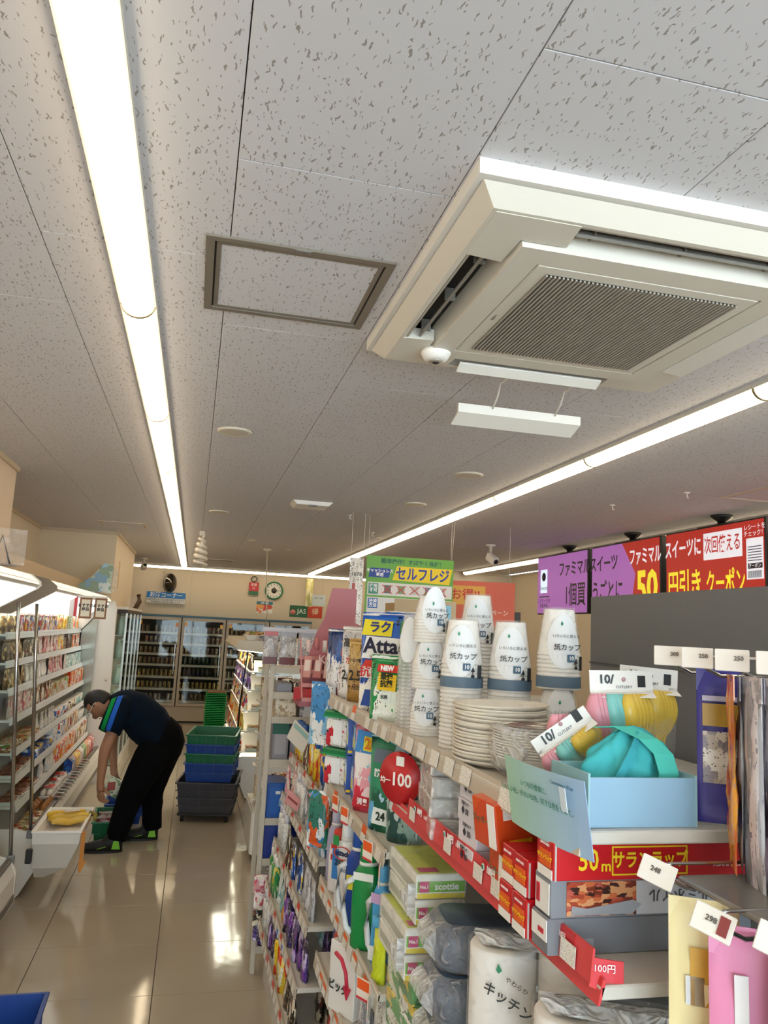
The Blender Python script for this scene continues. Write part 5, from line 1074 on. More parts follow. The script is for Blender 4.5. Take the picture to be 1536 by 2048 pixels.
cup_stack(CP, .670, 1.610, 1.47, -.2, 'sleeve of white paper cups directly behind the paper plates, right one', GC, .128)
zz = 1.47
for k, nm in enumerate(('at the bottom', 'second from the bottom', 'third from the bottom')):
    cup_stack(CPS, .560, 1.845, zz, -.3 + k * .2, f'short sleeve of small paper cups {nm} of the column beside clear cups', GC); zz += CPS['total'] - .002
cup_stack(cup_pack(23, .043, .092, .0092, False), .70, 1.90, 1.515, -.2, 'tall sleeve of white paper cups at the back, topping all others on the right', GC)
MB().box(.64, .76, 1.84, 1.96, 1.4705, 1.514, .003).build('cup_box', mat('#e6e2da', .5)); tag(bpy.data.objects['cup_box'], 'low white carton under the tall cup sleeve at the back', 'carton')
zz = 1.47
cup_stack(cup_pack(9, .043, .075, .0078, False),   .745, 1.53, zz, -.1, 'lower sleeve of white paper cups in the column by the grey back panel', GC); zz += .075 + 8 * .0078 + .001
cup_stack(cup_pack(9, .043, .095, .0085, True), .745, 1.53, zz, -.05, 'upper sleeve of white paper cups in the column by the grey back panel', GC, .004)
cup_stack(CPC, .560, 1.985, 1.47, -.3, 'tall sleeve of clear plastic cups beside the green detergent pouch', GC)
cup_stack(cup_pack(21, .039, .085, .0095, False, True, False), .66, 2.05, 1.47, -.3, 'tall sleeve of clear plastic cups behind the front one', GC)
# ---- paper plates and bowls ----
PL = MB().lathe([(.060, 0), (.066, .0015), (.088, .010), (.091, .0135), (.089, .0145), (.086, .0125), (.065, .004), (.001, .004)], 40).mesh('plate', mat('#e6ddcc', .7))
t = thing('plate_pack', 'film-wrapped pack of white paper plates on the top shelf in front of the cups', 'paper plates', (.585, 1.445, 1.4705), 0)
for k in range(17): o = ob('plate', PL, t, (random.uniform(-.001, .001), random.uniform(-.001, .001), k * .0062)); o.rotation_euler = (random.uniform(-.02, .02), random.uniform(-.02, .02), 0)
MB().lathe([(.070, 0), (.093, .01), (.0945, .05), (.093, .112), (.085, .121), (.05, .119), (.002, .12)], 36, cap=False).build('film_wrap', film('plate film', .10, 1.0), t)
BOWLM = MB().lathe([(.036, 0), (.040, .001), (.070, .036), (.075, .038), (.073, .0395), (.069, .037), (.036, .003), (.001, .003)], 36).mesh('bowl', PAPER)
t = thing('bowl_pack', 'crinkled film pack of white paper bowls with a dark printed label, on the shelf edge', 'paper bowls', (.592, 1.300, 1.4705), 0)
for k in range(11): ob('bowl', BOWLM, t, (0, 0, k * .0045))
MB().lathe([(.050, 0), (.076, .02), (.081, .05), (.079, .087), (.06, .089), (.002, .088)], 32, cap=False).build('film_wrap', film('bowl film', .22, 1.6), t)
MB().lathe([(.058, .0892), (.001, .0894)], 24, cap=False).build('label_disc', prt('bowllabel', ['#3a2a24', '#e9e2d4', '#8a3a2c', '#f2ece0', '#2a2220'], 3, tamt=.3), t)
# ---- cutlery packs ----
PKC, TLC, YLC = mat('#e8a0b0', .3), mat('#86d0cc', .3), mat('#e6c250', .3)
def spoonstack(H, m, n=5, bowl=.018, bend=1):
    """nested spoons seen from the side: wavy handles with the bowls in front at the top"""
    out = []
    for k in range(n):
        rr = []
        for i in range(17):
            u = i / 16; z = u * H
            w_ = .0050 if u < .5 else .005 + bowl * math.sin(math.pi * min(.97, (u - .5) / .5)) ** .8
            y = .010 * math.sin((u - .05) * 5.2) * bend + (0 if u < .45 else -.010 * math.sin(math.pi * (u - .45) / .55))
            rr.append([(-w_, y - .0007, z), (0, y - .0007 - (.004 if u > .45 else 0), z), (w_, y - .0007, z), (w_, y + .0007, z), (0, y + .0007 - (.003 if u > .45 else 0), z), (-w_, y + .0007, z)])
        out.append(MB().loft(rr, smooth=True).mesh('spoon', m))
    return out
def cutlery(x, y, z, rz, tilt, label, n=5, H=.13, header=True, big='10/'):
    t = thing('cutlery_pack', label, 'cutlery', (x, y, z), rz, 'pastel cutlery packs'); t.rotation_euler = (tilt[0], tilt[1], rz)
    for c, m in enumerate((PKC, TLC, YLC)):
        me = spoonstack(H, m, 1, .0085 * H / .13)[0]
        for i in range(n):       # three nests side by side, each fanned sideways so that every edge shows
            o = ob('spoon', me, t, (-.036 + c * .024 + i * .0045, -.008 + i * .0035, 0)); o.rotation_euler = (0, .02 * (i - 2), -.75 + .3 * c)
    ob('film_bag', bagmesh(.10, H + .012, .045, film('cutlery film', .07, .8), 6, 7, base=False, seed=int(x * 999)), t, (0, 0, -.006))
    if header:
        h_ = .034 * (H / .13) ** .5
        MB().prism([(0, H), (-.016, H - .006), (-.015, H - .0045), (0, H + .002), (.001, H + h_), (0, H + h_)], 'x', -.050, .050).build('header_card', mat('#efede8', .4), t); text(big, .019, INK, t, (-.024, -.0012, H + h_ * .6), bold=.0006)
        MB().box(.026, .038, -.0012, -.0002, H + .010, H + .028).build('black_mark', BLACK, t); text('CUTLERY', .0062, INK, t, (.004, -.0012, H + .010)); o = MB().lathe([(.0035, 0), (.0035, .0006)], 10).build('dot_mark', mat('#c9a0a4', .5), t, None, (.004, -.0005, H + .022)); o.rotation_euler = (rp, 0, 0)
cutlery(.672, 1.14, 1.485, -.25, (-.04, -.04), 'large pack of pastel spoons standing behind the turquoise cloth', 5, .145)
cutlery(.735, 1.19, 1.490, -.15, (-.04, .06), 'pack of pastel spoons standing at the back right of the other spoon pack', 5, .145)
cutlery(.615, 1.17, 1.480, -.3, (.05, -.02), 'pack of pastel spoons behind the leaning small cutlery pack', 5, .115, False)
cutlery(.612, 1.125, 1.500, -.2, (-.1, -.62), 'small pastel fork pack leaning diagonally with its white header card', 5, .075)
# ---- turquoise bag in a pale blue box ----
t = thing('display_box', 'pale blue open display box on the near end of the top shelf', 'box', (.602, 1.02, 1.4705), 0)
BXM = mat('#9cc4cb', .5); BXM2 = mat('#8fb3cc', .5)
MB().box(-.082, .073, -.05, -.047, 0, .063).build('front_panel', BXM2, t); MB().box(-.085, -.082, -.05, .06, 0, .068).build('side_panel', BXM, t); MB().box(.073, .076, -.05, .06, 0, .066).box(-.082, .073, .058, .061, 0, .066).box(-.082, .073, -.047, .058, 0, .003).build('inner_panel', BXM, t)
cl = thing('folded_cloth_bag', 'turquoise folded fabric bag with a strap in the pale blue box', 'fabric bag', (.605, 1.035, 1.475), 0)
TQ = mat('#3fb3b8', .75); rr = []
for i in range(25):
    u = i / 24; row = []
    for j in range(60):
        a_ = 2 * math.pi * j / 60; r_ = (.074, .045)[0] * math.sin(math.pi * min(.999, .10 + .86 * (1 - u))) ** .5 if False else .074 * (1 - u ** 2.2) ** .5
        wob = 1 + .10 * math.sin(a_ * 5 + u * 7) + .07 * math.sin(a_ * 9 - u * 9) + .04 * math.sin(a_ * 14 + u * 21)
        row.append((r_ * math.cos(a_) * wob * .98 + .018 * u, (.042 * (1 - u ** 3) ** .5) * math.sin(a_) * wob + .008, .012 + .100 * u + .006 * math.sin(a_ * 4)))
    rr.append(row)
MB().loft(rr, smooth=True).build('fabric', TQ, cl)
def ribbon(pts, w, m, name, par, ax=(1, 0, 0)):
    ax = Vector(ax); r_ = []
    for p in pts: p = Vector(p); r_.append([tuple(p - ax * w / 2), tuple(p + ax * w / 2), tuple(p + ax * w / 2 + Vector((0, .002, .001))), tuple(p - ax * w / 2 + Vector((0, .002, .001)))])
    return MB().loft(r_, smooth=False).build(name, m, par)
rr2 = [[(.055 + .034 * math.cos(a_) * (1 - u ** 2.4) ** .5 * (1 + .08 * math.sin(a_ * 6 + u * 9)), .012 + .036 * math.sin(a_) * (1 - u ** 2.4) ** .5, .02 + .082 * u) for a_ in [2 * math.pi * j_ / 30 for j_ in range(30)]] for u in [i_ / 14 for i_ in range(14)]]
MB().loft(rr2, smooth=True).build('fabric_fold', TQ, cl)
ribbon([(.04, -.043, .0), (.042, -.046, .03), (.044, -.045, .06), (.04, -.038, .085), (.025, -.025, .103), (.0, .0, .116), (-.02, .02, .112)], .03, mat('#4cc4b6', .7), 'strap', cl)
ribbon([(-.055, -.046, .02), (-.03, -.044, .055), (0, -.03, .09), (.02, -.012, .108)], .012, mat('#3aa8b4', .8), 'fold', cl, (.6, 0, -.7))
# price card with handwriting leaning at the shelf edge
t = thing('leaning_message_card', 'pale green to blue printed message card leaning out over the shelf edge', 'card', (.487, 1.035, 1.450), -rp + .10); t.rotation_euler = (.16, 0, -rp + .10)
gm = bpy.data.materials.new('green blue card'); gm.use_nodes = True; nt = gm.node_tree; N = nt.nodes; tc = N.new('ShaderNodeTexCoord'); sp_ = N.new('ShaderNodeSeparateXYZ'); cr = N.new('ShaderNodeValToRGB')
cr.color_ramp.elements[0].color = hexc('#a9d0b9'); cr.color_ramp.elements[1].color = hexc('#9dbbe0'); nt.links.new(tc.outputs['Generated'], sp_.inputs[0]); nt.links.new(sp_.outputs[0], cr.inputs[0]); nt.links.new(cr.outputs[0], N['Principled BSDF'].inputs['Base Color'])
MB().loft([[(x, .012 * (x / .14) ** 2 - .001, -.012), (x, .012 * (x / .14) ** 2, -.012), (x, .012 * (x / .14) ** 2, .086), (x, .012 * (x / .14) ** 2 - .001, .086)] for x in (-.105, -.08, -.04, 0, .04, .08, .105)]).build('card', gm, t)
text('いつもの食卓に、\nたのしい色、きれいな色、好きな色をそえて。', .0095, mat('#3d7f6c', .5), t, (-.008, -.004, .050), (rp, 0, 0), space=1.6); text('Convenience Wear', .007, mat('#3f6f8c', .5), t, (.068, -.0055, .076), (rp, 0, 0))
MB().box(.066, .080, -.0085, -.0075, .045, .075).build('clear_tape', mat('#d3e2ee', .2), t)
# ---- detergent pouches, far part of the top shelf ----
def dpouch(name, label, x, y, z, rz, w, h, d, m, texts=(), cap=None, seed=2, cat='detergent', patches=(), gr='pouches on the far top shelf'):
    t = thing(name, label, cat, (x, y, z), rz, gr)
    ob('pouch_body', bagmesh(w, h, d, m, 8, 10, base=True, seed=seed), t)
    MB().box(-w / 2, w / 2, -.001, .001, h - .002, h + .008).build('top_seal', m, t)
    for px_, pz, pw, ph, c in patches:
        yy = -d / 2 * min(1, (1 - pz / h) ** .6) - .002
        lean_ = .0
        MB().prism([(px_ - pw / 2, pz - ph / 2 * .9), (px_ + pw / 2 * .9, pz - ph / 2), (px_ + pw / 2, pz + ph / 2 * .8), (px_ - pw / 2 * .85, pz + ph / 2)], 'y', yy - .0012, yy).build('printed_patch', mat(c, .3), t)
    for s_, sz, c, px_, pz, bo in texts:
        yy = -d / 2 * min(1, (1 - pz / h) ** .6) - .006; text(s_, sz, mat(c, .4), t, (px_, yy, pz), bold=bo)
    if cap: MB().lathe([(.014, 0), (.014, .02), (.011, .024)], 14).build('spout_cap', mat(cap, .4), t, None, (-w * .3, 0, h - .006))
    return t
PB = lambda n, pal, sc=3, **k: prt(n, pal, sc, vary=False, rough=.22, **k)
dpouch('detergent_pouch', 'big blue, white and red detergent refill pouch with black lettering', .585, 2.315, 1.4705, -.60, .20, .285, .07, PB('attackp', ['#1f56b4', '#f5f3ee', '#1a4aa6', '#e9e6e2', '#2a66c4'], 2.2),
       [('Attack', .062, '#151a3c', .0, .192, .0018), ('アタック', .017, '#1a1a1a', -.03, .156, .0003), ('抗菌EX', .034, '#d12a24', -.035, .115, .0008), ('ラク', .036, '#1c2f86', -.035, .247, .0012)], None, 3,
       patches=((-.045, .247, .10, .05, '#f0dc2c'), (.055, .25, .06, .045, '#2f7a3c'), (0, .187, .18, .07, '#f4f2ee'), (-.01, .140, .15, .022, '#d9382c'), (-.025, .114, .13, .034, '#f4f2ee'), (.0, .04, .16, .05, '#1c4a9c')))
dpouch('detergent_pouch', 'green and white detergent refill pouch with a yellow hexagon', .532, 2.12, 1.4705, -.80, .120, .165, .05, PB('greenp', ['#0f8a4a', '#12934f', '#e8f0e4', '#0f8a4a'], 1.6),
       [('NEW', .018, '#ffffff', .0, .138, .001), ('最強\n抗菌', .020, '#1c2a1c', .002, .106, .0008), ('抗菌', .011, '#33463a', .0, .062, .0003), ('850g KAO', .014, '#ffffff', .0, .022, .0005)], None, 5,
       patches=((.0, .138, .07, .022, '#d9382c'), (.002, .102, .062, .048, '#f2c62a'), (0, .062, .042, .028, '#e4ece4')))
dpouch('detergent_pouch', 'blue and yellow pouch tilted on top behind the big detergent pouch', .655, 2.44, 1.615, -.6, .13, .15, .04, PB('bluep', ['#2a62b8', '#f0dc2c', '#3f86d0', '#f3f1ea'], 2), [('くらし\nラクに', .028, '#d23a4a', .0, .10, .001)], None, 6, patches=((0, .10, .10, .07, '#e9e24a'),))
dpouch('detergent_pouch', 'gold and white slim pouch marked 2.5', .555, 2.63, 1.4705, -.95, .105, .20, .045, PB('goldp', ['#b8924a', '#a97f3a', '#c9a45c'], 1.8, text='#3a2a14'), [('2.5', .046, '#17120c', .0, .085, .0012), ('ヶ月分', .02, '#2a2014', 0, .048, .0004), ('少ない量で', .014, '#2a2014', 0, .135, .0003)], None, 7)
dpouch('detergent_pouch', 'silver white slim pouch marked 2.5 left of the gold one', .55, 2.735, 1.4705, -.95, .105, .24, .045, PB('silverp', ['#d9d8d8', '#eceae8', '#c8c6c8'], 1.8, text='#3a3a44'), [('2.5', .044, '#1a1a1c', .0, .08, .0012), ('高密', .034, '#1a1a1c', 0, .19, .0008), ('水', .03, '#c02a2a', .0, .13, .0006)], None, 8)
dpouch('detergent_pouch', 'red and white slim pouch at the far end of the top shelf', .55, 2.81, 1.4705, -1.0, .09, .19, .045, PB('redp', ['#c8283a', '#efe9ec', '#a81c2c'], 1.8), [('K', .04, '#c02a2a', 0, .12, .001)], None, 9)
for k, (y, pal) in enumerate(((2.86, '#2a5fae'), (2.93, '#cfd4da'))): 
    t = dpouch('hanging_brush_pack', ('blue hanging cleaning brush pack above the far end of the top shelf', 'pale hanging brush pack beside the pink display')[k], .52, y, 1.50, -1.0, .08, .20, .03, PB('hang%d' % k, [pal, '#e6e6ea', '#25407c'], 2), [], None, 10 + k, 'brush pack')
# brown cardboard box with its flap open, clutter behind
t = thing('cardboard_box', 'open brown cardboard display box behind the detergent pouches', 'cardboard box', (.80, 2.84, 1.4705), .1)
MB().box(-.12, .12, -.10, -.097, 0, .355).build('front_panel', mat('#b39a78', .7), t); MB().box(-.12, -.117, -.097, .0, 0, .34).box(.117, .12, -.097, .0, 0, .34).box(-.117, .117, -.003, .0, 0, .34).box(-.117, .117, -.097, .0, 0, .004).build('box_panel', mat('#a88b62', .8), t)
f_ = MB().box(-.30, 0, -.0985, -.094, -.04, .0).build('flap', mat('#7a5a26', .7), t, None, (.0, 0, .385)); f_.rotation_euler = (0, -.80, 0)
text('当たる!!', .03, mat('#4a4a44', .5), t, (-.02, -.1015, .21), bold=.0005); MB().box(.0, .10, -.1012, -.1001, .28, .34).build('blue_print', mat('#7fb0c4', .6), t); MB().box(-.03, .06, -.1012, -.1001, .235, .275).build('orange_print', mat('#d6925e', .6), t)
t = thing('dark_sign_box', 'small black box with white writing behind the clear cups', 'box', (.80, 2.45, 1.4705), 0); MB().box(-.08, .08, 0, .04, 0, .22, .002).build('box_body', mat('#2a2a28', .5), t); text('ー\nデ', .03, mat('#c9c4b8', .5), t, (0, -.002, .18), space=.8)
# ---- wrap boxes on the red-railed shelf ----
def carton(name, label, x0, y0, z0, w, d, h, m, group, rz=0, faces=(), cat='box', end=None):
    t = thing(name, label, cat, (x0, y0, z0), rz, group)
    MB().box(0, w, 0, d, 0, h, .001).build('carton_body', m, t)
    for f in faces: f(t)
    return t
RW = mat('#c8141e', .3); YT = mat('#f2cf1f', .4); WT = mat('#f4f2ee', .4)
def wrapfaces(t):
    w, h = .31, .0505
    text('50', .038, YT, t, (.050, -.0016, .025), bold=.0006, sx=.8); text('m', .020, YT, t, (.076, -.0016, .018), bold=.0004)
    fr = MB()
    for q in ((.085, .20, .0415, .0435), (.085, .20, .006, .008), (.085, .087, .008, .0415), (.198, .20, .008, .0415)): fr.box(q[0], q[1], -.0012, -.0002, q[2], q[3])
    fr.build('yellow_border', YT, t); text('サランラップ', .0235, YT, t, (.1425, -.0016, .0245), bold=.0007, sx=.82)
    text('ASAHI KASEI', .009, WT, t, (.265, -.0016, .018)); endface(t)
def endface(t):
    MB().box(-.0012, -.0002, .003, .047, .0, .012).build('white_foot', WT, t); MB().box(-.0012, -.0002, .008, .042, .014, .034).build('orange_panel', mat('#e8641e', .4), t)
    text('サランラップ', .0075, YT, t, (-.0016, .025, .024), (rp, 0, -rp), bold=.0002); text('ASAHI KASEI', .005, WT, t, (-.0016, .025, .042), (rp, 0, -rp))
    MB().box(.0015, .004, -.0012, .0, .0, .047).build('grey_edge', mat('#b9b4b0', .4), t)
zs = 1.2975
def foilfaces(t):
    MB().box(.022, .125, -.0014, -.0002, .003, .046).build('food_photo', prt('foodphoto', ['#a8442c', '#c8693c', '#7a2e1c', '#d99a6a', '#3a1a14', '#b85a4a'], 9, tamt=.1, vary=False), t)
    MB().prism([(.028, .004), (.118, .004), (.132, .016), (.120, .022), (.05, .012), (.030, .016)], 'y', -.0022, -.0012).build('foil_print', mat('#c9ccd4', .25, .6), t)
    MB().box(.125, .31, -.0014, -.0002, .003, .046).build('pale_panel', mat('#cfd4de', .4), t); text('アルミホイル', .019, mat('#4a5260', .5), t, (.20, -.0028, .028), (-rp, 0, math.pi), bold=.0002) if False else text('アルミホイル', .019, mat('#4a5260', .5), t, (.20, -.0028, .028), (rp, math.pi, 0), bold=.0002)
    MB().box(-.0012, -.0002, .004, .046, .003, .042).build('end_label', mat('#ececec', .4), t); MB().box(-.0022, -.0012, .032, .042, .012, .036).build('red_label', mat('#c8283a', .4), t)
carton('foil_box', 'grey foil box at the bottom of the pile on the red-railed shelf', .487, 1.02, zs, .31, .05, .046, mat('#7b7e86', .35), 'kitchen wrap and foil boxes', faces=[lambda t: (MB().box(-.0014, -.0002, .002, .048, .016, .043).build('white_label', mat('#f0f0f0', .4), t), MB().box(-.0024, -.0014, .01, .026, .024, .030).build('red_label', mat('#c8283a', .4), t), MB().box(.028, .044, -.001, 0, .005, .020).build('recycle_mark', mat('#9a9da6', .4), t), MB().box(.05, .066, -.001, 0, .005, .020).build('recycle_mark', mat('#9a9da6', .4), t))])
carton('foil_box', 'foil box with a grilled food photo in the middle of the pile', .490, 1.018, zs + .0465, .31, .05, .049, mat('#83868e', .35), 'kitchen wrap and foil boxes', faces=[foilfaces])
carton('wrap_box', 'red kitchen wrap box with yellow 50 and lettering on top of the foil boxes', .489, 1.01, zs + .096, .31, .052, .048, RW, 'kitchen wrap and foil boxes', faces=[wrapfaces])
for k in range(4):
    x, y, z = [(.482, 1.078, zs), (.486, 1.085, zs + .051), (.484, 1.135, zs), (.488, 1.136, zs + .051)][k]
    carton('wrap_box', ('red kitchen wrap box seen end-on at the shelf edge below another', 'red kitchen wrap box seen end-on, second up behind the foil boxes', 'red kitchen wrap box seen end-on, farther along the red-railed shelf', 'red kitchen wrap box seen end-on, highest and farthest along')[k], x, y, z, .22, .048, .05, RW, 'kitchen wrap boxes seen end-on', faces=[endface])
OR = PB('orangebox', ['#d8491e', '#d24a20', '#e2571f'], 1.4, tamt=.3)
for k, (x, y, z, rz) in enumerate(((.50, 1.20, zs, -.08), (.495, 1.215, zs + .075, .1))):
    t = carton('freezer_bag_box', ('orange freezer bag box standing on the red-railed shelf', 'orange freezer bag box tilted on top of the lower one')[k], x, y, z, .19, .085, .073, OR, 'orange freezer bag boxes', rz,
           faces=[lambda t: (MB().box(-.0014, -.0002, .006, .03, .003, .07).build('white_end_panel', WT, t), text('ジッパー', .014, mat('#2f7a5a', .4), t, (-.0018, .056, .04), (rp, 0, -rp)), MB().box(.02, .06, -.0012, 0, .008, .016).build('yellow_pill', YT, t), MB().box(.012, .055, -.0012, 0, .048, .07).build('barcode_label', CARD, t))])
    if k: t.rotation_euler = (.0, -.12, .1)
for k in range(4):
    t = carton('glove_box', ('white small box with dark print', 'white small box with dark print')[0] + ' on the red-railed shelf, ' + ('lowest', 'second up', 'third up', 'topmost')[k], .505 + .006 * (k % 2), 1.36, zs + k * .0385, .12, .085, .038, mat('#dcd8e2', .4), 'small white boxes on the red-railed shelf', .04 * (k % 2),
           faces=[lambda t: (text('◆ 88', .016, mat('#2c3040', .4), t, (-.0018, .042, .02), (rp, 0, -rp)), text('冷凍パック', .008, mat('#2c3040', .4), t, (-.0018, .042, .033), (rp, 0, -rp)), text('100枚', .007, mat('#2c3040', .4), t, (.03, -.0018, .012)))])
# clear food containers
CLR = film('clear box', .34, .35)
for k in range(4):
    t = thing('food_container_pack', 'clear-wrapped grey plastic food containers on the red-railed shelf, ' + ('lowest pack', 'second pack up', 'third pack up', 'topmost pack')[k], 'food containers', (.60, 1.66 + .01 * (k % 2), zs + k * .041), -.15, 'clear-wrapped food containers')
    MB().box(-.085, .085, -.085, .085, 0, .038, .008).build('container', mat('#b9bab6', .3), t); MB().box(-.088, .088, -.088, .088, .028, .034, .002).build('lid', mat('#d5d6d2', .25), t)
    MB().box(-.091, .091, -.091, .091, 0, .040, .003).build('film_wrap', CLR, t)
    for i in range(2): MB().box(-.03 + i * .07, -.027 + i * .07, -.0915, -.0905, .01, .022).build('latch', GREY, t)
t = thing('round_price_sign', 'round red price sign reading 100 at the far end of the red price strip', 'price card', (.515, 1.90, 1.36), -.9)
m_ = MB().lathe([(.062, 0), (.062, .002)], 32).build('disc', mat('#c9252b', .4), t); m_.rotation_euler = (rp, 0, 0)
text('100', .042, WT, t, (.005, -.004, -.005), bold=.001); text('均一', .016, WT, t, (-.042, -.004, -.01), bold=.0004); MB().box(-.012, .012, -.0034, -.0022, .028, .050, .0004).build('white_badge', WT, t)
# ---- bay under the red rail: tissue, bin bags, kitchen towels ----
def tissue(x, y, z, rz, label):
    t = thing('tissue_pack', label, 'tissue pack', (x, y, z), rz, 'tissue box packs')
    for k in range(2):
        MB().box(-.057, .057, -.115, .115, k * .053, k * .053 + .05, .002).build('tissue_box', mat('#eeeee6', .45), t)
        z_ = k * .053
        MB().box(-.054, .054, -.1162, -.1152, z_ + .014, z_ + .036).build('green_band', mat('#6fb52a', .4), t); MB().box(-.054, .054, -.1162, -.1152, z_ + .001, z_ + .011).build('yellow_band', mat('#e8d42a', .4), t); MB().box(-.050, -.028, -.1172, -.1163, z_ + .014, z_ + .036).build('magenta_badge', mat('#c62a6e', .4), t)
        text('No.1', .010, WT, t, (-.039, -.1176, z_ + .025), bold=.0003); text('scottie', .020, WT, t, (.012, -.1172, z_ + .025), bold=.0005)
        MB().box(-.0582, -.0572, -.10, .10, z_ + .012, z_ + .03).build('grey_print', mat('#b9bcae', .4), t)
    MB().box(-.05, .05, -.11, .11, .1032, .1038).build('top_print', mat('#cfd84a', .4), t); MB().box(-.045, .0, -.10, -.07, .1040, .1044).build('magenta_badge', mat('#c62a6e', .4), t)
    MB().box(-.060, .060, -.119, .119, -.0003, .1065, .004).build('film_wrap', FILM, t)
    MB().prism([(-.115, .02), (-.05, .05), (-.115, .085)], 'x', -.075, -.058).build('film_tuck', film('tuck film', .4, 1.2), t)
tissue(.570, 1.838, 1.088, 0, 'wrapped tissue box pack with green and yellow bands, upper one beside the green bottle')
tissue(.550, 1.836, .979, .0, 'wrapped tissue box pack with green and yellow bands, second one down')
for k in range(3):
    t = thing('tissue_box_pack', 'green and white wrapped pack under the tissue boxes, ' + ('lowest', 'middle one', 'uppermost')[k], 'pack', (.575, 1.84, .7005 + k * .0925), 0, 'packs under the tissue boxes'); MB().box(-.058, .058, -.11, .11, 0, .091, .004).build('pack_body', PR['green'], t); MB().box(-.060, .060, -.112, .112, .001, .0918, .004).build('film_wrap', FILM, t)
BINB = prt('binbag', ['#46566c', '#3c4a60', '#4e5e74', '#42526a'], 1.6, tamt=.12, vary=False, text='#8a98a8')
for k in range(5):
    t = thing('bin_bag_pack', 'slate blue soft pack in crinkled clear film under the red rail, ' + ('lowest', 'second up', 'third up', 'fourth up', 'topmost')[k], 'soft pack', (.605 - .012 * (k % 2), 1.585 + .010 * (k % 3), .7005 + k * .090), -.15 + .1 * (k % 2), 'slate blue soft packs')
    rr = []
    for i in range(11):
        u = i / 10; q = (1 - abs(2 * u - 1) ** 4 * .22)
        rr.append([(.092 * q * math.copysign(abs(math.cos(a_)) ** .45, math.cos(a_)) * (1 + .03 * math.sin(3 * a_ + k * 2 + u * 5)), .082 * q * math.copysign(abs(math.sin(a_)) ** .45, math.sin(a_)) * (1 + .03 * math.cos(4 * a_ + u * 4)), .002 + .089 * u) for a_ in [2 * math.pi * j / 40 + .01 for j in range(40)]])
    MB().loft(rr, smooth=True).build('pack_body', BINB, t)
    MB().loft([[(x * 1.05, y_ * 1.06, .001 + (z_ - .002) * 1.0) for x, y_, z_ in r_] for r_ in rr], smooth=True).build('film_wrap', film('crinkle film', .16, 1.8), t)
    MB().prism([(-.09, .02), (-.115, .045), (-.11, .06), (-.09, .075)], 'y', -.05, .05).build('film_tuck', film('tuck film', .4, 1.2), t)
def roll(r, h, m=None):
    core = MB().lathe([(.02, h), (.02, .0), (.0185, .0), (.0185, h)], 20, cap=False).mesh('core', mat('#b8a58a', .8))
    body = MB().lathe([(.02, .0), (r - .003, .0), (r, .004), (r, h - .004), (r - .003, h), (.02, h), (.02, h * .6)], 36, cap=False).mesh('paper_roll', m or mat('#eceae6', .85))
    return body, core
RB, RC = roll(.056, .225)
GP = prt('towelprint', ['#3f8f3a', '#6fae3a', '#d8401e', '#f08a2a', '#2f7a3a', '#e9e7e0'], 7, tamt=.05, vary=False)
for k, (x, y, lab) in enumerate(((.560, 1.345, 'kitchen towel roll pack with printed vegetables, lettering side to the aisle'), (.568, 1.10, 'plain wrapped white kitchen towel roll nearer the viewer under the red price strip'))):
    t = thing('kitchen_towel_pack', lab, 'kitchen towel', (x, y, .966 if k == 0 else .966), -.5)
    if k: t.location.z = .9665
    for i in range(2): ob('paper_roll', RB, t, (.057 + i * .116 - .057, .0, 0)); ob('core', RC, t, (i * .116, 0, 0))
    MB().loft([[(x_ + .0, y_, z_) for x_, y_ in ([(-.060 * math.sin(a_) , -.060 * math.cos(a_)) for a_ in [math.pi * j / 10 for j in range(11)]] + [(.116 + .060 * math.sin(a_), .060 * math.cos(a_)) for a_ in [math.pi * j / 10 for j in range(11)]])] for z_ in (.0005, .05, .15, .229)], smooth=True, cap=False).build('film_wrap', FILM, t)
    MB().loft([[(-.03, -.03, .229), (.14, -.03, .229), (.14, .03, .229), (-.03, .03, .229)], [(-.05, -.01, .24), (.16, -.01, .24), (.16, .01, .24), (-.05, .01, .24)]]).build('film_fold', film('tuck film', .4, 1.2), t)
    if k == 0:
        text('キッチンタオル', .022, INK, t, (.045, -.0635, .145), (rp, .45, 0), bold=.0003); text('やわらか', .010, INK, t, (.03, -.0635, .185), (rp, .45, 0)); text('2ロール', .010, INK, t, (.03, -.0635, .10), (rp, .45, 0))
        MB().prism([(.075, .09), (.085, .095), (.085, .125), (.080, .13), (.075, .12)], 'y', -.064, -.0635).build('blue_drop', mat('#2f6f9c', .4), t)
        MB().prism([(-.045, 0), (.02, 0), (.11, .0), (.09, .03), (.02, .045), (-.0, .075), (-.03, .09), (-.045, .08)], 'y', -.063, -.0625).build('vegetable_print', GP, t); MB().prism([(.0, .20), (.006, .205), (.0, .215), (-.004, .205)], 'y', -.064, -.0635).build('green_leaf_mark', mat('#2f8f6a', .4), t)
# caps of bottles at the very bottom
for k, px_ in enumerate((1160, 1255, 1385)):
    p_ = at(px_, 2040, z=1.135)
    t = thing('red_capped_bottle', 'bottle with a shiny red cap at the bottom edge of the picture, ' + ('left one', 'middle one', 'right one')[k], 'bottle', (p_.x + .01, p_.y, .966), 0, 'red-capped bottles')
    MB().lathe([(.026, 0), (.028, .01), (.028, .11), (.014, .13), (.014, .14)], 20).build('bottle_body', mat('#d8cfc8', .2), t); MB().lathe([(.018, .135), (.019, .145), (.018, .166), (.012, .172), (.001, .173)], 20).build('cap', mat('#b8323c', .12, coat=1), t)
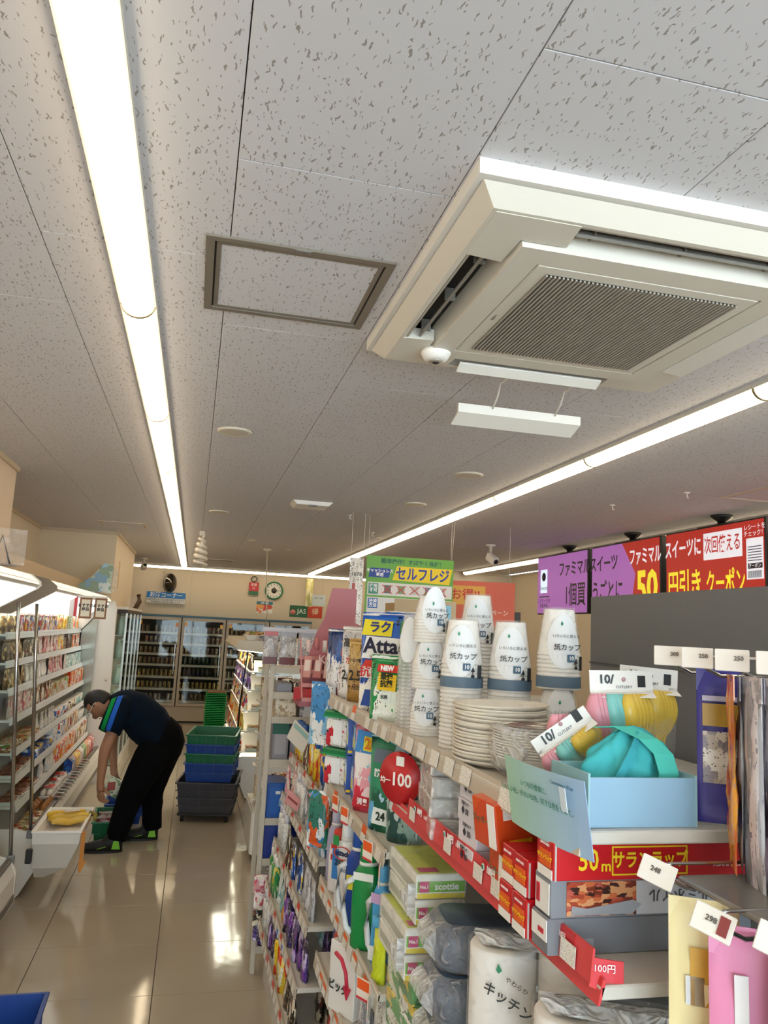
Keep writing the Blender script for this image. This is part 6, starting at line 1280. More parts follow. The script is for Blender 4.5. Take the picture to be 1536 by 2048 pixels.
# ---- middle shelf (z 1.172) ----
Z2 = 1.1725
for k in range(2):
    t = thing('detergent_tub', ('lower', 'upper')[k] + ' white tub with a green lid at the far end of the middle shelf', 'tub', (.555, 2.80, Z2 + k * .128), -.9, 'green-lidded tubs'); 
    MB().box(-.062, .062, -.045, .045, 0, .10, .008).build('tub_body', PB('tubp', ['#f2f0ea', '#2c3f6a', '#e8e6e0', '#c8283a', '#f4f2ee'], 2.6), t); MB().box(-.068, .068, -.051, .051, .100, .124, .006).build('lid', mat('#0d7a46', .35), t); MB().box(-.069, .069, -.052, .052, .100, .106).build('lid_rim', mat('#1a9a58', .35), t)
    MB().box(-.02, .02, -.0475, -.0455, .01, .09).build('white_stripe', mat('#eef2f6', .3), t)
for k in range(2):
    for j in range(2):
        t = carton('powder_box', ('lower', 'upper')[k] + (' far', ' near')[j] + ' blue powder detergent box with a text panel on the middle shelf', .53, 2.52 + (1 - j) * .115, Z2 + k * .125, .13, .10, .122, mat('#1d4fae', .35), 'blue powder detergent boxes', -.12,
            faces=[lambda t: (MB().box(.015, .085, -.0012, 0, .02, .10).build('text_panel', tagmat('textpanel', None, '#a9b8d8'), t), MB().box(.0, .13, -.0014, 0, .006, .014).build('yellow_stripe', YT, t), MB().box(-.0014, 0, .01, .09, .03, .10).build('white_panel', PR['blue2'], t), MB().box(-.0024, -.0014, .015, .045, .035, .065).build('yellow_drop', mat('#e6d83a', .4), t))])
dpouch('softener_pouch', 'sky blue and pink flower printed refill pouch marked 28', .555, 2.40, Z2, -.85, .12, .245, .06, prt('flowerp', ['#f0a8b8', '#e0506a', '#f6dfe4', '#d8324a', '#f7f3f2', '#9cc8e8'], 3.4, vary=False, tamt=.1), [('28', .045, '#e8861e', .01, .195, .0016), ('消臭', .02, '#ffffff', 0, .03, .0006)], None, 11, 'softener', ((.0, .2, .1, .07, '#3f8fd4'), (.01, .195, .06, .045, '#f4e23c'), (0, .03, .08, .035, '#c8283a')), 'refill pouches on the middle shelf')
dpouch('softener_pouch', 'dark maroon refill pouch in the middle of the middle shelf', .60, 2.29, Z2, -.85, .12, .25, .06, PB('maroonp', ['#4a1c2c', '#5a2434', '#3a1622'], 1.6, text='#c9a0a8'), [('消臭', .03, '#c84a5a', 0, .1, .0008)], None, 12, 'softener', ((0, .06, .08, .05, '#c9c4c4'),), 'refill pouches on the middle shelf')
dpouch('softener_pouch', 'deep green and blue swirl refill pouch near the round red sign', .555, 2.17, Z2, -.85, .125, .245, .06, prt('swirlp', ['#1f7a5c', '#5fa8d8', '#0f5a44', '#a9cfe8', '#2f8f6a'], 2.6, vary=False, tamt=.1), [('防カビ', .022, '#ffffff', 0, .15, .0008), ('24', .03, '#22342c', .0, .04, .001)], None, 13, 'softener', ((0, .04, .06, .045, '#e6ece8'), (0, .195, .09, .04, '#6a7a8c')), 'refill pouches on the middle shelf')
dpouch('softener_pouch', 'clear-windowed green pouch at the near end of the middle shelf', .57, 2.05, Z2, -.85, .11, .20, .05, prt('pod', ['#2f5f5c', '#8aa8a0', '#1f4a48', '#c2d0cc'], 3, vary=False), [], None, 14, 'softener', (), 'refill pouches on the middle shelf')
# ---- bottle shelf (z .848) ----
Z3 = .8485
def dbottle(label, x, y, rz, w, d, h, m, cap, texts=(), handle=False, z=Z3, capm=None, neck=.3, patches=(), gr='detergent bottles on the third shelf'):
    t = thing('detergent_bottle', label, 'bottle', (x, y, z), rz, gr); rr = []
    prof = [(0, .86), (.02, 1), (.55, 1), (.72, .92), (.80, .60), (.82, .48)]
    for u, k in prof: rr.append([(w / 2 * k * math.copysign(abs(math.cos(a_)) ** .7, math.cos(a_)), d / 2 * k * math.copysign(abs(math.sin(a_)) ** .7, math.sin(a_)), u * h) for a_ in [2 * math.pi * (j + .5) / 24 for j in range(24)]])
    MB().loft(rr, smooth=True).build('bottle_body', m, t)
    MB().lathe([(w * .26, h * .82), (w * .30, h * .83), (w * .29, h * .98), (w * .24, h)], 20).build('cap', mat(cap, .35), t)
    MB().lathe([(w * .31, h * .80), (w * .31, h * .835)], 20).build('collar', mat('#eeece6', .4), t)
    if handle:
        MB().tube([(-w * .40, -d * .3, h * .66), (-w * .72, -d * .3, h * .60), (-w * .76, -d * .3, h * .34), (-w * .62, -d * .3, h * .18), (-w * .42, -d * .3, h * .14)], .0085, 8).build('handle', mat('#dfe4ea', .35), t)
    for px_, pz, pw, ph, c in patches: MB().prism([(px_ - pw / 2, pz - ph / 2), (px_ + pw / 2, pz - ph / 2), (px_ + pw / 2, pz + ph / 2), (px_ - pw / 2, pz + ph / 2)], 'y', -d / 2 - .002, -d / 2 - .0005).build('printed_patch', mat(c, .3), t)
    for s_, sz, c, px_, pz, rt, bo in texts: text(s_, sz, mat(c, .4), t, (px_, -d / 2 - .0035, pz), (rp, rt, 0), bold=bo)
    return t
dbottle('lavender grey bottle at the far end of the bottle shelf', .545, 2.82, -.8, .065, .05, .23, mat('#a9a6c4', .3), '#b8b6d0')
dbottle('white bottle with red panels beside the lavender bottle', .535, 2.70, -.8, .075, .05, .20, mat('#e9e4e2', .3), '#d8382c', [('洗濯', .02, '#ffffff', 0, .13, 0, .0006)], patches=((0, .13, .035, .05, '#cc2a2c'),))
dbottle('white bottle with a red ring logo and ZERO lettering', .535, 2.56, -.8, .080, .06, .25, mat('#eef0f2', .25), '#eef2f6', [('attack', .022, '#1f2a5c', 0, .165, 0, .001), ('ZERO', .022, '#26282c', 0, .135, 0, .0006), ('洗浄力', .010, '#3a5f9c', 0, .115, 0, .0002)], patches=((-.028, .13, .022, .09, '#2f7ac0'), (-.028, .2, .022, .03, '#2f8f4a')))
m_ = MB().lathe([(.030, 0), (.034, .001), (.034, .003), (.030, .004), (.030, 0)], 24, cap=False).build('red_ring', mat('#d9402c', .4), bpy.data.objects['detergent_bottle.002']); m_.location = (0, -.031, .165); m_.rotation_euler = (rp, 0, 0); m_.scale = (1, .6, 1)
dbottle('deep blue bottle with a pale side handle', .535, 2.39, -.7, .080, .06, .27, mat('#14409a', .3), '#1c55b4', handle=True, patches=((0, .13, .05, .04, '#e0d43a'),))
dbottle('bright green tall bottle with a pale side handle', .528, 2.245, -.65, .082, .06, .27, mat('#0c8a42', .3), '#0f9148', handle=True, patches=((0, .19, .06, .02, '#eef0ea'),))
dbottle('sky blue bottle with a pale side handle next to the green one', .545, 2.135, -.9, .05, .045, .245, mat('#4aa8e6', .3), '#5fb2e8', handle=True, patches=((0, .03, .045, .035, '#e8ecee'), (0, .165, .04, .025, '#c9a8d8')))
dpouch('softener_pouch', 'yellow green pouch at the near end of the bottle shelf', .518, 2.035, Z3, -1.2, .05, .13, .03, prt('limep', ['#d4e02a', '#c8d82a', '#e6ea5a'], 1.8, vary=False, tamt=.15), [], '#58b0e0', 15, 'softener', (), 'detergent bottles on the third shelf')
dbottle('teal bottle standing in the second row behind the blue bottle', .66, 2.42, -.7, .08, .06, .28, mat('#27585c', .3), '#2f6468'); dbottle('white bottle standing in the second row behind the lavender one', .65, 2.66, -.7, .08, .06, .27, mat('#dcdcd8', .3), '#e8e8e4')
dbottle('pale blue bottle in the second row behind the green bottle', .66, 2.26, -.7, .08, .06, .26, mat('#9fc4dc', .3), '#dfe8ee')
# ---- lower shelves of the far bay ----
WB_ = [T_pouch(.12, .20, .06, PR[k], 20 + i) for i, k in enumerate(('white', 'dairy', 'white', 'pink', 'red', 'grey'))]
fill([(WB_[0], .12, 'refill_pack', 'white soft refill pack', 'pack', .06, 1), (WB_[5], .12, 'refill_pack', 'grey refill pack', 'pack', .06, .6), (T_pouch(.14, .21, .07, mat('#e8e6ea', .4), 31), .14, 'refill_pack', 'plain white refill pack', 'pack', .07, .8), (T_pouch(.1, .2, .04, mat('#2a1a16', .4), 32), .1, 'coffee_pack', 'dark brown pack', 'pack', .04, .4), (WB_[1], .12, 'refill_pack', 'white and blue refill pack', 'pack', .06, 1)], 1.99, 2.85, .515, .6005, -rp, 'shelf under the detergent bottles', 'packs on the shelf under the bottles', side=-1)
fill([(WB_[4], .13, 'paper_pack', 'red and white pack', 'pack', .06, 1), (WB_[3], .12, 'paper_pack', 'pink and white pack', 'pack', .06, 1), (WB_[1], .13, 'paper_pack', 'white and blue pack', 'pack', .06, 1)], 1.99, 2.85, .515, .3605, -rp, 'lowest shelf of near unit', 'packs on the lowest near shelf', side=-1)
t = thing('arrow_carton', 'white carton with a red curved arrow under the detergent bottles', 'carton', (.505, 2.42, .6006), -1.1); 
MB().box(-.06, .06, 0, .05, 0, .19, .002).build('carton_body', mat('#e9e6e2', .4), t); MB().tube([(-.03, -.003, .16), (0, -.003, .15), (.022, -.003, .12), (.03, -.003, .08)], .006, 6).prism([(.015, .085), (.048, .085), (.03, .05)], 'y', -.006, -.001).build('red_arrow', mat('#cc2f4a', .4), t); text('ピッタ', .03, INK, t, (-.012, -.004, .07), (rp, 0, 0), bold=.001)
# ---- right edge: hook bars with hanging bags ----
def hookbar(x, y, z, x1=1.04): return MB().tube([(x1, y, z - .012), (x + .03, y, z - .012), (x + .012, y, z - .004), (x, y, z + .004)], .0028, 6).tube([(x1, y + .012, z + .012), (x + .02, y + .012, z + .012), (x, y + .012, z + .01)], .002, 6)
hooks = MB()
HX, HZ = .66, 1.684
hy = [1.00, .935, .865, .79, .71]
rack = thing('peg_hooks', 'row of metal display hooks with price tags above the light blue box', 'hooks', (0, 0, 0))
for k, y in enumerate(hy):
    hookbar(HX, y, HZ).build('hook', CHROME, rack)
    o = MB().box(-.020, .020, -.003, 0, -.013, .014, .001).build('price_tag', mat('#ece4dc', .35), rack, None, (HX - .004, y, HZ + .010)); o.rotation_euler = (0, 0, -.75)
    text(('300', '250', '250', '298', '198')[k], .0075, mat('#6a6460', .5), o, (.008, -.0042, .003), bold=.0002)
    if k == 3: MB().box(.006, .016, -.0042, -.0032, -.008, .010).build('red_print', mat('#e8b8b0', .4), o)
def hbag(label, x, y, ztop, w, h, d, m, rz, seed, name='hanging_bag', patches=(), texts=(), gr='bags hung on the upper hooks'):
    t = thing(name, label, 'bag', (x, y, ztop), rz, gr)
    ob('bag_body', bagmesh(w, h, d, m, 6, 8, base=False, seed=seed), t, (0, 0, -h)); MB().box(-w / 2, w / 2, -.0008, .0008, -.03, 0).build('header', m, t)
    for px_, pz, pw, ph, c in patches: MB().box(px_ - pw / 2, px_ + pw / 2, -d / 2 - .003, -d / 2 - .0015, pz - ph / 2, pz + ph / 2).build('printed_patch', c if not isinstance(c, str) else mat(c, .35), t)
    for s_, sz, c, px_, pz, bo in texts: text(s_, sz, mat(c, .4), t, (px_, -d / 2 - .005, pz), bold=bo)
    return t
hbag('purple hanging pack with a gold panel and a photo, beside the light blue box', .715, .965, 1.680, .066, .205, .010, mat('#3f3a96', .35), -.55, 40, patches=((0, -.062, .052, .03, '#b8912c'), (0, -.118, .052, .068, prt('photo', ['#b9aa9c', '#d6cabf', '#8a7f86', '#e4dcd4'], 4, vary=False)), (0, -.040, .052, .007, '#c8c4dc')))
def strips(n, cols): return prt(n, cols, 2.2, rough=.16, stretch=(2.2, 1, .8), tsc=(8, 8, 26), tamt=.4, text='#8a8aa0')
hb = [strips('hb1', ['#c3c4cc', '#d7d2da', '#adb0ba', '#e4dee6']), strips('hb2', ['#d7b4c4', '#babccc', '#e8d8e2', '#acaec0']), strips('hb3', ['#97999f', '#afb0b6', '#83858c', '#cacace']), strips('hb4', ['#e0702c', '#e8a03a', '#c24a22', '#d98a3a'])]
OB = mat('#17130f', .4)
nb = 0
for hk, y in enumerate((.885, .850, .815, .775, .735, .69)):
    for i in range(6):
        m = [hb[3], hb[2], hb[0], hb[2], hb[0], hb[1], hb[0], hb[2]][i] if hk == 0 else [hb[0], hb[1], hb[2], hb[1], hb[0], hb[1], hb[0], hb[2]][i]
        hbag(('orange edged' if (hk == 0 and i == 0) else ('silver', 'rose', 'grey')[(i + hk) % 3] if False else ('silver', 'rose grey', 'dark grey')[[hb[0], hb[1], hb[2], hb[3]].index(m) % 3]) + f' edge-on bag, {ordw(hk)} upper hook from the purple pack, {ordw(i)} along it', .668 + i * .016, y + random.uniform(-.008, .008), 1.676 - .001 * i, .062 + .004 * (i % 2), (.24, .255, .29, .31)[(i + hk) % 4] if hk else (.235, .24, .25, .26, .25, .24, .25, .24)[i], .006, m, -rp - (.52 if hk == 0 else .30) - .10 * (i % 3), 50 + nb); nb += 1
# lower hooks with product packs
lh = thing('lower_peg_hooks', 'lower metal hooks with tilted price tags at the bottom right', 'hooks', (0, 0, 0))
for k, (x, y, z) in enumerate(((.565, .875, 1.437), (.560, .765, 1.420), (.57, .68, 1.43))):
    hookbar(x, y, z).build('hook', CHROME, lh); o = MB().box(-.021, .021, -.002, 0, -.014, .014, .001).build('price_tag', mat('#e9e4dc', .35), lh, None, (x - .008, y, z + .006)); o.rotation_euler = (-.3, .25, -.9); text(('248', '298', '598')[k], .008, mat('#5a5450', .5), o, (-.002, -.0032, .002), bold=.0002)
    if k == 1: MB().box(.006, .016, -.0034, -.0024, -.009, .010).build('dark_print', mat('#8a3a3a', .4), o)
MB().box(.60, .95, .60, .90, 1.425, 1.432, .002).build('clear_divider_tray', mat('#8f8a84', .2, .3), lh)
LH = 'packs hung on the lower hooks'
hbag('cream hanging pack with a yellow tube picture and a number one mark', .590, .835, 1.425, .075, .175, .015, mat('#efe2ae', .4), -.55, 70, patches=((0, -.08, .03, .06, '#d8a83a'), (-.01, -.095, .02, .03, '#dfe4e6')), texts=(('1位', .020, '#2a2018', -.008, -.15, .0006),), gr=LH)
hbag('pink hanging pack with a lip balm picture and a violet badge', .605, .775, 1.415, .085, .215, .018, mat('#e58fb8', .4), -.50, 71, patches=((-.012, -.09, .014, .09, '#e9e3e4'), (-.018, -.15, .012, .04, '#c84a78')), texts=(('リップ美容液', .011, '#7a2348', 0, -.20, .0003), ('メンソ', .008, '#7a2348', .01, -.17, .0002)), gr=LH)
o = MB().lathe([(.014, 0), (.014, .001)], 20).build('violet_badge', mat('#4a2f9c', .4), [o_ for o_ in bpy.data.objects if o_.get('label', '').startswith('pink hanging pack')][0])
o.location = (.018, -.014, -.145); o.rotation_euler = (rp, 0, 0); o.scale = (1, 1.5, 1)
hbag('green and red hanging pack with a lips picture and a round white seal', .640, .690, 1.405, .115, .24, .02, mat('#0f5f52', .4), -.35, 72, patches=((0, -.19, .105, .09, '#b81c2c'), (-.03, -.125, .04, .02, '#c8d8d4')), texts=(('ぽってり', .020, '#f4dcd4', .01, -.165, .0008), ('薬用', .015, '#1c2f6a', -.012, -.082, .0005)), gr=LH)
ob_ = [o_ for o_ in bpy.data.objects if o_.get('label', '').startswith('green and red hanging pack')][0]
m_ = MB().lathe([(.022, 0), (.022, .001)], 24).build('white_seal', mat('#e6eaee', .4), ob_, None, (-.012, -.0135, -.082)); m_.rotation_euler = (rp, 0, 0)
MB().prism([(-.045, -.12), (-.028, -.112), (-.018, -.116), (-.008, -.112), (.008, -.120), (-.018, -.134)], 'y', -.0155, -.014).build('lips_print', mat('#c2203a', .25), ob_)
# ================= second shelf unit (y 2.9 - 4.15) =================
g2 = thing('shelf_unit', 'middle shelf unit with cosmetics and small packs, beyond the detergent shelves', 'shelf unit', (0, 0, 0))
MB().box(.93, .95, 2.92, 4.14, .1, 1.42).build('back_panel', mat('#a9a196', .5), g2); MB().box(.47, .95, 2.92, 4.14, 0, .12).build('base', GSH, g2)
for y in (2.93, 4.13): MB().box(.90, .93, y - .012, y + .012, .1, 1.45).build('upright', POSTW, g2)
sh2 = [(1.385, .60), (1.07, .53), (.88, .50), (.66, .475), (.46, .45), (.28, .43)]
for z, xf in sh2: gshelf(g2, 2.93, 4.13, xf, z, .93 - xf - .01, 'wwr' if z < .9 else 'wr-', .085)
sm = {k: T_pouch(.08, .13, .03, PR[k], 80 + i) for i, k in enumerate(('pink', 'purple', 'grey', 'white', 'teal', 'dark', 'orange', 'blue', 'blue2', 'beigepk'))}
def tubep(m, cap='#eeeae4', r=.018, h=.15): return (MB().lathe([(r, 0), (r, h * .7), (r * .8, h * .78)], 14).mesh('tube', m), [('cap', MB().lathe([(r * .7, h * .78), (r * .7, h)], 12).mesh('cap', mat(cap, .35)))])
TB = {k: tubep(PR[k], c, .02, .17) for k, c in (('green', '#eeeae4'), ('purple', '#2a1d4f'), ('white', '#d8d8e4'), ('yellow', '#2c66b8'), ('blue', '#f0c020'))}
W2_ = 'of the middle shelf unit'
fill([(TB['blue'], .05, 'spray_bottle', 'blue spray bottle', 'bottle', .04, 1), (TB['yellow'], .055, 'spray_bottle', 'yellow bottle', 'bottle', .04, 1.2), (sm['dark'], .09, 'small_pack', 'dark pack', 'pack', .03, 1), (TB['yellow'], .055, 'spray_bottle', 'tall yellow bottle', 'bottle', .04, 1)], 2.96, 4.1, .53, 1.0705, -rp, 'second shelf of middle unit', 'stock on the second shelf of the middle unit', side=-1)
fill([(sm['blue2'], .09, 'small_pack', 'light blue pack', 'pack', .03, 1), (sm['grey'], .085, 'small_pack', 'grey pack', 'pack', .03, 1), (TB['white'], .05, 'tube_bottle', 'white bottle', 'bottle', .04, 1), (sm['pink'], .085, 'small_pack', 'pink pack', 'pack', .03, 1)], 2.96, 4.1, .50, .8805, -rp, 'third shelf of middle unit', 'stock on the third shelf of the middle unit', side=-1)
fill([(sm['grey'], .085, 'small_pack', 'silver grey pack', 'pack', .03, 1), (sm['blue'], .085, 'small_pack', 'deep blue pack', 'pack', .03, 1), (sm['dark'], .085, 'small_pack', 'dark pack', 'pack', .03, 1), (TB['white'], .05, 'tube_bottle', 'white bottle', 'bottle', .04, 1)], 2.96, 4.1, .475, .6605, -rp, 'fourth shelf of middle unit', 'stock on the fourth shelf of the middle unit', side=-1)
fill([(sm['purple'], .085, 'small_pack', 'purple pack', 'pack', .03, 1), (TB['purple'], .05, 'tube_bottle', 'purple bottle', 'bottle', .04, 1), (sm['orange'], .085, 'small_pack', 'orange pack', 'pack', .03, .6), (sm['teal'], .085, 'small_pack', 'pale teal pack', 'pack', .03, .8), (TB['green'], .055, 'tube_bottle', 'green and white bottle', 'bottle', .04, 1)], 2.96, 4.1, .45, .4605, -rp, 'fifth shelf of middle unit', 'stock on the fifth shelf of the middle unit', side=-1)
fill([(sm['dark'], .085, 'small_pack', 'black pack', 'pack', .03, 1), (TB['yellow'], .055, 'tube_bottle', 'yellow and white bottle', 'bottle', .04, 1), (sm['purple'], .085, 'small_pack', 'violet pack', 'pack', .03, 1), (TB['white'], .055, 'tube_bottle', 'white bottle', 'bottle', .04, 1)], 2.96, 4.1, .43, .2805, -rp, 'sixth shelf of middle unit', 'stock on the sixth shelf of the middle unit', side=-1)
for z_, xf_, ks_, sh_n in ((.8805, .60, ('grey', 'pink'), 'third'), (.6605, .59, ('blue', 'grey'), 'fourth'), (.4605, .57, ('purple', 'teal'), 'fifth'), (.2805, .55, ('dark', 'white'), 'sixth')):
    fill([(sm[ks_[0]], .085, 'small_pack', {'grey': 'grey', 'blue': 'blue', 'purple': 'purple', 'dark': 'black'}[ks_[0]] + ' pack behind', 'pack', .03, 1), (sm[ks_[1]], .085, 'small_pack', {'pink': 'pink', 'grey': 'silver', 'teal': 'teal', 'white': 'white'}[ks_[1]] + ' pack behind', 'pack', .03, 1)], 2.95, 3.55, xf_, z_, -rp, f'second row, {sh_n} shelf of middle unit', f'second row on the {sh_n} shelf of the middle unit', side=-1)
for z_, sh_n in ((.6005, 'shelf under bottles'), (.3605, 'lowest near shelf')):
    fill([(WB_[1], .125, 'refill_pack', 'white and blue pack behind', 'pack', .06, 1), (WB_[5], .125, 'refill_pack', 'grey pack behind', 'pack', .06, 1)], 2.2, 2.85, .63, z_, -rp, f'second row, {sh_n}', f'second row, {sh_n}', side=-1)
# pink cosmetics display on top
PK = mat('#b0696f', .5); PK2 = mat('#c98a88', .5); PKD = mat('#9c5560', .5)
t = thing('pink_cosmetics_display', 'dusty pink stepped cardboard cosmetics display on top of the middle shelf unit', 'display stand', (.625, 3.42, 1.386))
MB().prism([(-.18, 0), (.21, 0), (.21, .24), (.12, .24), (.12, .33), (.07, .35), (.07, .50), (-.04, .50), (-.07, .36), (-.10, .30), (-.15, .12)], 'y', .02, .03).build('back_card', PK, t)
MB().box(-.18, .21, -.14, .02, .0, .02).build('tray', PKD, t); MB().box(.09, .21, -.14, .02, .02, .19, .002).build('side_block', PK, t)
MB().prism([(-.14, .02), (.02, .28), (.028, .275), (-.12, .02)], 'x', -.17, -.165).build('side_wing', PK2, t)
for k in range(4): MB().prism([(-.14 + k * .04, .02 + k * .055), (-.10 + k * .04, .02 + k * .055), (-.10 + k * .04, .035 + k * .055), (-.14 + k * .04, .035 + k * .055)], 'x', -.17, .09).build('step', PK2, t)
for k in range(10): MB().tube([(-.15 + k * .035, -.10, .22 + .01 * (k % 2)), (-.15 + k * .035, -.10, .27 + .01 * (k % 2))], .009, 8).build('lip_tube', mat(['#e3c6be', '#b86a6c', '#d8d0cc'][k % 3], .3), t)
text('bc', .07, mat('#f0dcd8', .5), t, (-.03, -.142, .10), (rp, 0, 0), bold=.001); text('KIKI', .05, mat('#e6cfc8', .5), t, (-.06, -.10, .19))
t = thing('pink_box', 'small crimson box jutting out at the foot of the pink display', 'box', (.50, 3.35, 1.40), .5); MB().box(-.03, .03, -.08, .08, 0, .055, .002).build('box_body', mat('#b5303c', .4), t); text('♡', .03, mat('#f2d8d4', .5), t, (0, -.082, .028))
for k in range(5):
    t = thing('compact_case', 'pinkish compact case standing in the pink display, ' + ordw(k) + ' from the aisle', 'cosmetics', (.475 + k * .045, 3.34, 1.50), -.3, 'compact cases in the pink display'); t.rotation_euler = (-.5, 0, -.3)
    MB().box(-.018, .018, 0, .008, 0, .10, .002).build('case', mat(['#c98c86', '#b9726e', '#d8b0a8', '#a8605e', '#d0a29c'][k], .35), t); MB().box(-.012, .012, -.001, 0, .03, .08).build('window', mat('#e8d4cc', .2), t)
# hanging clear packs left of the pink display (over the white rack)
for k, (x, w) in enumerate(((.385, .075), (.47, .085), (.565, .085))):
    hbag('clear hanging pack with a silver and maroon insert above the white post rack, ' + ('left', 'middle', 'right')[k], x, 4.02, 1.68, w, .165, .012, prt('silvpack', ['#b9b4b2', '#d0ccc8', '#a39c9c'], 2.6, text='#4a4648', tamt=.5), 0, 90 + k, 'hanging_clear_pack', ((0, -.145, w * .9, .035, '#6a3230'), (0, -.012, w * .9, .022, '#b85a5a' if k == 0 else '#9a9aa2')), (), 'clear packs above the white post rack')
hbag('long light blue refill bag hanging at the corner of the detergent shelves', .515, 3.10, 1.50, .11, .24, .04, prt('bluebag', ['#dfeaf2', '#8cc4e8', '#f3f6f8', '#3f8fd0'], 2.4, vary=False), -.7, 95, 'hanging_refill_bag', (), (), 'hanging refill bags')
hbag('blue and orange refill bag hanging under the middle shelf corner', .50, 2.96, 1.12, .09, .2, .04, prt('bluebag2', ['#2f8fd0', '#e8f0f4', '#e0602c', '#2f7a6a'], 2.6, vary=False), -.7, 96, 'hanging_refill_bag', (), (), 'hanging refill bags')
t = thing('tilted_price_card', 'white tilted price card jutting into the aisle above the second shelf', 'price card', (.50, 3.62, 1.22), -.6); t.rotation_euler = (.3, .6, -.7); MB().box(-.055, .055, 0, .002, -.055, .055).build('card', mat('#e2ddd2', .4), t); MB().box(-.045, .045, -.001, 0, .02, .045).build('teal_print', mat('#9cc4bc', .5), t)
t = thing('tilted_price_card', 'pink tilted price card jutting into the aisle near the blue file boxes', 'price card', (.49, 3.62, .94), -.6); t.rotation_euler = (.3, .5, -.7); MB().box(-.04, .04, 0, .002, -.03, .04).build('card', mat('#dfa0a0', .4), t); MB().box(-.03, .03, -.001, 0, 0, .012).build('maroon_print', mat('#9a4a50', .5), t)
place(T_cup(.055, .16, mat('#c9d4d8', .3), '#2f6f78', .85), 'white_bucket', (.60, 3.25, 1.2305), 0, 'pale canister with a teal lid below the pink display', 'canister'); MB().box(.55, .66, 3.19, 3.31, 1.0705, 1.2300, .003).build('stock_box', mat('#4a6a78', .5)); tag(bpy.data.objects['stock_box'], 'blue grey box under the pale canister', 'box')
BIGS = [T_pouch(.115, .17, .06, PR[k], 130 + i) for i, k in enumerate(('beigepk', 'snack', 'white'))]
# ================= white post rack facing the viewer (y 4.2) =================
rk = thing('white_post_rack', 'slim white post rack with blue file boxes at the end of the shelf rows', 'shelf unit', (0, 0, 0))
PX0, PX1, PY0, PY1 = .42, .92, 4.20, 4.50
for x in (PX0, PX1):
    for y in (PY0, PY1): MB().box(x - .012, x + .012, y - .012, y + .012, 0, 1.50, .002).build('post', POSTW, rk)
for z in (1.49, 1.36, 1.235, 1.02, .73, .535, .30, .12):
    s = MB().box(PX0 + .012, PX1, PY0 + .0, PY1, z - .012, z, .002).build('shelf', POSTW, rk); MB().box(PX0 + .012, PX1 - .012, PY0 - .006, PY0, z - .028, z + .006).build('shelf_lip', POSTW, s)
MB().box(.90, .91, PY0 + .02, PY1, .12, 1.36).build('back_panel', mat('#8d867c', .6), rk)
def stock(label, name, x0, x1, z, h, m, y=4.215, d=.22, cat='box', gr='stock in the white post rack', extra=None):
    t = thing(name, label, cat, ((x0 + x1) / 2, y, z + .0005), 0, gr); MB().box(-(x1 - x0) / 2, (x1 - x0) / 2, 0, d, 0, h, .003).build('carton_body', m, t)
    if extra: MB().box(-(x1 - x0) * .35, (x1 - x0) * .35, -.0012, 0, h * .15, h * .85).build('front_label', extra, t)
    return t
stock('grey tray of small dark goods on the upper rack shelf', 'goods_tray', .45, .53, 1.36, .05, mat('#8a8c96', .4)); stock('brown patterned box on the upper rack shelf', 'carton', .54, .59, 1.36, .06, PR['dark']); stock('orange brown box on the upper rack shelf', 'carton', .60, .70, 1.36, .065, PR['orange'], extra=mat('#b86a1e', .4))
stock('brown and orange pack on the second rack shelf', 'carton', .45, .56, 1.235, .10, PR['beigepk']); stock('grey pack beside the brown and orange pack', 'carton', .58, .70, 1.235, .10, PR['grey'])
nb_ = stock('tall grey book-like carton with a green top in the white post rack', 'notebook_carton', .445, .53, 1.02, .19, mat('#8c8a90', .4), extra=mat('#a9a7ac', .4)); MB().box(-.0430, .0430, -.0018, 0, .13, .188).build('green_band', mat('#1d5f50', .5), nb_)
nb_ = stock('tall grey carton with a blue top in the white post rack', 'notebook_carton', .54, .63, 1.02, .19, mat('#86848c', .4), extra=mat('#9a98a0', .4)); MB().box(-.045, .045, -.0018, 0, .13, .188).build('blue_band', mat('#3f5f8c', .5), nb_)
stock('silver pack at the right of the rack cartons', 'notebook_carton', .64, .72, 1.02, .17, PR['white'])
fb_ = stock('bright blue file box on the left of the rack, upper one', 'file_box', .437, .545, .73, .175, mat('#0f56b0', .4), extra=mat('#1560ba', .4)); MB().box(-.01, .015, -.0026, -.0014, .12, .135).build('white_print', WT, fb_); MB().box(.01, .025, -.0026, -.0014, .06, .095).build('white_print', mat('#9fc0e0', .5), fb_)
stock('dark boxes right of the upper blue file box', 'carton', .56, .68, .73, .16, PR['dark'])
stock('deep blue file box, lower one, in the white post rack', 'file_box', .437, .60, .535, .175, mat('#12308c', .4), extra=mat('#14348f', .4)); stock('red and white pack right of the lower blue file box', 'carton', .61, .70, .535, .16, PR['red'])
stock('silver crumpled tray at the foot of the blue file boxes', 'goods_tray', .44, .62, .30, .14, PR['grey']); stock('dark tray of goods at the bottom of the white post rack', 'goods_tray', .44, .66, .12, .12, PR['purple'])
MB().box(-.08, .28, -.17, -.155, 1.675, 1.70, .003).box(-.005, .008, -.16, .0, 1.68, 1.69).box(.26, .273, -.16, 0, 1.68, 1.69).box(-.005, .008, -.01, .003, 1.49, 1.69).box(.26, .273, -.01, .003, 1.49, 1.69).build('hanging_rail', mat('#b9b7bb', .3), rk, None, (.42, 4.2, 0))
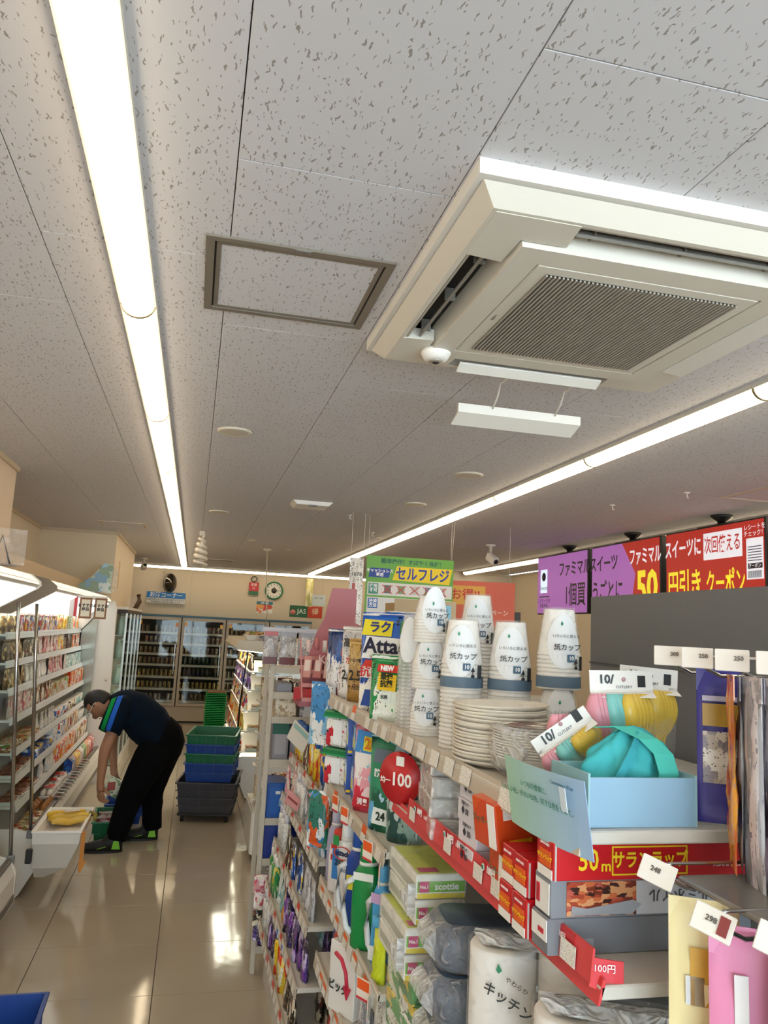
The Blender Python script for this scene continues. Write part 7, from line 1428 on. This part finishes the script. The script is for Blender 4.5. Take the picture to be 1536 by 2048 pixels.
# pastry strip rack between the white posts and the deli case
pr_ = thing('hanging_strip_rack', 'slim rack of clear-wrapped snacks on a white wheeled base before the deli case', 'rack', (.56, 6.3, 0))
MB().box(-.01, .01, -.01, .01, .36, 1.55).box(.33, .35, -.01, .01, .36, 1.55).build('post', POSTW, pr_); MB().box(-.04, .40, -.30, .30, .06, .36, .01).build('base_cabinet', CASEW, pr_)
for x_ in (0, .34):
    for y_ in (-.25, .25): MB().lathe([(.026, -.01), (.03, -.006), (.03, .006), (.026, .01)], 12).build('caster', BLACK, pr_, None, (x_, y_, .03)).rotation_euler = (0, rp, 0)
MB().box(-.035, .37, -.29, .29, .36, .375, .002).build('base_top', POSTW, pr_)
for z in (1.62, 1.38, 1.14, .90, .66): MB().box(-.04, .35, -.15, -.01, z - .27 + .02, z - .27 + .03).build('shelf', POSTW, pr_)
for k in range(15):
    r_i, c_i = divmod(k, 3); place(BIGS[k % 3], 'wrapped_snack', (.56 + .04 + c_i * .125, 6.3 - .075, 1.62 - .27 + .031 - r_i * .24), .1, f'wrapped snack in the slim rack by the deli case, {ordw(r_i)} row down, {ordw(c_i)} from aisle', 'snack', 'wrapped snacks in the slim rack')
# packs stacked at the aisle foot in front of the rack, facing the viewer
for k in range(8):
    x, z, c, lab = [(.41, .655, 'pink', 'pink pack of the top pair'), (.48, .655, 'pink', 'pink pack right of the top pair'), (.415, .575, 'pink', 'pink pack of the second row'), (.48, .575, 'white', 'white pack of the second row'), (.415, .50, 'dark', 'black pack of the third row'), (.485, .50, 'dark', 'black pack right in the third row'), (.42, .43, 'purple', 'purple pack of the fourth row'), (.485, .43, 'purple', 'purple pack right in the fourth row'), (.43, .10, 'dark', 'dark pack low by the floor')][k]
    hbag(lab + ' hanging at the foot of the middle shelf unit, facing the viewer', x + .04, 2.90 + .0, z + .0, .066, .085, .02, PR[c], 0, 110 + k, 'small_hanging_pack', (), (), 'small packs facing the viewer at the shelf foot') if False else hbag(lab + ' on the end rack, facing the viewer', x + .02, 4.16, z - .18, .066, .085, .02, PR[c], 0, 110 + k, 'small_hanging_pack', (), (), 'small packs facing the viewer on the end rack')
for k in range(2):
    place(tubep(mat('#8fb8a0', .35), '#e8e6de', .024, .19), 'cream_tube', (.44 + k * .06, 3.55, .4405), 0, ('pale green tube with a barcode at the shelf foot, left', 'pale green tube at the shelf foot, right')[k], 'tube', 'pale green tubes') if False else None
# a few bright floor-level shapes behind: chest freezer edge and racks beyond
t = thing('far_shelf_unit', 'far shelf unit with pale packs beyond the deli case', 'shelf unit', (1.6, 5.0, 0)); MB().box(0, .9, 0, 4.5, 0, 1.30, .005).build('cabinet', mat('#b9ab92', .6), t); 
MB().box(-.01, .91, -.01, 4.51, 1.30, 1.33).build('top', mat('#a99a82', .6), t)
for k in range(10): place([P['candy'], P['snack'], P['orange']][k % 3], 'snack_pouch', (1.75 + .06 * (k % 3), 5.2 + k * .2, 1.3305), -rp, f'{["colourful", "brown", "orange"][k % 3]} pouch on the far shelf unit, {ordw(k)} from near end', 'pouch', 'pouches on the far shelf unit')
